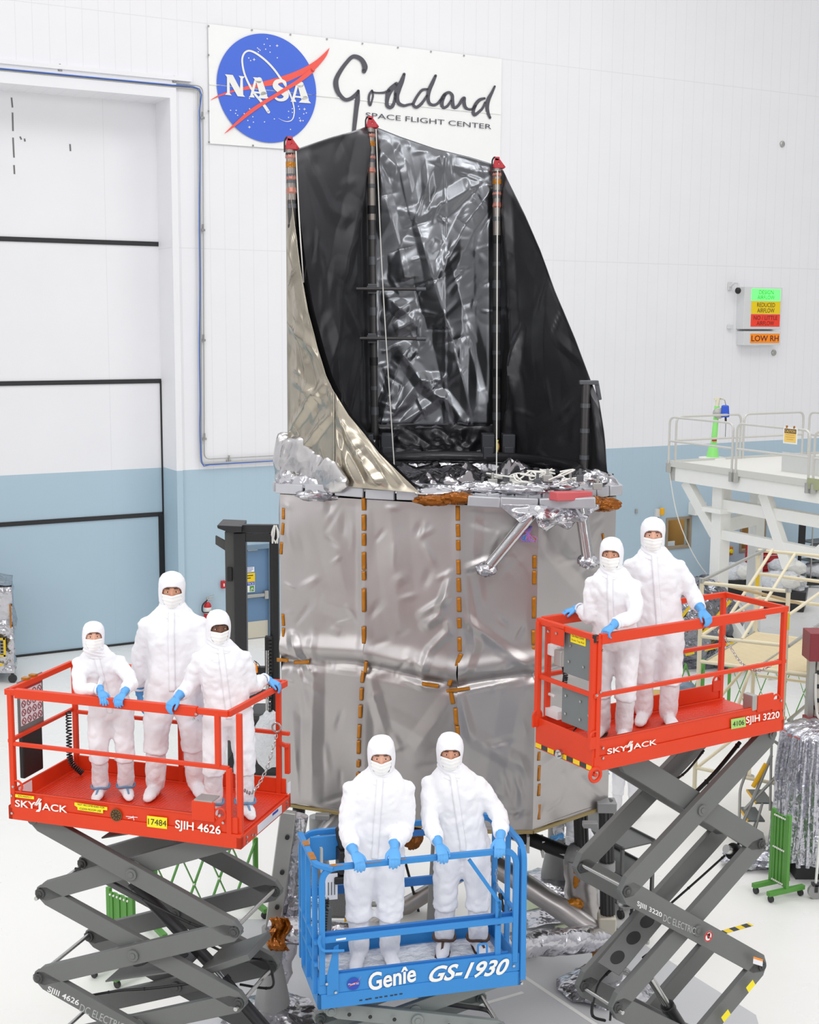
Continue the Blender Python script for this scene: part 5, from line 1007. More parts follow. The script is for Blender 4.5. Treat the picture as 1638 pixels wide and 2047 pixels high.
cable(LR, [(1335, 1812), (1400, 1755), (1450, 1710)], .55); cable(LR, [(1285, 1915), (1340, 1870), (1440, 1765)], .3); cable(LR, [(1240, 1925), (1200, 1960), (1188, 1995), (1185, 2030), (1210, 2040)], .62, .014)
cable(LR, [(1220, 2040), (1232, 1990), (1300, 1925), (1355, 1850)], .22); cable(LR, [(1465, 1655), (1480, 1675), (1470, 1700)], .4, .013, False)
aR = [x for x in armsR if x[0] == 0 and x[1] == 1]
tgt = aR[0][3]
for (p0, p1, pt, bold, t, x) in (((1273.5, 1813), (1323, 1837), (1275, 1800.5), .015, 'SJIII 3220', 0), ((1326, 1841), (1390, 1868.5), (1328, 1827.5), -.005, 'DC ELECTRIC', 1)):
    LR.plate_text(t, *p0, *p1, *pt, MATS['arm_lettering_%d' % x], tgt, 'model_lettering', bold, b=.026)
c = LR.lp(1417, 1872, .024); k = MB(); k.add([c + V((.05 * math.cos(t * math.pi / 12), 0, .05 * math.sin(t * math.pi / 12))) for t in range(24)], [tuple(range(24))]); o = LR.part(k, 'warning_disc', M_white, tgt, smooth=False)
k = MB(); k.tube(arc(c, .044, 0, 2 * math.pi, 20, (1, 0, 0), (0, 0, 1))[:-1], .006, 5, closed=True); k.beam(c + V((-.03, -.003, .03)), c + V((.03, -.003, -.03)), .004, .01); LR.part(k, 'prohibition_ring', M_safety_red, o)
k = MB(); k.ell(c + V((0, -.002, -.004)), (.014, .003, .016)); 
for i in range(4): k.beam(c + V((-.012 + .008 * i, -.002, .0)), c + V((-.015 + .01 * i, -.002, .028)), .004, .006)
LR.part(k, 'hand_pictogram', M_black_txt, o)
lbq = LR.quad([(1507, 1912), (1526, 1918), (1525, 1932), (1506, 1926)], M_sheet, tgt, 'paper_label', .024); LR.quad([(1507, 1912), (1526, 1918), (1525.7, 1922), (1506.7, 1916)], M_so, lbq, 'orange_header', .022)
a3 = [x for x in armsR if x[0] == 0 and x[1] == 2]
for t in (.12, .3, .48, .66):
    A_, B_ = V((2.17, 0, zR[1])), V((.47, 0, max(.45, 2 * zR[1] - zR[0]))); q = A_.lerp(B_, t) + V((0, .027, 0)); d = (B_ - A_).normalized(); n = V((-d.z, 0, d.x))
    k = MB(); k.add([q + d * a + n * b for a, b in ((-.05, .035), (.05, .035), (.05, -.035), (-.05, -.035))], [(0, 1, 2, 3)]); LR.part(k, 'yellow_marking', M_yellow, a3[0][3], smooth=False)

# ------------------------------------------------------------ the blue lift
LG = Lift('scissor_lift', 'blue scissor lift marked GS-1930 carrying two people in white coveralls', -.686, 9.837, .257, 2.268, 3.411, 1.66, .727)
l, w, zt, zb, dz = LG.l, LG.w, LG.zt, LG.zb, LG.dz
k = MB(); k.bb((.02, .02, dz - .03), (l - .02, w - .02, dz)); LG.part(k, 'deck_plate', mat('blue_deck_under_film', (120, 150, 186), .35, var=.2, scale=5), smooth=False)
k = MB(); k.grid([[V((.08 + (l - .16) * i / 40, .08 + (w - .16) * j / 20, dz + .006 + .008 * ridge((i * .2, j * .2, 0), 1.6, 3.))) for i in range(41)] for j in range(21)]); LG.part(k, 'floor_film', M_plastic, fix=False)
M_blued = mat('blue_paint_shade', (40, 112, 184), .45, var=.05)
k = MB(); k.bb((0, 0, zb), (l, .04, zb + .12)); near = LG.part(k, 'side_beam', M_blue, smooth=False, bevel=.005)
k = MB(); k.bb((.01, .006, zb + .12), (l - .01, .03, zb + .27)); LG.part(k, 'toe_board', M_blue, smooth=False, bevel=.004)
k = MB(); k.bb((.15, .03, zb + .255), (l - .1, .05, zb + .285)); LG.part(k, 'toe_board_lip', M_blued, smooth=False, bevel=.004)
k = MB(); k.bb((0, w - .04, zb), (l, w, zb + .27)); LG.part(k, 'side_beam', M_blue, smooth=False, bevel=.005)
for a in (0, l - .03): k = MB(); k.bb((a, 0, zb), (a + .03, w, zb + .12)); k.bb((a + .005, .02, zb + .12), (a + .02, w - .02, zb + .24)); LG.part(k, 'end_beam', M_blue, smooth=False, bevel=.005)
def loop(pts, r, name='rail', sec=(.045, .034), up=(0, 0, 1), m=M_blue):
    k = MB(); k.bar(fillet(pts, r, 7), sec[0], sec[1], up=up); return LG.part(k, name, m, smooth=True, bevel=.003, sharp=30)
loop([(.035, .015, zb + .2), (.035, .015, zt), (l - .05, .015, zt), (l - .05, .015, zb + .2)], .13, 'guard_rail', up=(0, 1, 0))
zm = LG.lp(640, 1880, .02).z
for b, dzm in ((.015, 0), (.07, .018)):
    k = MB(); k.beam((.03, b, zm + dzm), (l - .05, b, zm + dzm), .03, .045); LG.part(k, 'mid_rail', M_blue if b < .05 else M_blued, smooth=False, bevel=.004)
loop([(.0, w - .02, zb + .1), (.0, w - .02, zt + .02), (l - .0, w - .02, zt + .02), (l - .0, w - .02, zb + .1)], .13, 'guard_rail', up=(0, 1, 0))
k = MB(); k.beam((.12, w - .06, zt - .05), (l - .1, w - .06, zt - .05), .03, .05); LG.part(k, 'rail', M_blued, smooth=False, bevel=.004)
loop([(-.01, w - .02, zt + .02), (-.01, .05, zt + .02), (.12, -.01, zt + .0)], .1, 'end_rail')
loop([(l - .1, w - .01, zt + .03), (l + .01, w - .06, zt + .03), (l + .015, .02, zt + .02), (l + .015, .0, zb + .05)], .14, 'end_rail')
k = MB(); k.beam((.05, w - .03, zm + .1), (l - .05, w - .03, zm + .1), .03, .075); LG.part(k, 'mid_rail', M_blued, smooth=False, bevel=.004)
LG.bars('post', M_blue, [((-.008, w * .78, zb + .1), (-.008, w * .78, zt)), ((-.008, w * .5, zb + .1), (-.008, w * .5, zt)), ((-.008, .08, zb + .1), (-.008, .08, zt)), ((l, w * .5, zb + .1), (l, w * .5, zt)), ((l - .0, .06, zb + .1), (l - .0, .06, zt))], .042, .03)
LG.bars('mid_rail', M_blue, [((-.008, .02, zm - .02), (-.008, w, zm - .02)), ((-.008, .02, zb + .36), (-.008, w, zb + .36)), ((l, .05, zm), (l, w, zm))], .03)
loop([LG.lp(938, 1718, .03), LG.lp(1000, 1805, .03), LG.lp(997, 1850, .03)], .06, 'gate_brace', (.03, .018), (0, 1, 0))
g = LG.lp(996, 1850, .03); LG.bars('gate_post', M_blue, [((g.x, .03, zb + .2), (g.x, .03, LG.lp(996, 1800, .03).z))], .05, .018)
loop([LG.lp(956, 1907, .01), LG.lp(956, 1888, .01), LG.lp(974, 1886, .01), LG.lp(974, 1905, .01)], .02, 'latch_handle', (.014, .018), (0, 1, 0))
k = MB(); k.add([LG.lp(x, y, -.004) for x, y in ((668, 1893), (677, 1888), (677, 1986), (654, 1990), (654, 1950))], [tuple(range(5))]); o = LG.part(k, 'corner_gusset', M_blue, smooth=False, solid=.006)
bolts(LG, [LG.lp(x, y, -.008) for x, y in ((653, 1966), (671, 1983), (1043, 1965), (1027, 1930))], o)
loop([(.02, -.02, zm + .06), (.0, -.03, zm + .02), (.02, -.04, zm - .06), (.2, -.03, zm - .08)], .04, 'bent_catch', (.02, .02))
for (a0, a1, b_, z_) in ((.08, .2, .012, zt + .0185), (.28, .5, .012, zt + .0185), (.62, .7, .012, zt + .0185)): k = MB(); k.bb((a0, b_ - .018, z_ - .001), (a1, b_ + .02, z_ + .003)); LG.part(k, 'amber_tape_piece', M_kapton, smooth=False)
for t0, t1 in ((.15, .35), (.55, .68)): k = MB(); k.bb((-.033, w * t0, zt + .036), (.014, w * t1, zt + .042)); LG.part(k, 'amber_tape_piece', M_kapton, smooth=False)
k = MB(); k.bb((.06, w - .1, zt - .2), (.32, w - .07, zt + .01)); LG.part(k, 'control_plate', M_blue, smooth=False, bevel=.006)
k = MB(); q = V((.33, w - .16, zt - .18)); k.box(q, (.12, .16, .2)); k.tube([q + V((0, 0, .1)), q + V((-.03, 0, .2)), q + V((-.05, 0, .28))], [.045, .04, .03], 12); k.box(q + V((0, 0, -.14)), (.2, .18, .06)); LG.part(k, 'hand_controller', M_black, bevel=.012)
k = MB(); q = LG.lp(655, 1722, .4); k.bb((.1, .4, zt - .2), (.12, .44, zt + .0)); LG.part(k, 'steel_strap', M_alu, smooth=False)
k = MB(); q = LG.lp(663, 1775, .5); k.bb(q + V((-.05, 0, -.1)), q + V((.05, .004, .12))); o = LG.part(k, 'document_tag', M_sheet, smooth=False)
k = MB()
for i in range(3): k.bb(q + V((-.03 + .025 * i, -.002, -.06)), q + V((-.02 + .025 * i, -.001, .05)))
LG.part(k, 'print', M_panelgrey, o, smooth=False)
coil(LG, [LG.lp(652, 1795, .5), LG.lp(652, 1815, .5), LG.lp(649, 1840, .48), LG.lp(648, 1862, .45)], .02, 14)
k = MB(); q = LG.lp(650, 1835, .6); k.box(q, (.1, .08, .2)); LG.part(k, 'charger_box', M_panelgrey, smooth=False, bevel=.01)
chain(LG, [LG.lp(992, 1738, .5), LG.lp(994, 1765, .5), LG.lp(1000, 1790, .45)], r=.01)
k = MB(); k.tube(spline([LG.lp(1000, 1786, .45), LG.lp(1005, 1812, .4), LG.lp(1014, 1828, .36), LG.lp(1024, 1822, .34), LG.lp(1026, 1808, .33)], 6), .018, 8); LG.part(k, 'chain_sleeve', M_black)
yl = LG.quad([(676, 1868.5), (725, 1861.5), (725, 1868), (676, 1875)], mat('amber_yellow_label', (232, 196, 40), .5), near, 'yellow_label', .066)
LG.plate_text('MAX 227 KG', 680, 1872.5, 721, 1866.5, 680, 1869.5, M_black_txt, yl, 'lettering', b=.063)
LG.quad([(672, 1877), (692, 1874), (692, 1878), (672, 1881)], M_sheet, near, 'white_label', -.002)
LG.plate_text('Genîe', 737, 1982, 832, 1962, 737, 1946, M_white, near, 'brand_lettering', .022)
LG.plate_text('GS-1930', 856, 1965, 1014, 1948, 862, 1932, M_white, near, 'model_lettering', .026, .25)
c = LG.lp(707, 1967, -.004); k = MB(); k.add([c + V((.05 * math.cos(t * math.pi / 14), 0, .05 * math.sin(t * math.pi / 14))) for t in range(28)], [tuple(range(28))]); se = LG.part(k, 'round_emblem', M_royal, near, smooth=False)
k = MB(); k.text('Manlift #2', c + V((-.042, -.004, -.006)), (.084, 0, .0), (0, 0, .017)); LG.part(k, 'lettering', M_white, se, smooth=False)
k = MB(); k.add([c + V((x, -.003, z)) for x, z in ((-.045, -.02), (.0, .008), (.035, .018), (.062, .062), (.045, .03), (.01, -.0))], [tuple(range(6))]); LG.part(k, 'red_swoosh', M_eml, se, smooth=False)
k = MB()
for i in range(9):
    q = LG.lp(722 + 10 * i + random.uniform(-2, 2), 2000 - 1.6 * i, -.003); k.bb(q + V((-.012, 0, -.004)), q + V((.012, .001, .006)))
LG.part(k, 'worn_paint_mark', M_dark, near, smooth=False)
zG = LG.lp(1000, 2050, .12).z
armsG = LG.stack(zb - .05, [zG, 2 * zG - (zb - .05), 3 * zG - 2 * (zb - .05), .5], .12, 1.53, .13, .05, M_ggrey, .1)
LG.chassis(M_blue, .44)
for t in (.1, .22, .36, .68, .82): p = V((.12 + 1.41 * t, .066, zb - .07 + (zG - zb + .05) * t)); k = MB(); k.cyl(p, p + V((0, -.004, 0)), .016, n=14); LG.part(k, 'bolt_hole', M_black, armsG[0][3])
cable(LG, [(880, 2005), (930, 2012), (975, 2020), (990, 2040)], .5, .02, False)
# ============================================================ PEOPLE IN COVERALLS
CL = bpy.data.textures.new('cloth_folds', 'CLOUDS'); CL.noise_scale = .16; CL.noise_depth = 3
CL2 = bpy.data.textures.new('cloth_creases', 'CLOUDS'); CL2.noise_scale = .11; CL2.noise_depth = 1; CL2.noise_type = 'HARD_NOISE'
M_tie = mat('blue_grey_tie', (110, 140, 172), .6); M_navy = mat('navy_hood', (42, 56, 92), .8, bump=.4, bscale=20)
M_eye = mat('eye_white', (236, 232, 226), .25); M_iris = mat('iris_dark', (58, 42, 34), .2); M_brow = mat('eyebrow_brown', (70, 48, 36), .8); M_sole = mat('brown_sole', (76, 50, 40), .6)
def skin(n, c): return mat('skin_' + n, c, .5, var=.05, scale=12)
SK1, SK2, SK3 = skin('fair', (222, 170, 146)), skin('dark', (116, 76, 56)), skin('tan', (204, 148, 120))
def remesh(o, v, sm=4, fac=.5):
    m = o.modifiers.new('remesh', 'REMESH'); m.mode = 'VOXEL'; m.voxel_size = v; m.use_smooth_shade = True
    m = o.modifiers.new('smooth', 'SMOOTH'); m.factor = fac; m.iterations = sm; return o
def displace(o, tex, st):
    m = o.modifiers.new('folds', 'DISPLACE'); m.texture = tex; m.strength = st; m.mid_level = .5; m.texture_coords = 'GLOBAL'
def ik(S, W, l1, l2, hint):
    d = W - S; L = d.length; T = l1 + l2
    if L > T * .995: k = L / (T * .995); l1 *= k; l2 *= k
    a = (l1 * l1 - l2 * l2 + L * L) / (2 * L); hgt = math.sqrt(max(0, l1 * l1 - a * a)); u = d.normalized(); p = hint - u * hint.dot(u); p.normalize(); return S + u * a + p * hgt
def hand(root, wrist, fdir, back, side, curl, k, spread=.0, thumb=.5, cuff=.05):
    """side +1: thumb on +Y of the hand frame; back = direction of the back of the hand"""
    X = fdir.normalized(); Z = (back - X * back.dot(X)).normalized(); Y = Z.cross(X)
    def P(x, y, z): return wrist + (X * x + Y * (y * side) + Z * z) * k
    m = MB()
    m.rings([[P(x, w * math.cos(t), z + h * math.sin(t)) for t in [2 * math.pi * j / 14 for j in range(14)]] for x, w, h, z in ((-.01, .027, .021, 0), (.015, .031, .021, 0), (.045, .041, .019, 0), (.075, .045, .017, .001), (.1, .042, .013, .001))])
    for i, (y, L, r) in enumerate(((.032, .074, .0098), (.011, .082, .0102), (-.011, .077, .0098), (-.031, .062, .0088))):
        c = [curl[0] + .05 * i, curl[1], curl[2]]; a = 0.0; p = V((.088, y, .001)); pts = [p.copy()]; yaw = (1.5 - i) * spread
        for s_, cc in zip((.46, .31, .23), c):
            a += cc; p = p + V((math.cos(a) * math.cos(yaw), math.sin(yaw), -math.sin(a))) * (L * s_); pts.append(p.copy())
        m.tube([P(*q) for q in spline(pts, 3)], [r * k * (1.08 - .022 * j) for j in range(10)], 9)
        m.ell(P(*pts[-1]), (r * k * .86,) * 3, 8, 6)
    th = [V((.018, .026, -.004)), V((.048, .046 + .012 * thumb, -.010)), V((.076, .047 + .024 * thumb, -.018)), V((.098, .042 + .03 * thumb, -.030))]
    m.tube([P(*q) for q in spline(th, 3)], [k * r for r in np.linspace(.0155, .0098, 10)], 9); m.ell(P(*th[-1]), (.0098 * k,) * 3, 8, 6)
    m.tube([P(x, 0, 0) for x in (-cuff, -cuff + .01, -.04, -.012, .02)], [k * r for r in (.044, .042, .037, .033, .03)], 16)
    o = m.build('gloved_hand', M_glove, root); remesh(o, .0044 * k, 3); return o
def person(label, loc, z, h, yaw, feet, hands, lean=(0., 0.), twist=0., head=(0., 0.), sk=SK1, boots=M_boot, ties=None, hood_m=None, fat=1.0, brow=None, soles=False):
    root = thing('person', label, 'person', (loc[0], loc[1], z), R(yaw)); k = h / 1.75; T = to_local(root); rot = root.rotation_euler.to_matrix().inverted()
    hx, hy = (sum(f[0] for f in feet) / 2, sum(f[1] for f in feet) / 2)
    def sp(zz):                              # spine offset at height zz (for a 1.75 m figure)
        t = max(0., (zz - .9) / .55); return V((hx + lean[0] * min(t, 1.25), hy - lean[1] * min(t, 1.25) * (.5 + .5 * min(t, 1)), zz * k))
    def tw(v, zz): a = R(twist) * max(0, min(1, (zz - .95) / .45)); return V((v.x * math.cos(a) - v.y * math.sin(a), v.x * math.sin(a) + v.y * math.cos(a), 0))
    m = MB(); rows = []
    for zz, rx, ry, dy in ((.78, .13, .11, 0), (.84, .175, .135, 0), (.92, .195, .145, .005), (1.02, .19, .138, 0), (1.12, .186, .135, 0), (1.22, .195, .14, 0), (1.30, .205, .138, 0), (1.35, .198, .128, .004), (1.40, .182, .114, .01), (1.44, .15, .1, .014), (1.48, .118, .09, .015), (1.52, .085, .08, .01)):
        c = sp(zz); rows.append([c + tw(V((math.copysign(abs(math.cos(t)) ** .85, math.cos(t)) * rx * k * fat, (math.copysign(abs(math.sin(t)) ** .85, math.sin(t)) * ry + dy) * k * fat, 0)), zz) for t in [2 * math.pi * j / 28 for j in range(28)]])
    m.rings(rows)
    for f in feet:                           # trouser legs down to the boot tops
        s = 1 if f[0] > hx else -1; hip = sp(.9) + V((s * .098 * k, 0, 0)); an = V((f[0], f[1] + .02, .1 * k)); kn = hip.lerp(an, .5) + V((s * .01, -.045 * k * f[3], 0)) if len(f) > 3 else hip.lerp(an, .5) + V((s * .012, -.03 * k, 0))
        pts = spline([hip, hip.lerp(kn, .5), kn, kn.lerp(an, .28), kn.lerp(an, .36)], 3); n = len(pts); rr = np.interp(np.linspace(0, 1, n), [0, .25, .55, .85, .94, 1], [.118, .112, .094, .098, .104, .092]) * k * fat
        m.tube(pts, list(rr), 18)
    for side, hd in hands.items():
        s = -1 if side == 'R' else 1; S = sp(1.35) + tw(V((s * .172 * k * fat, .01, 0)), 1.4); W = T(hd['at']); fd = (rot @ V(hd['dir'])).normalized(); bk = (rot @ V(hd.get('back', (0, 0, 1)))).normalized()
        W = W - fd * .062 * k + bk * .030 * k if hd.get('grip', True) else W
        El = ik(S, W, .295 * k, .265 * k, (rot @ V(hd['hint'])).normalized()); fa = (W - El).normalized(); E2 = W - (fa * .6 + fd * .4).normalized() * .05 * k
        pts = spline([S - V((s * .03, 0, 0)), S.lerp(El, .35), El, El.lerp(E2, .55), E2], 4); n = len(pts); rr = np.interp(np.linspace(0, 1, n), [0, .2, .5, .72, .9, 1], [.068, .078, .069, .067, .061, .044]) * k * fat
        m.tube(pts, list(rr), 16); m.ell(S, (.084 * k * fat, .082 * k * fat, .058 * k), 14, 8)
        k_ = MB(); c = E2 + fa * .012; _, x, y = frame_for(fa)
        k_.tube([c + (x * math.cos(q) + y * math.sin(q)) * .043 * k for q in [2 * math.pi * j / 18 for j in range(18)]], .012 * k, 8, closed=True); cu = k_.build('sleeve_cuff', M_suit, root); displace(cu, CL2, .012)
        hand(root, W, fd, bk, -s, hd.get('curl', (.62, .6, .4)), k, hd.get('spread', .03), hd.get('thumb', .5))
    body = m.build('coverall', M_suit, root); remesh(body, .0135 * k, 5); displace(body, CL, .016); displace(body, CL2, .022)
    pk = MB(); pk.grid([[sp(zz) + tw(V((dx * k, -.42, 0)), zz) for dx in (-.024, -.008, .008, .024)] for zz in np.linspace(.86, 1.455, 40)])
    po = pk.build('zip_placket', M_suit, root, fix=False); sw = po.modifiers.new('wrap', 'SHRINKWRAP'); sw.target = body; sw.wrap_method = 'PROJECT'; sw.use_project_x = False; sw.use_project_y = True; sw.use_project_z = False; sw.use_positive_direction = True; sw.use_negative_direction = False; sw.offset = .004
    so = po.modifiers.new('solid', 'SOLIDIFY'); so.thickness = .006; so.offset = 1
    for f in feet:
        s = 1 if f[0] > hx else -1; ty = R(f[2]); fx = V((math.sin(ty), -math.cos(ty), 0)); hip = sp(.9) + V((s * .098 * k, 0, 0)); an = V((f[0], f[1] + .02, .1 * k)); kn = hip.lerp(an, .5) + (V((s * .01, -.045 * k * f[3], 0)) if len(f) > 3 else V((s * .012, -.03 * k, 0)))
        b = MB(); pts = spline([kn.lerp(an, .2), kn.lerp(an, .5), kn.lerp(an, .8), an, V((an.x, an.y, .045 * k))], 3); n = len(pts); b.tube(pts, list(np.interp(np.linspace(0, 1, n), [0, .3, .6, .8, 1], [.08, .082, .082, .076, .062]) * k), 16)
        c = V((an.x, an.y, 0)); 
        b.rings([[c + fx * q * k + V((0, 0, zc * k)) + V((-fx.y, fx.x, 0)) * (w * math.cos(t) * k) + V((0, 0, hh * math.sin(t) * k)) for t in [2 * math.pi * j / 16 for j in range(16)]] for q, w, hh, zc in ((-.075, .02, .02, .03), (-.06, .042, .04, .044), (0, .05, .06, .062), (.08, .056, .05, .052), (.15, .056, .036, .038), (.195, .04, .026, .03), (.21, .015, .012, .024))])
        bo = b.build('boot_cover', boots, root); remesh(bo, .010 * k, 3); displace(bo, CL2, .014)
        if ties:
            t_ = MB(); cc = c + V((0, 0, .105 * k)); t_.tube([cc + V((math.cos(q), math.sin(q), .1 * math.sin(q * 3))) * .085 * k for q in [2 * math.pi * j / 18 for j in range(18)]], .011 * k, 6, closed=True); t_.beam(cc + fx * .08 * k, c + fx * .17 * k + V((0, 0, .05 * k)), .018 * k, .012 * k); t_.build('ankle_tie', ties, root)
        if soles:
            t_ = MB(); t_.prism([(fx.x * q * k - fx.y * w * k, fx.y * q * k + fx.x * w * k) for q, w in ((-.08, -.03), (-.08, .03), (.06, .056), (.17, .055), (.215, 0), (.17, -.055), (.06, -.056))], c + V((0, 0, .014)), (1, 0, 0), (0, 1, 0), .013); t_.build('boot_sole', M_sole, root)
    # head, hood and mask
    hc = sp(1.61); HM = Matrix.Translation(hc) @ Matrix.Rotation(R(head[0] + twist * .5), 4, 'Z') @ Matrix.Rotation(R(head[1]), 4, 'X')
    def H(x, y, zz): return HM @ V((x * k, y * k, zz * k))
    hm = MB()
    def head_r(zz): return math.sqrt(max(.0, 1 - (zz / .128) ** 2))
    hm.rings([[H(.080 * head_r(zz) * math.cos(t), -.004 + .102 * head_r(zz) * math.sin(t), zz) for t in [2 * math.pi * j / 24 for j in range(24)]] for zz in np.linspace(-.126, .126, 21)])
    hm.rings([[H(w * math.cos(t), y0 + d * math.sin(t), zz) for t in [2 * math.pi * j / 10 for j in range(10)]] for zz, w, d, y0 in ((.045, .008, .008, -.094), (.02, .011, .014, -.1), (-.005, .015, .02, -.106), (-.025, .019, .022, -.106), (-.036, .01, .012, -.1))])
    hm.tube([H(0, .01, -.07), H(0, .02, -.14)], .05 * k, 14)
    for s in (-1, 1): hm.tube(spline([H(s * .01, -.1, .037), H(s * .03, -.099, .043), H(s * .055, -.082, .038)], 4), .0085 * k, 8); hm.ell(H(s * .084, .01, -.01), (.012 * k, .025 * k, .033 * k), 10, 8)
    ho = hm.build('head', sk, root); remesh(ho, .006 * k, 2)
    for s in (-1, 1):
        e = MB(); e.ell(H(s * .032, -.0865, .018), (.0135 * k, .012 * k, .0095 * k), 12, 8); eo = e.build('eye', M_eye, root)
        e = MB(); e.ell(H(s * .032, -.0952, .018), (.0062 * k, .0045 * k, .0066 * k), 10, 8); e.build('iris', M_iris, eo)
        e = MB(); e.tube(spline([H(s * .016, -.1035, .0435), H(s * .032, -.1045, .0465), H(s * .052, -.092, .040)], 4), [.0035 * k, .0045 * k, .0048 * k, .0048 * k, .0045 * k, .004 * k, .0036 * k, .003 * k, .002 * k], 6); e.build('eyebrow', brow or M_brow, root)
        e = MB(); e.tube(spline([H(s * .0185, -.0935, .017), H(s * .032, -.0995, .0265), H(s * .047, -.0885, .018)], 4), .0026 * k, 6); e.build('eyelid', sk, eo)
    mk = MB(); rows = []
    for i in range(15):
        zz = -.114 + .105 * i / 14; r = []
        for j in range(25):
            a = R(-74 + 148 * j / 24); q = head_r(max(-.1, zz * .8)); bl = .013 * math.exp(-(a / .5) ** 2) * math.sin(math.pi * (.15 + .8 * i / 14)) + .022 * math.exp(-(a / .26) ** 2) * (i / 14) ** 2; pl = .0025 * math.sin(i * 1.6)
            r.append(H((.086 * q + pl) * math.sin(a), -.006 - (.106 * q + bl + pl + .006) * math.cos(a), zz + .008 * math.cos(a) * (i / 14)))
        rows.append(r)
    mk.grid(rows); mk.build('face_mask', M_mask, root, fix=False, solid=.004)
    hd = MB(); prof = [(.143, .012, .014, 0), (.139, .042, .05, 0), (.122, .073, .088, 0), (.09, .093, .112, 0), (.05, .101, .121, .002), (.01, .102, .122, .004), (-.03, .100, .119, .006), (-.065, .097, .113, .008), (-.1, .094, .106, .01), (-.13, .094, .1, .012), (-.155, .102, .1, .012), (-.18, .128, .108, .012), (-.2, .15, .112, .014)]
    Pz = np.interp(np.linspace(0, 12, 49), range(13), [p[0] for p in prof]); Px = np.interp(np.linspace(0, 12, 49), range(13), [p[1] for p in prof]); Py = np.interp(np.linspace(0, 12, 49), range(13), [p[2] for p in prof]); Pc = np.interp(np.linspace(0, 12, 49), range(13), [p[3] for p in prof])
    NA_ = 72; vs = []; zc_, hz_, ha_, pw_ = -.026, .088, R(50), 2.6
    def hood_at(zz, a):
        rx, ry, yc = np.interp(-zz, -Pz, Px), np.interp(-zz, -Pz, Py), np.interp(-zz, -Pz, Pc); q = H(rx * math.sin(a), yc - ry * math.cos(a), zz)
        if zz < -.12: q = q.lerp(sp(1.61 + zz) + tw(V((rx * math.sin(a), yc - ry * math.cos(a), 0)) * k, 1.45), min(1, (-.12 - zz) / .06))
        g = .006 * nz(q * 9, 1, h) + (.004 * math.sin(zz * 150 + 6 * math.sin(a)) if zz < -.08 else 0); return q + (q - HM @ V((0, 0, zz * k))).normalized() * g
    fs = []; ctr = lambda i, j: ((Pz[i] + Pz[i + 1]) / 2, ((j + .5) / NA_ * 360 + 180) % 360 - 180)
    gone = set(); kept = set()
    for i in range(48):
        for j in range(NA_):
            zz, a = ctr(i, j); f_ = (i * NA_ + j, i * NA_ + (j + 1) % NA_, (i + 1) * NA_ + (j + 1) % NA_, (i + 1) * NA_ + j)
            if abs((zz - zc_) / hz_) ** pw_ + abs(R(a) / ha_) ** pw_ < 1: gone.update(f_)
            else: kept.update(f_); fs.append(f_)
    for i in range(49):
        for j in range(NA_):
            zz = float(Pz[i]); a = (2 * math.pi * j / NA_ + math.pi) % (2 * math.pi) - math.pi; n_ = i * NA_ + j
            if n_ in gone and n_ in kept:
                g = (abs((zz - zc_) / hz_) ** pw_ + abs(a / ha_) ** pw_) ** (-1 / pw_); zz = zc_ + (zz - zc_) * g; a *= g
            vs.append(hood_at(zz, a))
    hd.add(vs, fs); hd.add([H(0, 0, .146)], []); top = len(hd.v) - 1; hd.f += [(top, (j + 1) % NA_, j) for j in range(NA_)]
    hob = hd.build('hood', hood_m or M_suit, root, fix=False, sharp=80); sm = hob.modifiers.new('smooth', 'SMOOTH'); sm.factor = .5; sm.iterations = 2; so = hob.modifiers.new('solid', 'SOLIDIFY'); so.thickness = .007; so.offset = 1
    return root
def grip(p, d, hint, **k): return dict(at=V(p), dir=d, hint=hint, **k)
def mid(L, a, b): return L.world(a, b, 0)
# left lift
zt = LL.zt + .025; u, v = LL.u, LL.v; dn = V((0, 0, -1))
p = mid(LL, .72, .47)
person('shortest of three people on the 4626 lift, both blue gloves resting on the front rail', p, LL.dz, 1.575, 8, ((-.10, .0, -12), (.11, .0, 14)),
       {'R': grip(LL.world(.92, .01, zt), u * .62 - v * .6 + dn * .35, (-1, .2, -.6), curl=(.35, .4, .3)), 'L': grip(LL.world(1.09, .0, zt), -v + dn * .45, (.45, .9, -.2))}, lean=(-.09, .15), head=(8, -2), ties=M_tie)
p = mid(LL, 1.20, .70)
person('tallest person in white coverall, one blue glove hanging, at the back of the 4626 lift', p, LL.dz, 1.945, 6, ((-.17, -.02, -14), (.17, .02, 16)),
       {'R': grip(LL.world(.86, .72, LL.dz + .86), (.02, -.02, -1), (-1, .25, 0), grip=False, back=(-1, -.45, 0), curl=(.18, .25, .2), thumb=.8), 'L': grip(LL.world(1.56, .66, LL.dz + .86), (0, -.02, -1), (1, .3, 0), grip=False, back=(1, -.4, 0), curl=(.2, .25, .2))}, head=(4, 7), sk=SK3, fat=1.06)
p = mid(LL, 1.84, .42); t = .80; rp = LL.world(LL.lp(457, 1444, .02).x + t * (LL.l - .03 - LL.lp(457, 1444, .02).x), .02 + t * (LL.w - .04), zt)
person('person with dark skin in white coverall gripping the corner rails of the 4626 lift', p, LL.dz, 1.735, 10, ((-.13, .0, -10), (.13, -.02, 12)),
       {'R': grip(LL.world(1.55, .0, zt), -v * .8 - u * .35 + dn * .5, (-.25, .6, -.8)), 'L': grip(rp, u * .9 + v * .1 + dn * .35, (.2, .3, -1))}, lean=(-.06, .05), head=(8, 6), sk=SK2, ties=M_tie, brow=M_iris)
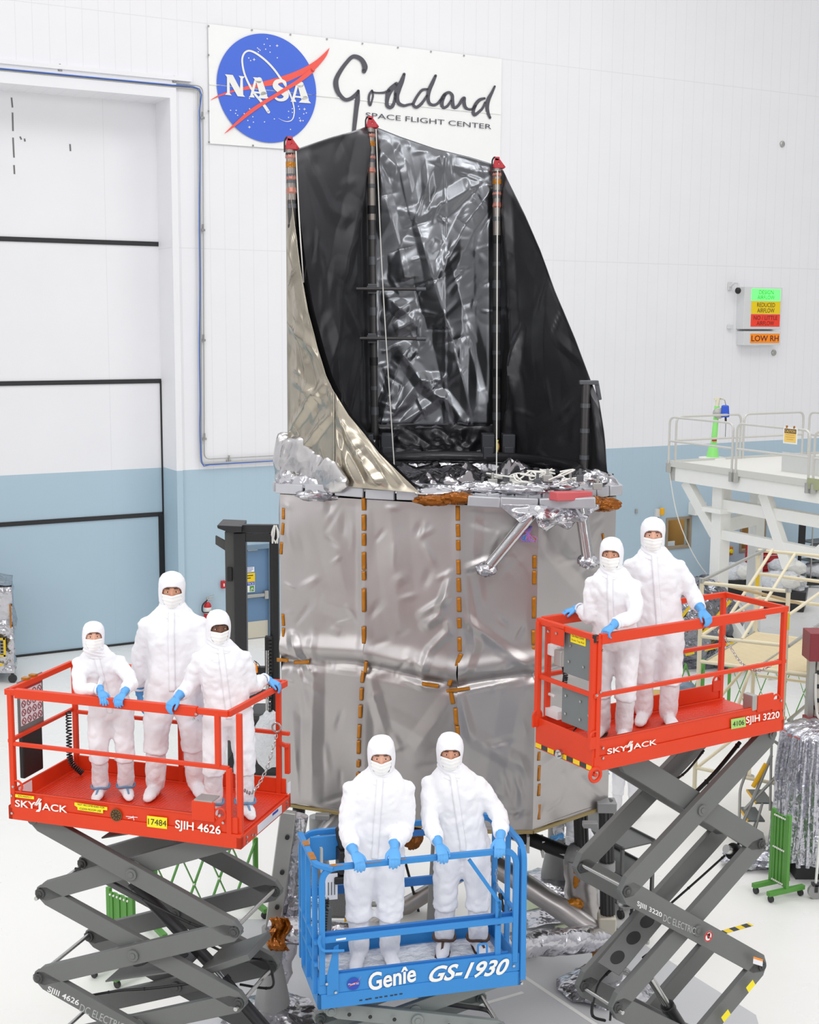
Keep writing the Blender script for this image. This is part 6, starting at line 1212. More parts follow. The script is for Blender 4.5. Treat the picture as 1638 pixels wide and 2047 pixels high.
# right lift
zt = LR.zt + .025; u, v = LR.u, LR.v
p = mid(LR, .50, .36)
person('shorter person on the 3220 lift, arms spread to both rails of its end corner', p, LR.dz, 1.74, -20, ((-.10, .02, -8), (.10, -.02, 6)),
       {'R': grip(LR.world(LR.lp(1138, 1232, LR.w - .02).x, LR.w - .02, zt), (-.9, -.15, -.25), (-.2, .2, -1), curl=(.35, .35, .3)), 'L': grip(LR.world(.13, .02, zt), (-.62, -.6, -.42), (.9, .25, -.35), curl=(.7, .8, .5))}, lean=(-.03, .05), head=(6, 6), sk=SK3, soles=True)
p = mid(LR, 1.10, .48)
person('taller person on the 3220 lift reaching down to its long front rail', p, LR.dz, 1.85, -10, ((-.10, .02, -10), (.11, .0, 14)),
       {'R': grip(LR.world(LR.lp(1186, 1232, LR.w - .02).x, LR.w - .02, zt), (-.8, .35, -.4), (-.3, .4, -1)), 'L': grip(LR.world(1.195, .0, zt), -v + dn * .7, (.2, 1, -.2))}, lean=(-.06, .06), head=(2, 6), sk=SK1, fat=1.03)
# blue lift
zt = LG.zt + .02; u, v = LG.u, LG.v
p = mid(LG, .55, .46)
person('broad person in white coverall with dark brows beside the controls of the blue lift', p, LG.dz, 1.93, 2, ((-.12, -.02, -10), (.13, -.02, 12)),
       {'R': grip(LG.world(.315, .01, zt), -v * .9 + u * .25 + dn * .55, (-.3, 1, -.1), curl=(.55, .55, .4)), 'L': grip(LG.world(.61, .01, zt), -v * .9 - u * .2 + dn * .6, (.3, 1, -.1), curl=(.55, .55, .4))}, lean=(.04, .06), head=(0, 8), sk=SK1, fat=1.08, brow=M_iris)
p = mid(LG, 1.25, .48)
person('person in white coverall with brown soled boots by the gate of the blue lift', p, LG.dz, 1.89, 0, ((-.09, .0, -8), (.19, .0, 18)),
       {'R': grip(LG.world(.985, .01, zt), -v * .9 + u * .1 + dn * .6, (-.3, 1, -.1), curl=(.55, .55, .4)), 'L': grip(LG.world(1.47, .01, zt), -v * .8 - u * .3 + dn * .6, (.3, 1, -.1), curl=(.55, .55, .4))}, lean=(-.09, .06), head=(2, 6), sk=SK3, fat=1.02, soles=True, ties=M_sole)
# on the floor behind the stand
p = PZ(1160, 1812)
person('person in white coverall and dark blue hood stooping on the floor behind the telescope stand', p, 0.0, 1.76, -62, ((-.12, -.10, -5), (.14, .16, 5)),
       {'R': grip(PY(1118, 1672, p.y - .35), (-.95, -.2, -.05), (0, .2, -1), grip=False, curl=(.5, .6, .4)), 'L': grip(PY(1135, 1690, p.y + .2), (-.9, -.2, -.3), (0, .3, -1), grip=False)}, lean=(0, .42), head=(0, -25), hood_m=M_navy, soles=True)
p = PZ(1250, 1634)
person('person in white coverall standing on the floor behind the telescope, only the legs in sight', p, 0.0, 1.76, 150, ((-.13, .0, -5), (.12, .05, 8)),
       {'R': grip(V((p.x + .3, p.y + .12, .86)), (0, 0, -1), (1, 0, 0), grip=False, back=(1, 0, 0), curl=(.2, .25, .2)), 'L': grip(V((p.x - .3, p.y - .02, .86)), (0, 0, -1), (-1, 0, 0), grip=False, back=(-1, 0, 0), curl=(.2, .25, .2))}, soles=True)
# ============================================================ THE REST OF THE HALL
# floor plates, lines and tape
M_fplate = mat('grey_floor_plate', (196, 197, 200), .38, var=.05, scale=1.2, rvar=.06)
k = MB(); P = [PZ(x, y) for x, y in ((478, 1838), (1222, 1846), (1340, 1922), (1512, 2030))] + [V((3.4, 10.0, 0)), V((-3.0, 10.0, 0))]
k.add([(p.x, p.y, .006) for p in P], [tuple(range(6))]); struct(k.build('floor_plate', M_fplate, smooth=False))
for i, q in enumerate((((1046, 1952), (1200, 2055)), ((1046, 1985), (960, 2010)), ((1280, 1975), (1262, 1998)), ((1262, 1998), (1330, 2035)))):
    a, b = PZ(*q[0]), PZ(*q[1]); k = MB(); k.beam(a + V((0, 0, .008)), b + V((0, 0, .008)), .05 if i < 2 else .02, .003); o = k.build('floor_line', M_whitest, smooth=False); o['kind'] = 'structure'
def floor_tape(label, a, b):
    p, q = PZ(*a), PZ(*b); L = (q - p).length; k = MB(); k.bb((-L / 2, -.045, .001), (L / 2, .045, .004)); o = k.build('hazard_tape_strip', MATS['floor_hazard'], smooth=False); m_ = (p + q) / 2; o.location = (m_.x, m_.y, 0); o.rotation_euler = (0, 0, math.atan2(q.y - p.y, q.x - p.x)); tag(o, label, 'floor tape')
stripe_mat('floor_hazard', (242, 208, 30), (56, 58, 56), .2, 'X', .0)
floor_tape('black and yellow floor tape behind the upper arms of the 3220 lift', (1292, 1785), (1352, 1770)); floor_tape('black and yellow floor tape right of the lettered arm of the 3220 lift', (1446, 1864), (1502, 1848))

# ------------------------------------------------------------ black lift truck mast
ft = thing('lift_truck', 'tall black lift truck mast standing before the blue door', 'forklift', (0, 0, 0)); YF = 22.0
def fp(x, y, d=0.0): return PY(x, y, YF + d)
def fbox(mb, x0, y0, x1, y1, d0, d1): a, b = fp(x0, y1), fp(x1, y0); mb.bb((a.x, YF + d0, max(.02, a.z)), (b.x, YF + d1, b.z))
k = MB(); fbox(k, 473, 1066, 491, 1556, 0, .2); k.build('mast_rail', M_dark, ft, smooth=False, bevel=.01)
k = MB(); fbox(k, 455, 1064, 473, 1556, .05, .5); k.build('mast_side', MATS['grey_panel'] if False else mat('mast_grey', (78, 78, 76), .5), ft, smooth=False, bevel=.01)
k = MB(); fbox(k, 547, 1058, 556, 1556, 0, .2); k.build('mast_rail', M_black, ft, smooth=False, bevel=.01)
k = MB(); fbox(k, 541, 1062, 546, 1500, .1, .2); k.build('inner_rail', M_dark, ft, smooth=False)
for y0, y1 in ((1050, 1066), (1068, 1084), (1335, 1370), (1382, 1398)): k = MB(); fbox(k, 476, y0, 556, y1, .02, .14); k.build('cross_member', M_dark, ft, smooth=False, bevel=.01)
k = MB(); k.prism([(fp(x, y).x, fp(x, y).z) for x, y in ((436, 1048), (485, 1050), (485, 1062), (462, 1063), (437, 1054))], (0, YF - .12, 0), (1, 0, 0), (0, 0, 1), .7); k.build('top_plate', M_dark, ft, smooth=False, bevel=.01)
k = MB(); k.prism([(fp(x, y).x, fp(x, y).z) for x, y in ((429, 1073), (464, 1092), (464, 1107), (455, 1107), (429, 1090))], (0, YF + .1, 0), (1, 0, 0), (0, 0, 1), .08); k.build('side_arm', MATS['mast_grey'], ft, smooth=False, bevel=.006)
k = MB(); fbox(k, 454, 1135, 464, 1162, -.0, .06); k.build('switch_box', M_black, ft, smooth=False, bevel=.01)
k = MB(); fbox(k, 530, 1272, 546, 1345, -.02, .1); k.build('chain_carriage', M_black, ft, smooth=False, bevel=.02)
k = MB()
for i in range(34): q = fp(541, 1275 + i * 7.2); k.box(q + V((0, -.05, 0)), (.05, .03, .035))
k.build('lift_chain', M_dark, ft)
for x in (533, 537): k = MB(); k.cyl(fp(x, 1300, -.03), fp(x, 1500, -.03), .015, n=8); k.build('hydraulic_rod', M_steel, ft)
k = MB(); q = fp(505, 1338, -.1); k.lathe([(.06, -.06), (.09, -.05), (.085, .06), (.05, .1)], q, 16); k.build('beacon', mat('orange_beacon', (244, 140, 30), .2, emit=(255, 140, 20), estr=.25), ft)
k = MB(); 
for t in range(6): a = t * math.pi / 3; k.tube(spline([q + V((.12 * math.cos(a), .12 * math.sin(a), -.08)), q + V((.12 * math.cos(a), .12 * math.sin(a), .06)), q + V((.05 * math.cos(a), .05 * math.sin(a), .14))], 4), .006, 5)
k.build('beacon_guard', M_black, ft)
for i in range(5): a = fp(551 + random.uniform(-3, 3), 1050, -.05); k = MB(); k.tube(spline([a, a + V((random.uniform(-.05, .05), -.03, -.15)), a + V((random.uniform(-.05, .05), 0, -.3))], 4), .012, 6); k.build('hose', M_cord, ft)
k = MB(); fbox(k, 470, 1500, 600, 1556, -.2, 1.3); k.build('truck_body', M_dark, ft, smooth=False, bevel=.05)
k = MB(); fbox(k, 492, 1440, 545, 1500, .3, 1.1); k.build('driver_guard', MATS['mast_grey'], ft, smooth=False, bevel=.08)
k = MB(); fbox(k, 480, 1496, 600, 1512, -.22, 1.32); k.build('red_stripe', M_safety_red, ft, smooth=False, bevel=.02)
for x in (485, 570): q = fp(x, 1560); k = MB(); k.lathe([(.16, -.08), (.22, -.08), (.22, .08), (.16, .08)], (q.x, YF - .1, .22), 20, (0, 1, 0)); k.build('wheel', M_black, ft)
o = crumpled('plastic_bag', PY(538, 1480, 20.9), (.22, .15, .42), M_plastic, ft, .3, 1.8, 4.)

# ------------------------------------------------------------ wrapped instrument at the edge of the hall
q = PZ(30, 1366); wi = thing('wrapped_instrument', 'foil wrapped instrument on casters before the blue hangar door', 'instrument', (q.x, q.y, 0))
xl = -1.7
for p0, p1, s in (((xl, 0), (0, 0), 3.), ((0, 0), (-.3, 1.1), 5.), ((-.3, 1.1), (xl + .4, 1.2), 8.), ((xl + .4, 1.2), (xl, 0), 9.)):
    panel('foil_side', M_foilc, p0, p1, lambda u: 2.05, lambda u: .22, 30, 40, .12, 1.6, s, wi, edge=.1)
k = MB(); k.grid([[V((xl + (-xl) * i / 14 - .3 * j / 8 * (i / 14), 1.15 * j / 8, 2.05 + .22 * math.sin(math.pi * i / 14) * math.sin(math.pi * (j + .2) / 9) + .05 * ridge((i * .3, j * .3, 0), 1.2, 2.))) for i in range(15)] for j in range(9)]); k.build('foil_top', M_foilc, wi, fix=False)
k = MB(); k.bb((-.62, -.10, .62), (-.16, -.075, .98)); o = k.build('grid_window', M_dark, wi, smooth=False)
k = MB()
for i in range(6): k.bb((-.6 + .085 * i, -.115, .64), (-.585 + .085 * i, -.1, .96)); 
for i in range(5): k.bb((-.6, -.115, .66 + .07 * i), (-.18, -.1, .675 + .07 * i))
k.build('window_grating', M_alu, o, smooth=False)
for a, b in (((-.64, .96), (-.14, 1.0)), ((-.64, .6), (-.14, .64)), ((-.18, .6), (-.13, 1.0)), ((-.66, .4), (-.2, .45))): k = MB(); k.bb((a[0], -.12, a[1]), (b[0], -.112, b[1])); k.build('yellow_tape_piece', mat('yellow_tape', (226, 190, 40), .5) if 'yellow_tape' not in MATS else MATS['yellow_tape'], wi, smooth=False)
k = MB(); k.bb((-.05, -.05, 1.2), (-.02, -.02, 1.7)); k.build('amber_tape_piece', M_kapton, wi)
for x, y in ((-.06, .05), (-.35, 1.0), (xl + .2, .1)): k = MB(); k.cyl((x, y - .025, .09), (x, y + .025, .09), .09); k.box((x, y, .18), (.05, .06, .16)); k.build('caster', M_dark, wi)

# ------------------------------------------------------------ green folding barriers
def barrier(label, a, b, h, n, folded=False, group=None):
    a, b = V((a.x, a.y, 0)), V((b.x, b.y, 0)); L = (b - a).length; d = (b - a).normalized(); t = thing('folding_barrier', label, 'barrier', a, math.atan2(d.y, d.x)); z0, z1 = .16, h
    for x in (0, L):
        k = MB(); k.bb((x - .03, -.025, .09), (x + .03, .025, h + .02)); k.bb((x - .035, -.3, .09), (x + .035, .3, .15)); k.build('end_frame', M_green, t, smooth=False, bevel=.006)
        for y in (-.25, .25): k = MB(); k.lathe([(.03, -.018), (.045, -.018), (.045, .018), (.03, .018)], (x, y, .046), 14, (0, 1, 0)); k.box((x, y, .085), (.04, .03, .03)); k.build('caster', M_dark, t)
    if folded:
        for i in range(n):
            x = .05 + (L - .1) * i / (n - 1); k = MB(); k.bb((x - L / n * .42, -.02 + .012 * (i % 2), z0), (x + L / n * .42, .0 + .012 * (i % 2), z1 - .02)); s_ = k.build('lattice_slat', M_green, t, smooth=False)
            for zz in (z0 + .03, (z0 + z1) / 2, z1 - .05): k = MB(); k.cyl((x, -.022, zz), (x, -.034, zz), .013, n=8); k.build('rivet', M_white, s_)
    else:
        w = L / n
        for i in range(n):
            for j, (u0, u1) in enumerate(((0, 1), (1, 0))):
                k = MB(); k.beam((w * (i + u0), -.02 + .02 * j, z0), (w * (i + u1), -.02 + .02 * j, z1), .012, .045, up=(0, 1, 0)); k.build('lattice_bar', M_green, t, smooth=False)
            k = MB(); k.cyl((w * (i + .5), -.04, (z0 + z1) / 2), (w * (i + .5), .02, (z0 + z1) / 2), .016, n=8); k.build('rivet', M_white, t)
    return t
a, b = PZ(312, 1872), PZ(512, 1822); barrier('green lattice barrier pulled open behind the arms of the 4626 lift', a, b, .98, 4)
a, b = PZ(222, 1938), PZ(268, 1958); barrier('green folding barrier pushed together behind the lower arms of the 4626 lift', a, b, 1.0, 6, True)
a, b = PZ(1543, 1776), PZ(1572, 1806); a_ = PZ(1541, 1780); b_ = PZ(1571, 1797); barrier('green folding barrier pushed together, white rivets showing, beside the foil draped rack', a_, b_, 1.14, 7, True)
a, b = PZ(1330, 1462), PZ(1402, 1448); barrier('green lattice barrier seen through the rails at the middle of the 3220 lift', a, b, 1.25, 2)
a, b = PZ(1455, 1452), PZ(1625, 1462); barrier('long green lattice barrier under the cream scaffold', a, b, 1.3, 4)

# ------------------------------------------------------------ white steel work platform
C0 = PY(1340, 925, 30.5); ZD = C0.z; C2 = (C0.x, C0.y); DW = (WN.x, WN.y)
pf = thing('work_platform', 'white steel work platform with grey guard rails in front of the blue wall', 'platform', (0, 0, 0))
def wpt(t, s, z): return V((C0.x + WN.x * t + WU.x * s, C0.y + WN.y * t + WU.y * s, z))
def tF(x, y=930): q = PV(x, y, C2, (C2[0] + DW[0], C2[1] + DW[1])); return (q - C0).dot(WN)
def slab(mb, t0, t1, s0, s1, z0, z1):
    vs = [wpt(t, s, z) for z in (z0, z1) for t, s in ((t0, s0), (t1, s0), (t1, s1), (t0, s1))]; mb.add(vs, [(3, 2, 1, 0), (4, 5, 6, 7), (0, 1, 5, 4), (1, 2, 6, 5), (2, 3, 7, 6), (3, 0, 4, 7)])
k = MB(); slab(k, 0, 8, 0, 6, ZD - .02, ZD); k.build('deck', mat('pale_deck', (222, 221, 216), .6), pf, smooth=False)
k = MB(); slab(k, -.04, 8, -.05, .0, ZD - .08, ZD + .06); slab(k, -.05, -.0, -.05, 6, ZD - .08, ZD + .05); k.build('deck_edge', mat('deck_edge_grey', (204, 204, 198), .5), pf, smooth=False)
M_olive = mat('olive_paint', (160, 166, 130), .5)
k = MB(); slab(k, .6, 8, 4.1, 4.16, ZD, ZD + .16); slab(k, tF(1622), 8, -.09, -.05, ZD - .12, ZD + .1); k.build('toe_board', M_olive, pf, smooth=False)
k = MB(); slab(k, -.02, 8, .0, .22, ZD - .4, ZD - .08); slab(k, -.02, .2, 0, 6, ZD - .4, ZD - .08); k.build('edge_beam', M_whitest, pf, smooth=False, bevel=.01)
def col_(t, s, w, z1, nm='column'): k = MB(); slab(k, t - w / 2, t + w / 2, s - w / 2, s + w / 2, 0, z1); return k.build(nm, M_whitest, pf, smooth=False, bevel=.01)
c1 = (1.3, .4); c2 = (.75, 2.0); col_(*c1, .3, ZD - .1); col_(*c2, .26, ZD - .1); col_(6.5, .5, .3, ZD - .1)
z_ = PY(1437, 1017, 29.7).z; k = MB(); slab(k, c1[0] - .3, c1[0] + .3, c1[1] - .3, c1[1] + .3, z_ - .05, z_ + .05); k.build('flange', M_whitest, pf, smooth=False)
for y0, y1 in ((996, 1019), (1057, 1076)):
    za, zb_ = PY(1445, y0, 29.6).z, PY(1445, y1, 29.6).z; k = MB(); slab(k, c1[0], 7.5, c1[1] - .1, c1[1] + .1, zb_, za); k.build('tie_beam', M_whitest, pf, smooth=False, bevel=.01)
za = PY(1450, 1050, 29.6).z; k = MB(); k.beam(wpt(*c1, za), wpt(*c2, za), .2, .3); k.build('tie_beam', M_whitest, pf, smooth=False)
for p, q in ((wpt(.35, .2, ZD - .4), wpt(c1[0] - .1, .35, ZD - 1.5)), (wpt(2.7, .3, ZD - .4), wpt(3.4, .4, ZD - 1.9)), (wpt(5.4, .4, ZD - .4), wpt(4.2, .4, ZD - 1.5)), (wpt(1.3, .5, 1.3), wpt(2.9, .5, .0))): k = MB(); k.beam(p, q, .16, .26, up=WN); k.build('knee_brace', M_whitest, pf, smooth=False, bevel=.008)
M_rail = mat('galvanised_rail', (208, 206, 200), .4, metal=.3)
def gpanel(t0, s0, t1, s1, h=1.04):
    a, b = wpt(t0, s0, ZD - .08), wpt(t1, s1, ZD - .08); up = V((0, 0, h + .08)); k = MB(); k.tube(fillet([a, a + up, b + up, b], .16, 5), .027, 8); k.cyl(a + up * .52, b + up * .52, .024, n=8); o = k.build('guard_rail', M_rail, pf)
    for q in (a, b): k = MB(); k.box(q - V((0, 0, .03)), (.1, .1, .2)); k.build('rail_socket', M_alu, o)
gpanel(.02, -.06, tF(1468), -.06); gpanel(tF(1476), -.06, tF(1622), -.06); gpanel(tF(1632), -.06, 7.5, -.06)
gpanel(.1, 4.2, 2.2, 4.2); gpanel(2.35, 4.2, 4.3, 4.2); gpanel(4.5, 4.2, 6.5, 4.2); gpanel(0.0, .15, 0.0, 2.1); gpanel(0, 2.2, 0, 4.1)
_d = PZ(1425, 917, ZD)
dv = thing('davit_post', 'lime green davit post standing on the white platform', 'post', tuple(_d))
L_ = to_local(dv); tp = L_(PY(1434, 812, _d.y)); bt = V((tp.x * .0, 0, 0))
k = MB(); k.cyl((0, 0, .02), tp, .075, .06, 14); k.cyl((0, 0, 0), (0, 0, .3), .16, .1, 12); k.build('shaft', M_lime, dv)
k = MB(); k.lathe([(.32, 0), (.32, .03), (.1, .05)], (0, 0, 0), 18); k.build('base_plate', M_whitest, dv)
k = MB(); k.cyl(tp, tp + V((.02, 0, .2)), .05, n=10); k.box(tp + V((.04, 0, .17)), (.22, .08, .05)); k.build('davit_head', mat('cream_head', (226, 222, 196), .5), dv)
k = MB(); k.bb((-.05, -.1, .42), (.06, -.085, .47)); k.build('red_label', M_safety_red, dv)
fa = thing('fall_arrester', 'blue fall arrest reel hanging from the lime green davit', 'safety reel', tuple(PY(1450, 822, _d.y - .1)))
k = MB(); k.box((0, 0, 0), (.2, .14, .28), None, .8); k.build('housing', mat('reel_blue', (40, 86, 204), .4), fa, bevel=.03)
k = MB(); k.lathe([(.1, -.07), (.13, -.05), (.13, .05), (.1, .07)], (-.13, .06, -.05), 18, (0, 1, 0)); k.build('drum', M_alu, fa)
k = MB(); k.tube([(.02, 0, .12), (-.02, 0, .26), (-.1, 0.05, .3), (-.14, .1, .22)], .012, 6); k.build('hook', M_steel, fa)
k = MB(); k.cyl((.02, 0, -.14), (.03, 0, -.28), .025, n=8); k.cyl((.03, 0, -.28), (.03, 0, -.6), .006, n=6); k.build('lanyard', M_dark, fa)
q = PV(1589, 871, C2, (C2[0] + DW[0], C2[1] + DW[1])) - WU * .11; cs = thing('caution_sign', 'yellow and white CAUTION sign hung on the platform guard rail', 'sign', tuple(q), math.atan2(WN.y, WN.x))
k = MB(); k.bb((-.19, -.008, -.16), (.19, .0, .17)); k.build('board', M_paper, cs, smooth=False); k = MB(); k.bb((-.16, -.012, -.13), (.16, -.008, .05)); k.build('yellow_field', mat('caution_yellow', (240, 204, 110), .5), cs, smooth=False)
k = MB(); k.bb((-.16, -.012, .05), (.16, -.008, .14)); hd_ = k.build('header', mat('caution_brown', (112, 84, 56), .6), cs, smooth=False); k = MB(); k.text('CAUTION', (-.14, -.016, .068), (.28, 0, 0), (0, 0, .055), .01); k.build('lettering', mat('caution_text', (236, 200, 110), .5), hd_, smooth=False)
k = MB()
for i in range(3): k.bb((-.12 + .03 * (i == 2), -.0135, .015 - .045 * i), (.12 - .03 * (i == 2), -.0125, .025 - .045 * i))
k.build('print', mat('caution_print', (206, 150, 60), .5), cs)
k = MB(); [k.box((x, -.01, .18), (.025, .03, .05)) for x in (-.1, .1)]; k.build('amber_tape_piece', M_kapton, cs)
bd_ = thing('deck_boards', 'translucent grey boards leaning along the platform deck', 'board', tuple(wpt(tF(1560), 1.0, ZD)), math.atan2(WN.y, WN.x))
for i, (x0, x1, m_) in enumerate(((-.95, .1, mat('frosted_sheet', (206, 208, 206), .35)), (.12, 1.0, MATS['frosted_sheet'] if 'frosted_sheet' in MATS else M_paper), (1.05, 1.6, mat('tan_board', (214, 206, 192), .6)))): k = MB(); k.bb((x0, -.01 - .03 * i, 0), (x1, .01 - .03 * i, .42)); k.build('board_sheet', m_, bd_, smooth=False)
k = MB(); a = wpt(.02, -.05, ZD - .1); c_ = spline([a, a + V((.25, -.1, -1.2)), a + V((.8, -.3, -2.3)), a + V((1.6, -.6, -3.0)), a + V((2.0, -.8, -3.6))], 6); k.tube(c_, .012, 5); o = k.build('hanging_cord', M_cord); tag(o, 'thin white cord hanging from the corner of the white platform', 'cord')

# ------------------------------------------------------------ cream tube scaffold
sc_ = thing('scaffold', 'cream tube scaffold with plank deck beside the orange lift', 'scaffold', (0, 0, 0))
S0 = PY(1414, 1320, 20.0); e1 = V((math.cos(R(-32)), math.sin(R(-32)), 0)); e2 = V((-e1.y, e1.x, 0)); s2 = (S0.x, S0.y); FP = (s2, (s2[0] + e1.x, s2[1] + e1.y)); DEP = 2.3; bp_ = (s2[0] + e2.x * DEP, s2[1] + e2.y * DEP); BP = (bp_, (bp_[0] + e1.x, bp_[1] + e1.y))
def tube_(pts, r=.028, m=M_cream, nm='tube'): k = MB(); k.cyl(pts[0], pts[1], r, n=10); return k.build(nm, m, sc_)
W_ = (PV(1576, 1340, *FP) - S0).dot(e1); M_slat = stripe_mat('plank_slats', (232, 218, 182), (208, 188, 148), .09, 'Y', 0, .6)
for i, (a0, a1) in enumerate(((0, .62 * W_), (.63 * W_, 1.55 * W_))):
    k = MB(); k.bb((0, 0, -.05), (a1 - a0, DEP, 0)); o = k.build('plank_deck', M_slat, sc_, smooth=False); q = S0 + e1 * a0; o.location = q; o.rotation_euler = (0, 0, R(-32))
    k = MB(); k.bb((-.015, 0, -.06), (.012, DEP, .012)); r_ = k.build('plank_edge', M_alu, o, smooth=False)
def gp(x, y, back=False): return PV(x, y, *(BP if back else FP))
for x, yt, b_ in ((1404, 1160, 0), (1577, 1178, 0), (1517, 1104, 1), (1668, 1118, 1)):
    t = gp(x, yt, b_); g_ = V((t.x, t.y, 0)); o = tube_((g_, t), .034); k = MB(); k.cyl(t - V((0, 0, .04)), t + V((0, 0, .03)), .045, n=10); k.build('tube_collar', M_alu, o); k = MB(); k.cyl(g_, g_ + V((0, 0, .02)), .09, n=12); k.build('foot_plate', M_alu, o)
    q = t - V((0, 0, .35)); k = MB(); k.cyl(q, q - V((0, 0, .25)), .036, n=10); k.build('yellow_sleeve', MATS['yellow_tape'], o)
for x0, y0, x1, y1, b_ in ((1404, 1165, 1577, 1182, 0), (1401, 1272, 1575, 1291, 0), (1399, 1322, 1640, 1352, 0), (1393, 1535, 1570, 1570, 0), (1393, 1410, 1572, 1436, 0), (1517, 1100, 1668, 1114, 1), (1517, 1147, 1668, 1166, 1), (1516, 1195, 1668, 1212, 1), (1514, 1350, 1660, 1370, 1)): tube_((gp(x0, y0, b_), gp(x1, y1, b_)))
for (x0, y0, f0), (x1, y1, f1), m_ in (((1405, 1160, 0), (1530, 1099, 1), M_alu), ((1545, 1099, 1), (1438, 1264, 0), M_cream), ((1590, 1107, 1), (1484, 1278, 0), M_cream), ((1436, 1166, 0), (1600, 1206, 1), mat('tan_tube', (190, 166, 128), .5)), ((1577, 1230, 0), (1668, 1165, 1), M_cream), ((1577, 1292, 0), (1668, 1228, 1), M_alu), ((1400, 1440, 0), (1520, 1300, 1), M_cream), ((1463, 1450, 0), (1500, 1340, 1), M_cream), ((1401, 1272, 0), (1517, 1195, 1), M_cream), ((1393, 1535, 0), (1514, 1440, 1), M_cream), ((1577, 1440, 0), (1660, 1370, 1), M_alu)): tube_((gp(x0, y0, f0), gp(x1, y1, f1)), .026, m_, 'brace_tube')

# ------------------------------------------------------------ clutter behind the lift
def floor_thing(name, label, cat, px, rz=0.0, group=None): p = PZ(*px); return thing(name, label, cat, (p.x, p.y, 0), rz, group)
t = floor_thing('foil_wrapped_hardware', 'big heap of hardware wrapped in crinkled silver foil behind the orange lift', 'hardware', (1372, 1325))
for c, r, s in (((0, 0, .8), (1.0, .7, .85), 3.), ((.25, .1, 1.35), (.6, .6, .5), 5.), ((-.5, -.1, .5), (.7, .6, .5), 7.), ((.9, -.2, .35), (.6, .5, .35), 9.)): crumpled('foil_cover', c, r, mat('dark_crinkled_foil', (128, 130, 138), .2, .95, 0) if False else (MATS.get('grey_crinkled_film') or crumple_mat('grey_crinkled_film', (140, 142, 150), .2, .95, 5, 16, .9, dist=.06)), t, .5, 2.6, s)
for a, b in (((-.45, -.75, 1.0), (.1, -.75, 1.75)), ((.1, -.85, .8), (.75, -.8, 1.6)), ((-.2, -.85, .4), (1.0, -.8, .7))): k = MB(); k.beam(a, b, .06, .05); k.build('yellow_bar', MATS['yellow_tape'], t)
t = floor_thing('slatted_crate', 'dark red slatted crate behind the legs of the people on the 3220 lift', 'crate', (1325, 1478))
k = MB(); k.bb((-.4, 0, .05), (.4, .6, .75)); k.build('crate_body', M_box, t, smooth=False)
for i in range(6): k = MB(); k.bb((-.42, -.02, .1 + .1 * i), (.42, .0, .16 + .1 * i)); k.build('slat', M_maroon, t, smooth=False)
k = MB(); k.bb((-.5, -.3, .75), (.5, .5, .8)); k.build('amber_table_top', mat('tan_top', (196, 160, 90), .5), t, smooth=False); crumpled('blue_bag', (.3, 0, .95), (.22, .2, .16), mat('grey_blue_bag', (110, 128, 146), .5), t, .4, 2., 3.)
for lab, px, w, h, m_ in (('black bin under crinkled clear plastic near the white columns', (1474, 1190), .7, .5, M_black), ('black bin with plastic wrapped gear behind the cream scaffold tubes', (1560, 1215), .8, .55, M_dark), ('grey bin wrapped in plastic beside the black monitor stand', (1572, 1188), .6, .6, M_panelgrey)):
    t = floor_thing('equipment_bin', lab, 'bin', px, R(-20)); k = MB(); k.box((0, 0, h / 2), (w * 1.6, w, h), None, 1.08); k.build('tub', m_, t, smooth=False, bevel=.03)
    crumpled('plastic_wrap', (0, 0, h + .12), (w * .66, w * .42, .26), M_plastic, t, .55, 3.0, px[0] * .1); crumpled('cable_coil', (.25, -.3, h + .22), (.22, .18, .16), M_cord, t, .4, 2.2, 3.)
t = floor_thing('tool_chest', 'red tool chest standing between the white columns', 'tool chest', (1524, 1176), R(25))
for i in range(5): k = MB(); k.bb((-.42, -.3, .12 + .24 * i), (.42, .3, .34 + .24 * i)); d_ = k.build('drawer', M_safety_red, t, smooth=False, bevel=.01); k = MB(); k.bb((-.3, -.33, .28 + .24 * i), (.3, -.3, .3 + .24 * i)); k.build('drawer_handle', M_steel, d_)
for x in (-.35, .35): k = MB(); k.cyl((x, -.25, .06), (x + .05, -.25, .06), .06); k.build('caster', M_black, t)
t = floor_thing('monitor_stand', 'black pole monitor stand on a flat wheeled base before the blue wall', 'stand', (1606, 1172))
k = MB(); k.cyl((-.15, 0, .1), (-.12, 0, 2.0), .05, n=12); k.build('pole', M_black, t); k = MB(); k.bb((-.5, -.25, .08), (.5, -.15, .16)); k.bb((-.5, .15, .08), (.5, .25, .16)); k.bb((-.2, -.2, .08), (-.05, .2, .14)); k.build('base', M_dark, t, smooth=False); k = MB(); k.bb((-.2, -.08, 1.25), (-.02, .02, 2.1)); k.build('mount_plate', M_black, t, smooth=False)
for x in (-.45, .45): k = MB(); k.cyl((x, -.2, .04), (x + .03, -.2, .04), .04); k.build('caster', M_black, t)
t = floor_thing('wire_rack', 'grey wire rack wrapped in clear plastic along the blue wall', 'rack', (1632, 1168), R(29.5))
for x in (-.5, .5):
    for y in (-.25, .25): k = MB(); k.cyl((x, y, 0), (x, y, 1.9), .02, n=8); k.build('post', M_alu, t)
for z in (.2, .75, 1.3, 1.85): k = MB(); k.bb((-.5, -.25, z - .015), (.5, .25, z + .015)); k.build('shelf', M_panelgrey, t, smooth=False)
crumpled('plastic_wrap', (0, 0, .45), (.45, .24, .22), M_plastic, t, .3, 2., 2.); crumpled('plastic_wrap', (0, 0, 1.0), (.42, .24, .2), M_plastic, t, .3, 2., 5.)

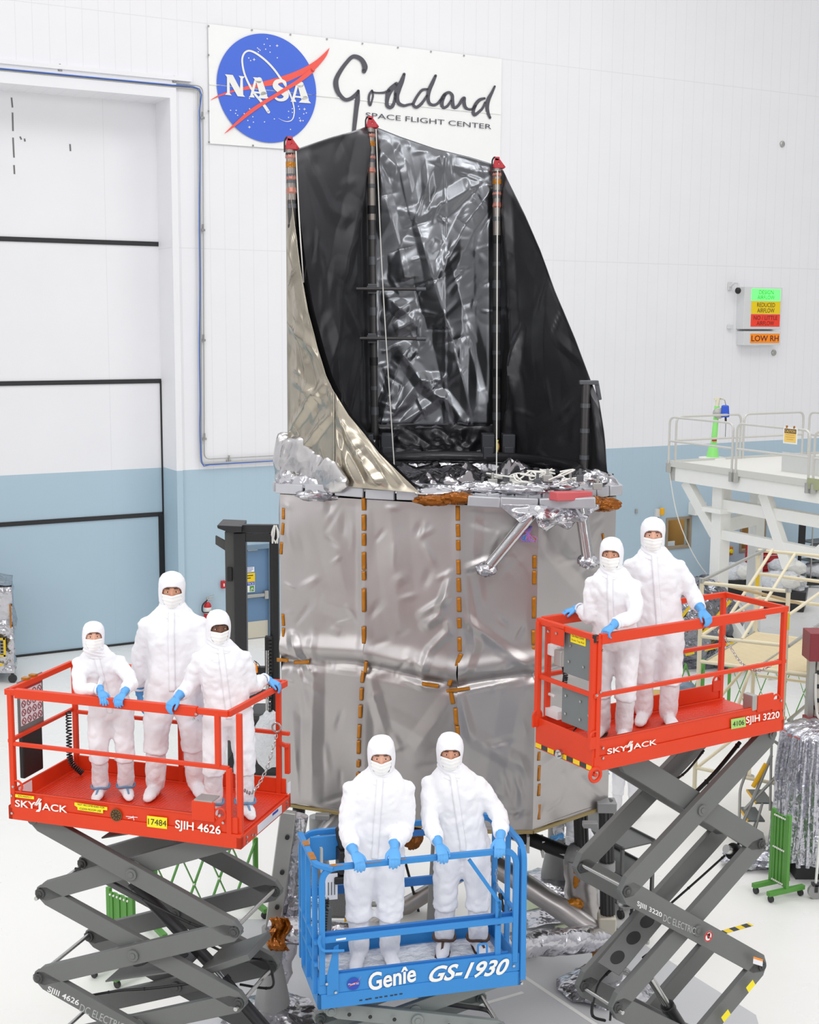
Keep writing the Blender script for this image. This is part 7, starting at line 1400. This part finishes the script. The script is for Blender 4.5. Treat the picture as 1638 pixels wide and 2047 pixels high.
# ------------------------------------------------------------ beside the folded barrier
t = floor_thing('foil_draped_rack', 'rack buried under hanging silver foil wrapped cables beside the green barrier', 'rack', (1634, 1738)); M_fc = crumple_mat('draped_foil', (196, 196, 204), .24, .9, 7, 22, .6, dist=.05)
rows = []; NP = 120; TOPZ = 2.02
for i in range(29):
    z = .28 + (TOPZ - .28) * i / 28; r = []
    for j in range(NP):
        a = 2 * math.pi * j / NP; ca, sa = math.cos(a), math.sin(a); g = 1 + .10 * nz((ca * 2.2, sa * 2.2, z * .25), 1, 3.) + .09 * ridge((ca * 4.2, sa * 4.2, z * .35), 1.3, 7.) * (1.2 - .3 * i / 28) + .05 * ridge((ca * 9, sa * 9, z * .6), 1.2, 2.)
        w = (.50 + .10 * (1 - i / 28)) * g; r.append(V((math.copysign(abs(ca) ** .8, ca) * w, math.copysign(abs(sa) ** .8, sa) * w * .9, z)))
    rows.append(r)
for q in (.9, .6, .3, .05): rows.append([V((p.x * q, p.y * q, TOPZ + .10 * (1 - q) + .04 * ridge((p.x * 3 * q, p.y * 3 * q, 0), 2, 5.))) for p in rows[28]])
k = MB(); k.rings(rows); k.build('foil_drape', M_fc, t, sharp=80)
for i in range(34):
    a = -math.pi * (.02 + .96 * i / 33); x, y = math.cos(a) * random.uniform(.5, .62), math.sin(a) * random.uniform(.46, .58); k = MB(); zz = random.uniform(.15, .5)
    k.tube(spline([V((x * .9, y * .9, TOPZ - .02)), V((x * 1.02, y * 1.02, 1.5)), V((x * random.uniform(1., 1.12), y * random.uniform(1., 1.14), .9)), V((x * random.uniform(.95, 1.12), y * 1.08, zz))], 6), random.uniform(.022, .045), 7); k.build('foil_wrapped_cable', M_fc, t)
for i in range(7): k = MB(); a = random.uniform(-2.8, -.3); c = V((math.cos(a) * .45, math.sin(a) * .45, .3)); k.tube(spline([c + V((0, 0, .4)), c + V((.12, -.1, .05)), c + V((.3, -.15, -.22)), c + V((.5, -.1, -.2)), c + V((.55, -.05, .15))], 6), .035, 8); k.build('cable_loop', M_fc, t)
k = MB(); k.tube([V((math.copysign(abs(math.cos(q)) ** .8, math.cos(q)) * .53, math.copysign(abs(math.sin(q)) ** .8, math.sin(q)) * .48, TOPZ - .03 + .015 * math.sin(q * 9))) for q in [2 * math.pi * j / 40 for j in range(40)]], .008, 5, closed=True); k.build('red_lacing', mat('red_lace', (196, 80, 70), .6), t)
k = MB(); k.bb((-.4, -.35, .0), (.4, .35, .3)); k.build('rack_base', M_dark, t, smooth=False)
for c, r, s in (((-1.0, .1, .10), (.26, .2, .10), 3.), ((-.72, .15, .12), (.24, .26, .13), 6.)): crumpled('foil_heap', c, r, M_fc, t, .5, 2.6, s)
t = floor_thing('rolling_pole', 'thin white pole on a large grey caster beside the foil draped rack', 'stand', (1630, 1796))
k = MB(); k.cyl((0, 0, .2), (.05, 0, 1.75), .018, n=10); k.build('pole', M_whitest, t); k = MB(); k.lathe([(.05, -.03), (.1, -.03), (.1, .03), (.05, .03)], (0, 0, .1), 20, (0, 1, 0)); k.build('wheel', mat('grey_tyre', (150, 150, 148), .5), t); k = MB(); k.box((0, 0, .2), (.1, .09, .03)); k.bb((-.02, -.045, .1), (.02, -.035, .2)); k.bb((-.02, .035, .1), (.02, .045, .2)); k.build('fork', M_dark, t)
t = floor_thing('equipment_column', 'grey perforated column with dark red boxes at the edge of the hall', 'column', (1648, 1690)); Yc = t.location.y; Lc = to_local(t)
def cq(x, y): return Lc(PY(x, y, Yc))
k = MB(); a, b = cq(1616, 1690), cq(1690, 1285); k.bb((a.x, 0, 0), (b.x, .5, b.z)); cb_ = k.build('column_body', mat('beige_grey_metal', (196, 192, 182), .5), t, smooth=False, bevel=.01)
k = MB(); a, b = cq(1612, 1690), cq(1620, 1300); k.bb((a.x, -.03, 0), (b.x, .1, b.z)); k.build('column_flange', M_alu, cb_, smooth=False)
for i in range(8): q = cq(1628 + 8 * (i % 2), 1330 + i * 14); k = MB(); k.bb((q.x - .02, -.012, q.z - .03), (q.x + .03, .002, q.z + .03)); k.build('slot', M_dark, cb_, smooth=False)
for x0, y0, x1, y1 in ((1607, 1258, 1680, 1313), (1606, 1432, 1680, 1480)): k = MB(); a, b = cq(x0, y1), cq(x1, y0); k.bb((a.x, -.28, a.z), (b.x, .1, b.z)); k.build('red_box', M_maroon, t, smooth=False, bevel=.01)
k = MB(); k.tube(spline([cq(1630, 1345) + V((0, -.04, 0)), cq(1629, 1390) + V((0, -.05, 0)), cq(1632, 1425) + V((0, -.06, 0)), cq(1628, 1440) + V((0, -.3, .1))], 5), .02, 7); k.build('column_cable', M_cord, t)
t = floor_thing('rolling_ladder', 'aluminium rolling ladder with yellow sleeve behind the arms of the 3220 lift', 'ladder', (1520, 1700)); Yl = t.location.y; Ll = to_local(t)
def lq(x, y, d=0.0): return Ll(PY(x, y, Yl + d))
for d in (0., .55):
    k = MB(); k.tube(fillet([lq(1478, 1660, d), lq(1480, 1578, d), lq(1512, 1490, d), lq(1545, 1478, d), lq(1562, 1492, d)], .08), .022, 8); k.build('hand_rail', M_alu, t)
    k = MB(); k.cyl(lq(1482, 1655, d), lq(1543, 1510, d), .026, n=10); o = k.build('side_rail', M_alu, t)
    if not d: k = MB(); k.cyl(lq(1506, 1573, d), lq(1532, 1527, d), .033, n=10); k.build('yellow_sleeve', mat('amber_yellow', (240, 182, 20), .5), o)
    k = MB(); k.cyl(lq(1489, 1618, d), lq(1556, 1548, d), .024, n=10); k.cyl(lq(1543, 1485, d), lq(1540, 1620, d), .02, n=8); k.cyl(lq(1525, 1605, d), Ll(V((PY(1500, 1690, Yl + d).x, Yl + d, .0))), .018, n=8); k.cyl(lq(1545, 1605, d), Ll(V((PY(1540, 1690, Yl + d).x, Yl + d, .0))), .018, n=8); k.build('ladder_brace', M_alu, t)
for x, y in ((1532, 1604), (1516, 1640), (1500, 1672)): k = MB(); a = lq(x, y); k.bb((a.x - .14, 0, a.z - .025), (a.x + .1, .55, a.z)); s_ = k.build('step', M_panelgrey, t, smooth=False); k = MB(); k.bb((a.x - .15, 0, a.z - .03), (a.x - .135, .55, a.z + .003)); k.build('yellow_nosing', MATS['amber_yellow'], s_, smooth=False)

# ------------------------------------------------------------ under and behind the telescope
p0, p1 = PZ(1112, 1758), PZ(1243, 1838); d = (p1 - p0); Lc_ = V((d.x, d.y, 0)).length; t = thing('tool_cart', 'grey three shelf tool cart behind the telescope stand', 'cart', (p0.x, p0.y, 0), math.atan2(d.y, d.x)); M_cart = mat('cart_grey', (92, 94, 92), .45)
for x in (0.02, Lc_ - .02):
    for y in (.0, .5): k = MB(); k.bb((x - .02, y - .02, .12), (x + .02, y + .02, .96)); k.build('post', M_cart, t, smooth=False); k = MB(); k.lathe([(.03, -.02), (.06, -.02), (.06, .02), (.03, .02)], (x, y, .06), 16, (0, 1, 0)); k.build('caster', M_black, t)
for z in (.18, .55, .93): k = MB(); k.bb((0, -.02, z), (Lc_, .52, z + .02)); k.bb((0, -.02, z), (Lc_, -.0, z + .05)); k.bb((0, .5, z), (Lc_, .52, z + .05)); k.build('shelf', M_cart, t, smooth=False)
t = floor_thing('work_stool', 'round steel work stool on a star base beside the grey tool cart', 'stool', (1262, 1872)); Ys = t.location.y; Ls = to_local(t); q = Ls(PY(1256, 1800, Ys))
k = MB(); k.cyl((0, 0, .06), (0, 0, q.z - .05), .022, n=12); k.cyl((0, 0, .2), (0, 0, .3), .032, n=12); k.build('column', M_dark, t); k = MB(); k.lathe([(.02, -.02), (.18, -.02), (.19, .01), (.17, .03), (.02, .03)], (0, 0, q.z), 24, (-.25, 0, 1)); k.build('seat', M_steel, t)
for i in range(5): a = i * 2 * math.pi / 5 + .4; k = MB(); k.beam((0, 0, .09), (.26 * math.cos(a), .26 * math.sin(a), .05), .035, .025); k.cyl((.26 * math.cos(a), .26 * math.sin(a), .0), (.26 * math.cos(a), .26 * math.sin(a), .05), .025, n=10); k.build('leg', M_steel, t)
def sheet(name, label, cat, px, m, hh=.05, f=2.0, seed=1., group=None):
    P = [PZ(*q) for q in px]; c = sum(P, V()) / 4; k = MB(); rows = []
    for i in range(17):
        r = []
        for j in range(17):
            u, v = i / 16, j / 16; q = P[0] * (1 - u) * (1 - v) + P[1] * u * (1 - v) + P[2] * u * v + P[3] * (1 - u) * v; r.append(V((q.x - c.x + .04 * nz(q, 3, seed), q.y - c.y + .04 * nz(q, 3, seed + 2), .012 + hh * max(0, .5 + .5 * ridge(q, f, seed)))))
        rows.append(r)
    k.grid(rows); o = k.build(name, m, fix=False, solid=.004); o.location = (c.x, c.y, 0); return tag(o, label, cat, group)
M_gcloth = mat('pale_green_cloth', (196, 208, 176), .8)
sheet('foil_sheet', 'crinkled silver foil sheet lying under the wrapped brace near the blue lift', 'foil', ((1050, 1835), (1120, 1830), (1135, 1856), (1055, 1870)), M_foilc, .09, 2.4, 2.)
sheet('cleaning_cloth', 'pale green cloth spread on the floor under the telescope', 'cloth', ((1105, 1855), (1165, 1850), (1172, 1880), (1108, 1885)), M_gcloth, .04, 1.5, 4.)
sheet('cleaning_cloth', 'pale green cloth behind the corner of the blue lift', 'cloth', ((1030, 1808), (1070, 1795), (1085, 1820), (1035, 1832)), M_gcloth, .04, 1.5, 6.)
sheet('foil_sheet', 'dark crumpled foil scrap on the green cloth by the stand corner', 'foil', ((1128, 1868), (1162, 1862), (1160, 1884), (1122, 1886)), MATS['grey_crinkled_film'], .1, 3.2, 7.)
sheet('plastic_sheet', 'white plastic sheet on the floor seen between the two people in the blue lift', 'sheet', ((780, 1850), (870, 1815), (905, 1850), (800, 1890)), M_paper, .08, 1.5, 9.)
sheet('plastic_sheet', 'clear plastic sheet in front of the foil ring tube beside the blue lift', 'sheet', ((1046, 1870), (1100, 1868), (1105, 1895), (1046, 1905)), M_plastic, .06, 2.0, 11.)
o = crumpled('shoe_cover', PZ(1062, 1903) + V((0, 0, .1)), (.11, .18, .09), M_boot, None, .3, 2., 5.); tag(o, 'white shoe cover with brown ties lying beside the blue lift', 'shoe cover')
t = floor_thing('work_step', 'grey work step with perforated top behind the coiled cord of the blue lift', 'step', (690, 1935)); Yw = t.location.y; Lw = to_local(t); a, b = Lw(PY(655, 1805, Yw + .3)), Lw(PY(702, 1842, Yw - .3))
k = MB(); k.bb((a.x, -.35, .78), (b.x + .05, .45, .81)); tp_ = k.build('tread', mat('perforated_grey', (104, 104, 102), .5, bump=.8, bscale=60, bdist=.02), t, smooth=False)
for x in (a.x, b.x + .05):
    for y in (-.33, .43): k = MB(); k.tube(fillet([(x, y, .79), (x, y - .02, .5), (x + .05, y - .08, .0)], .1), .018, 8); k.build('leg', M_dark, t)
t = floor_thing('step_ladder', 'yellow and grey step ladder standing behind the people in the blue lift', 'ladder', (745, 1860))
for x in (-.35, .15): k = MB(); k.beam((x, 0, 0), (x + .12, .1, 1.35), .03, .07, up=(0, 1, 0)); k.build('side_rail', MATS['amber_yellow'], t, smooth=False); k = MB(); k.beam((x + .45, .4, 0), (x + .14, .12, 1.3), .03, .04, up=(0, 1, 0)); k.build('rear_leg', M_dark, t, smooth=False)
for z in (.3, .6, .9, 1.2): k = MB(); k.bb((-.35 + .09 * z, .0 + .07 * z, z), (.15 + .09 * z, .1 + .07 * z, z + .03)); k.build('step', M_alu, t, smooth=False)
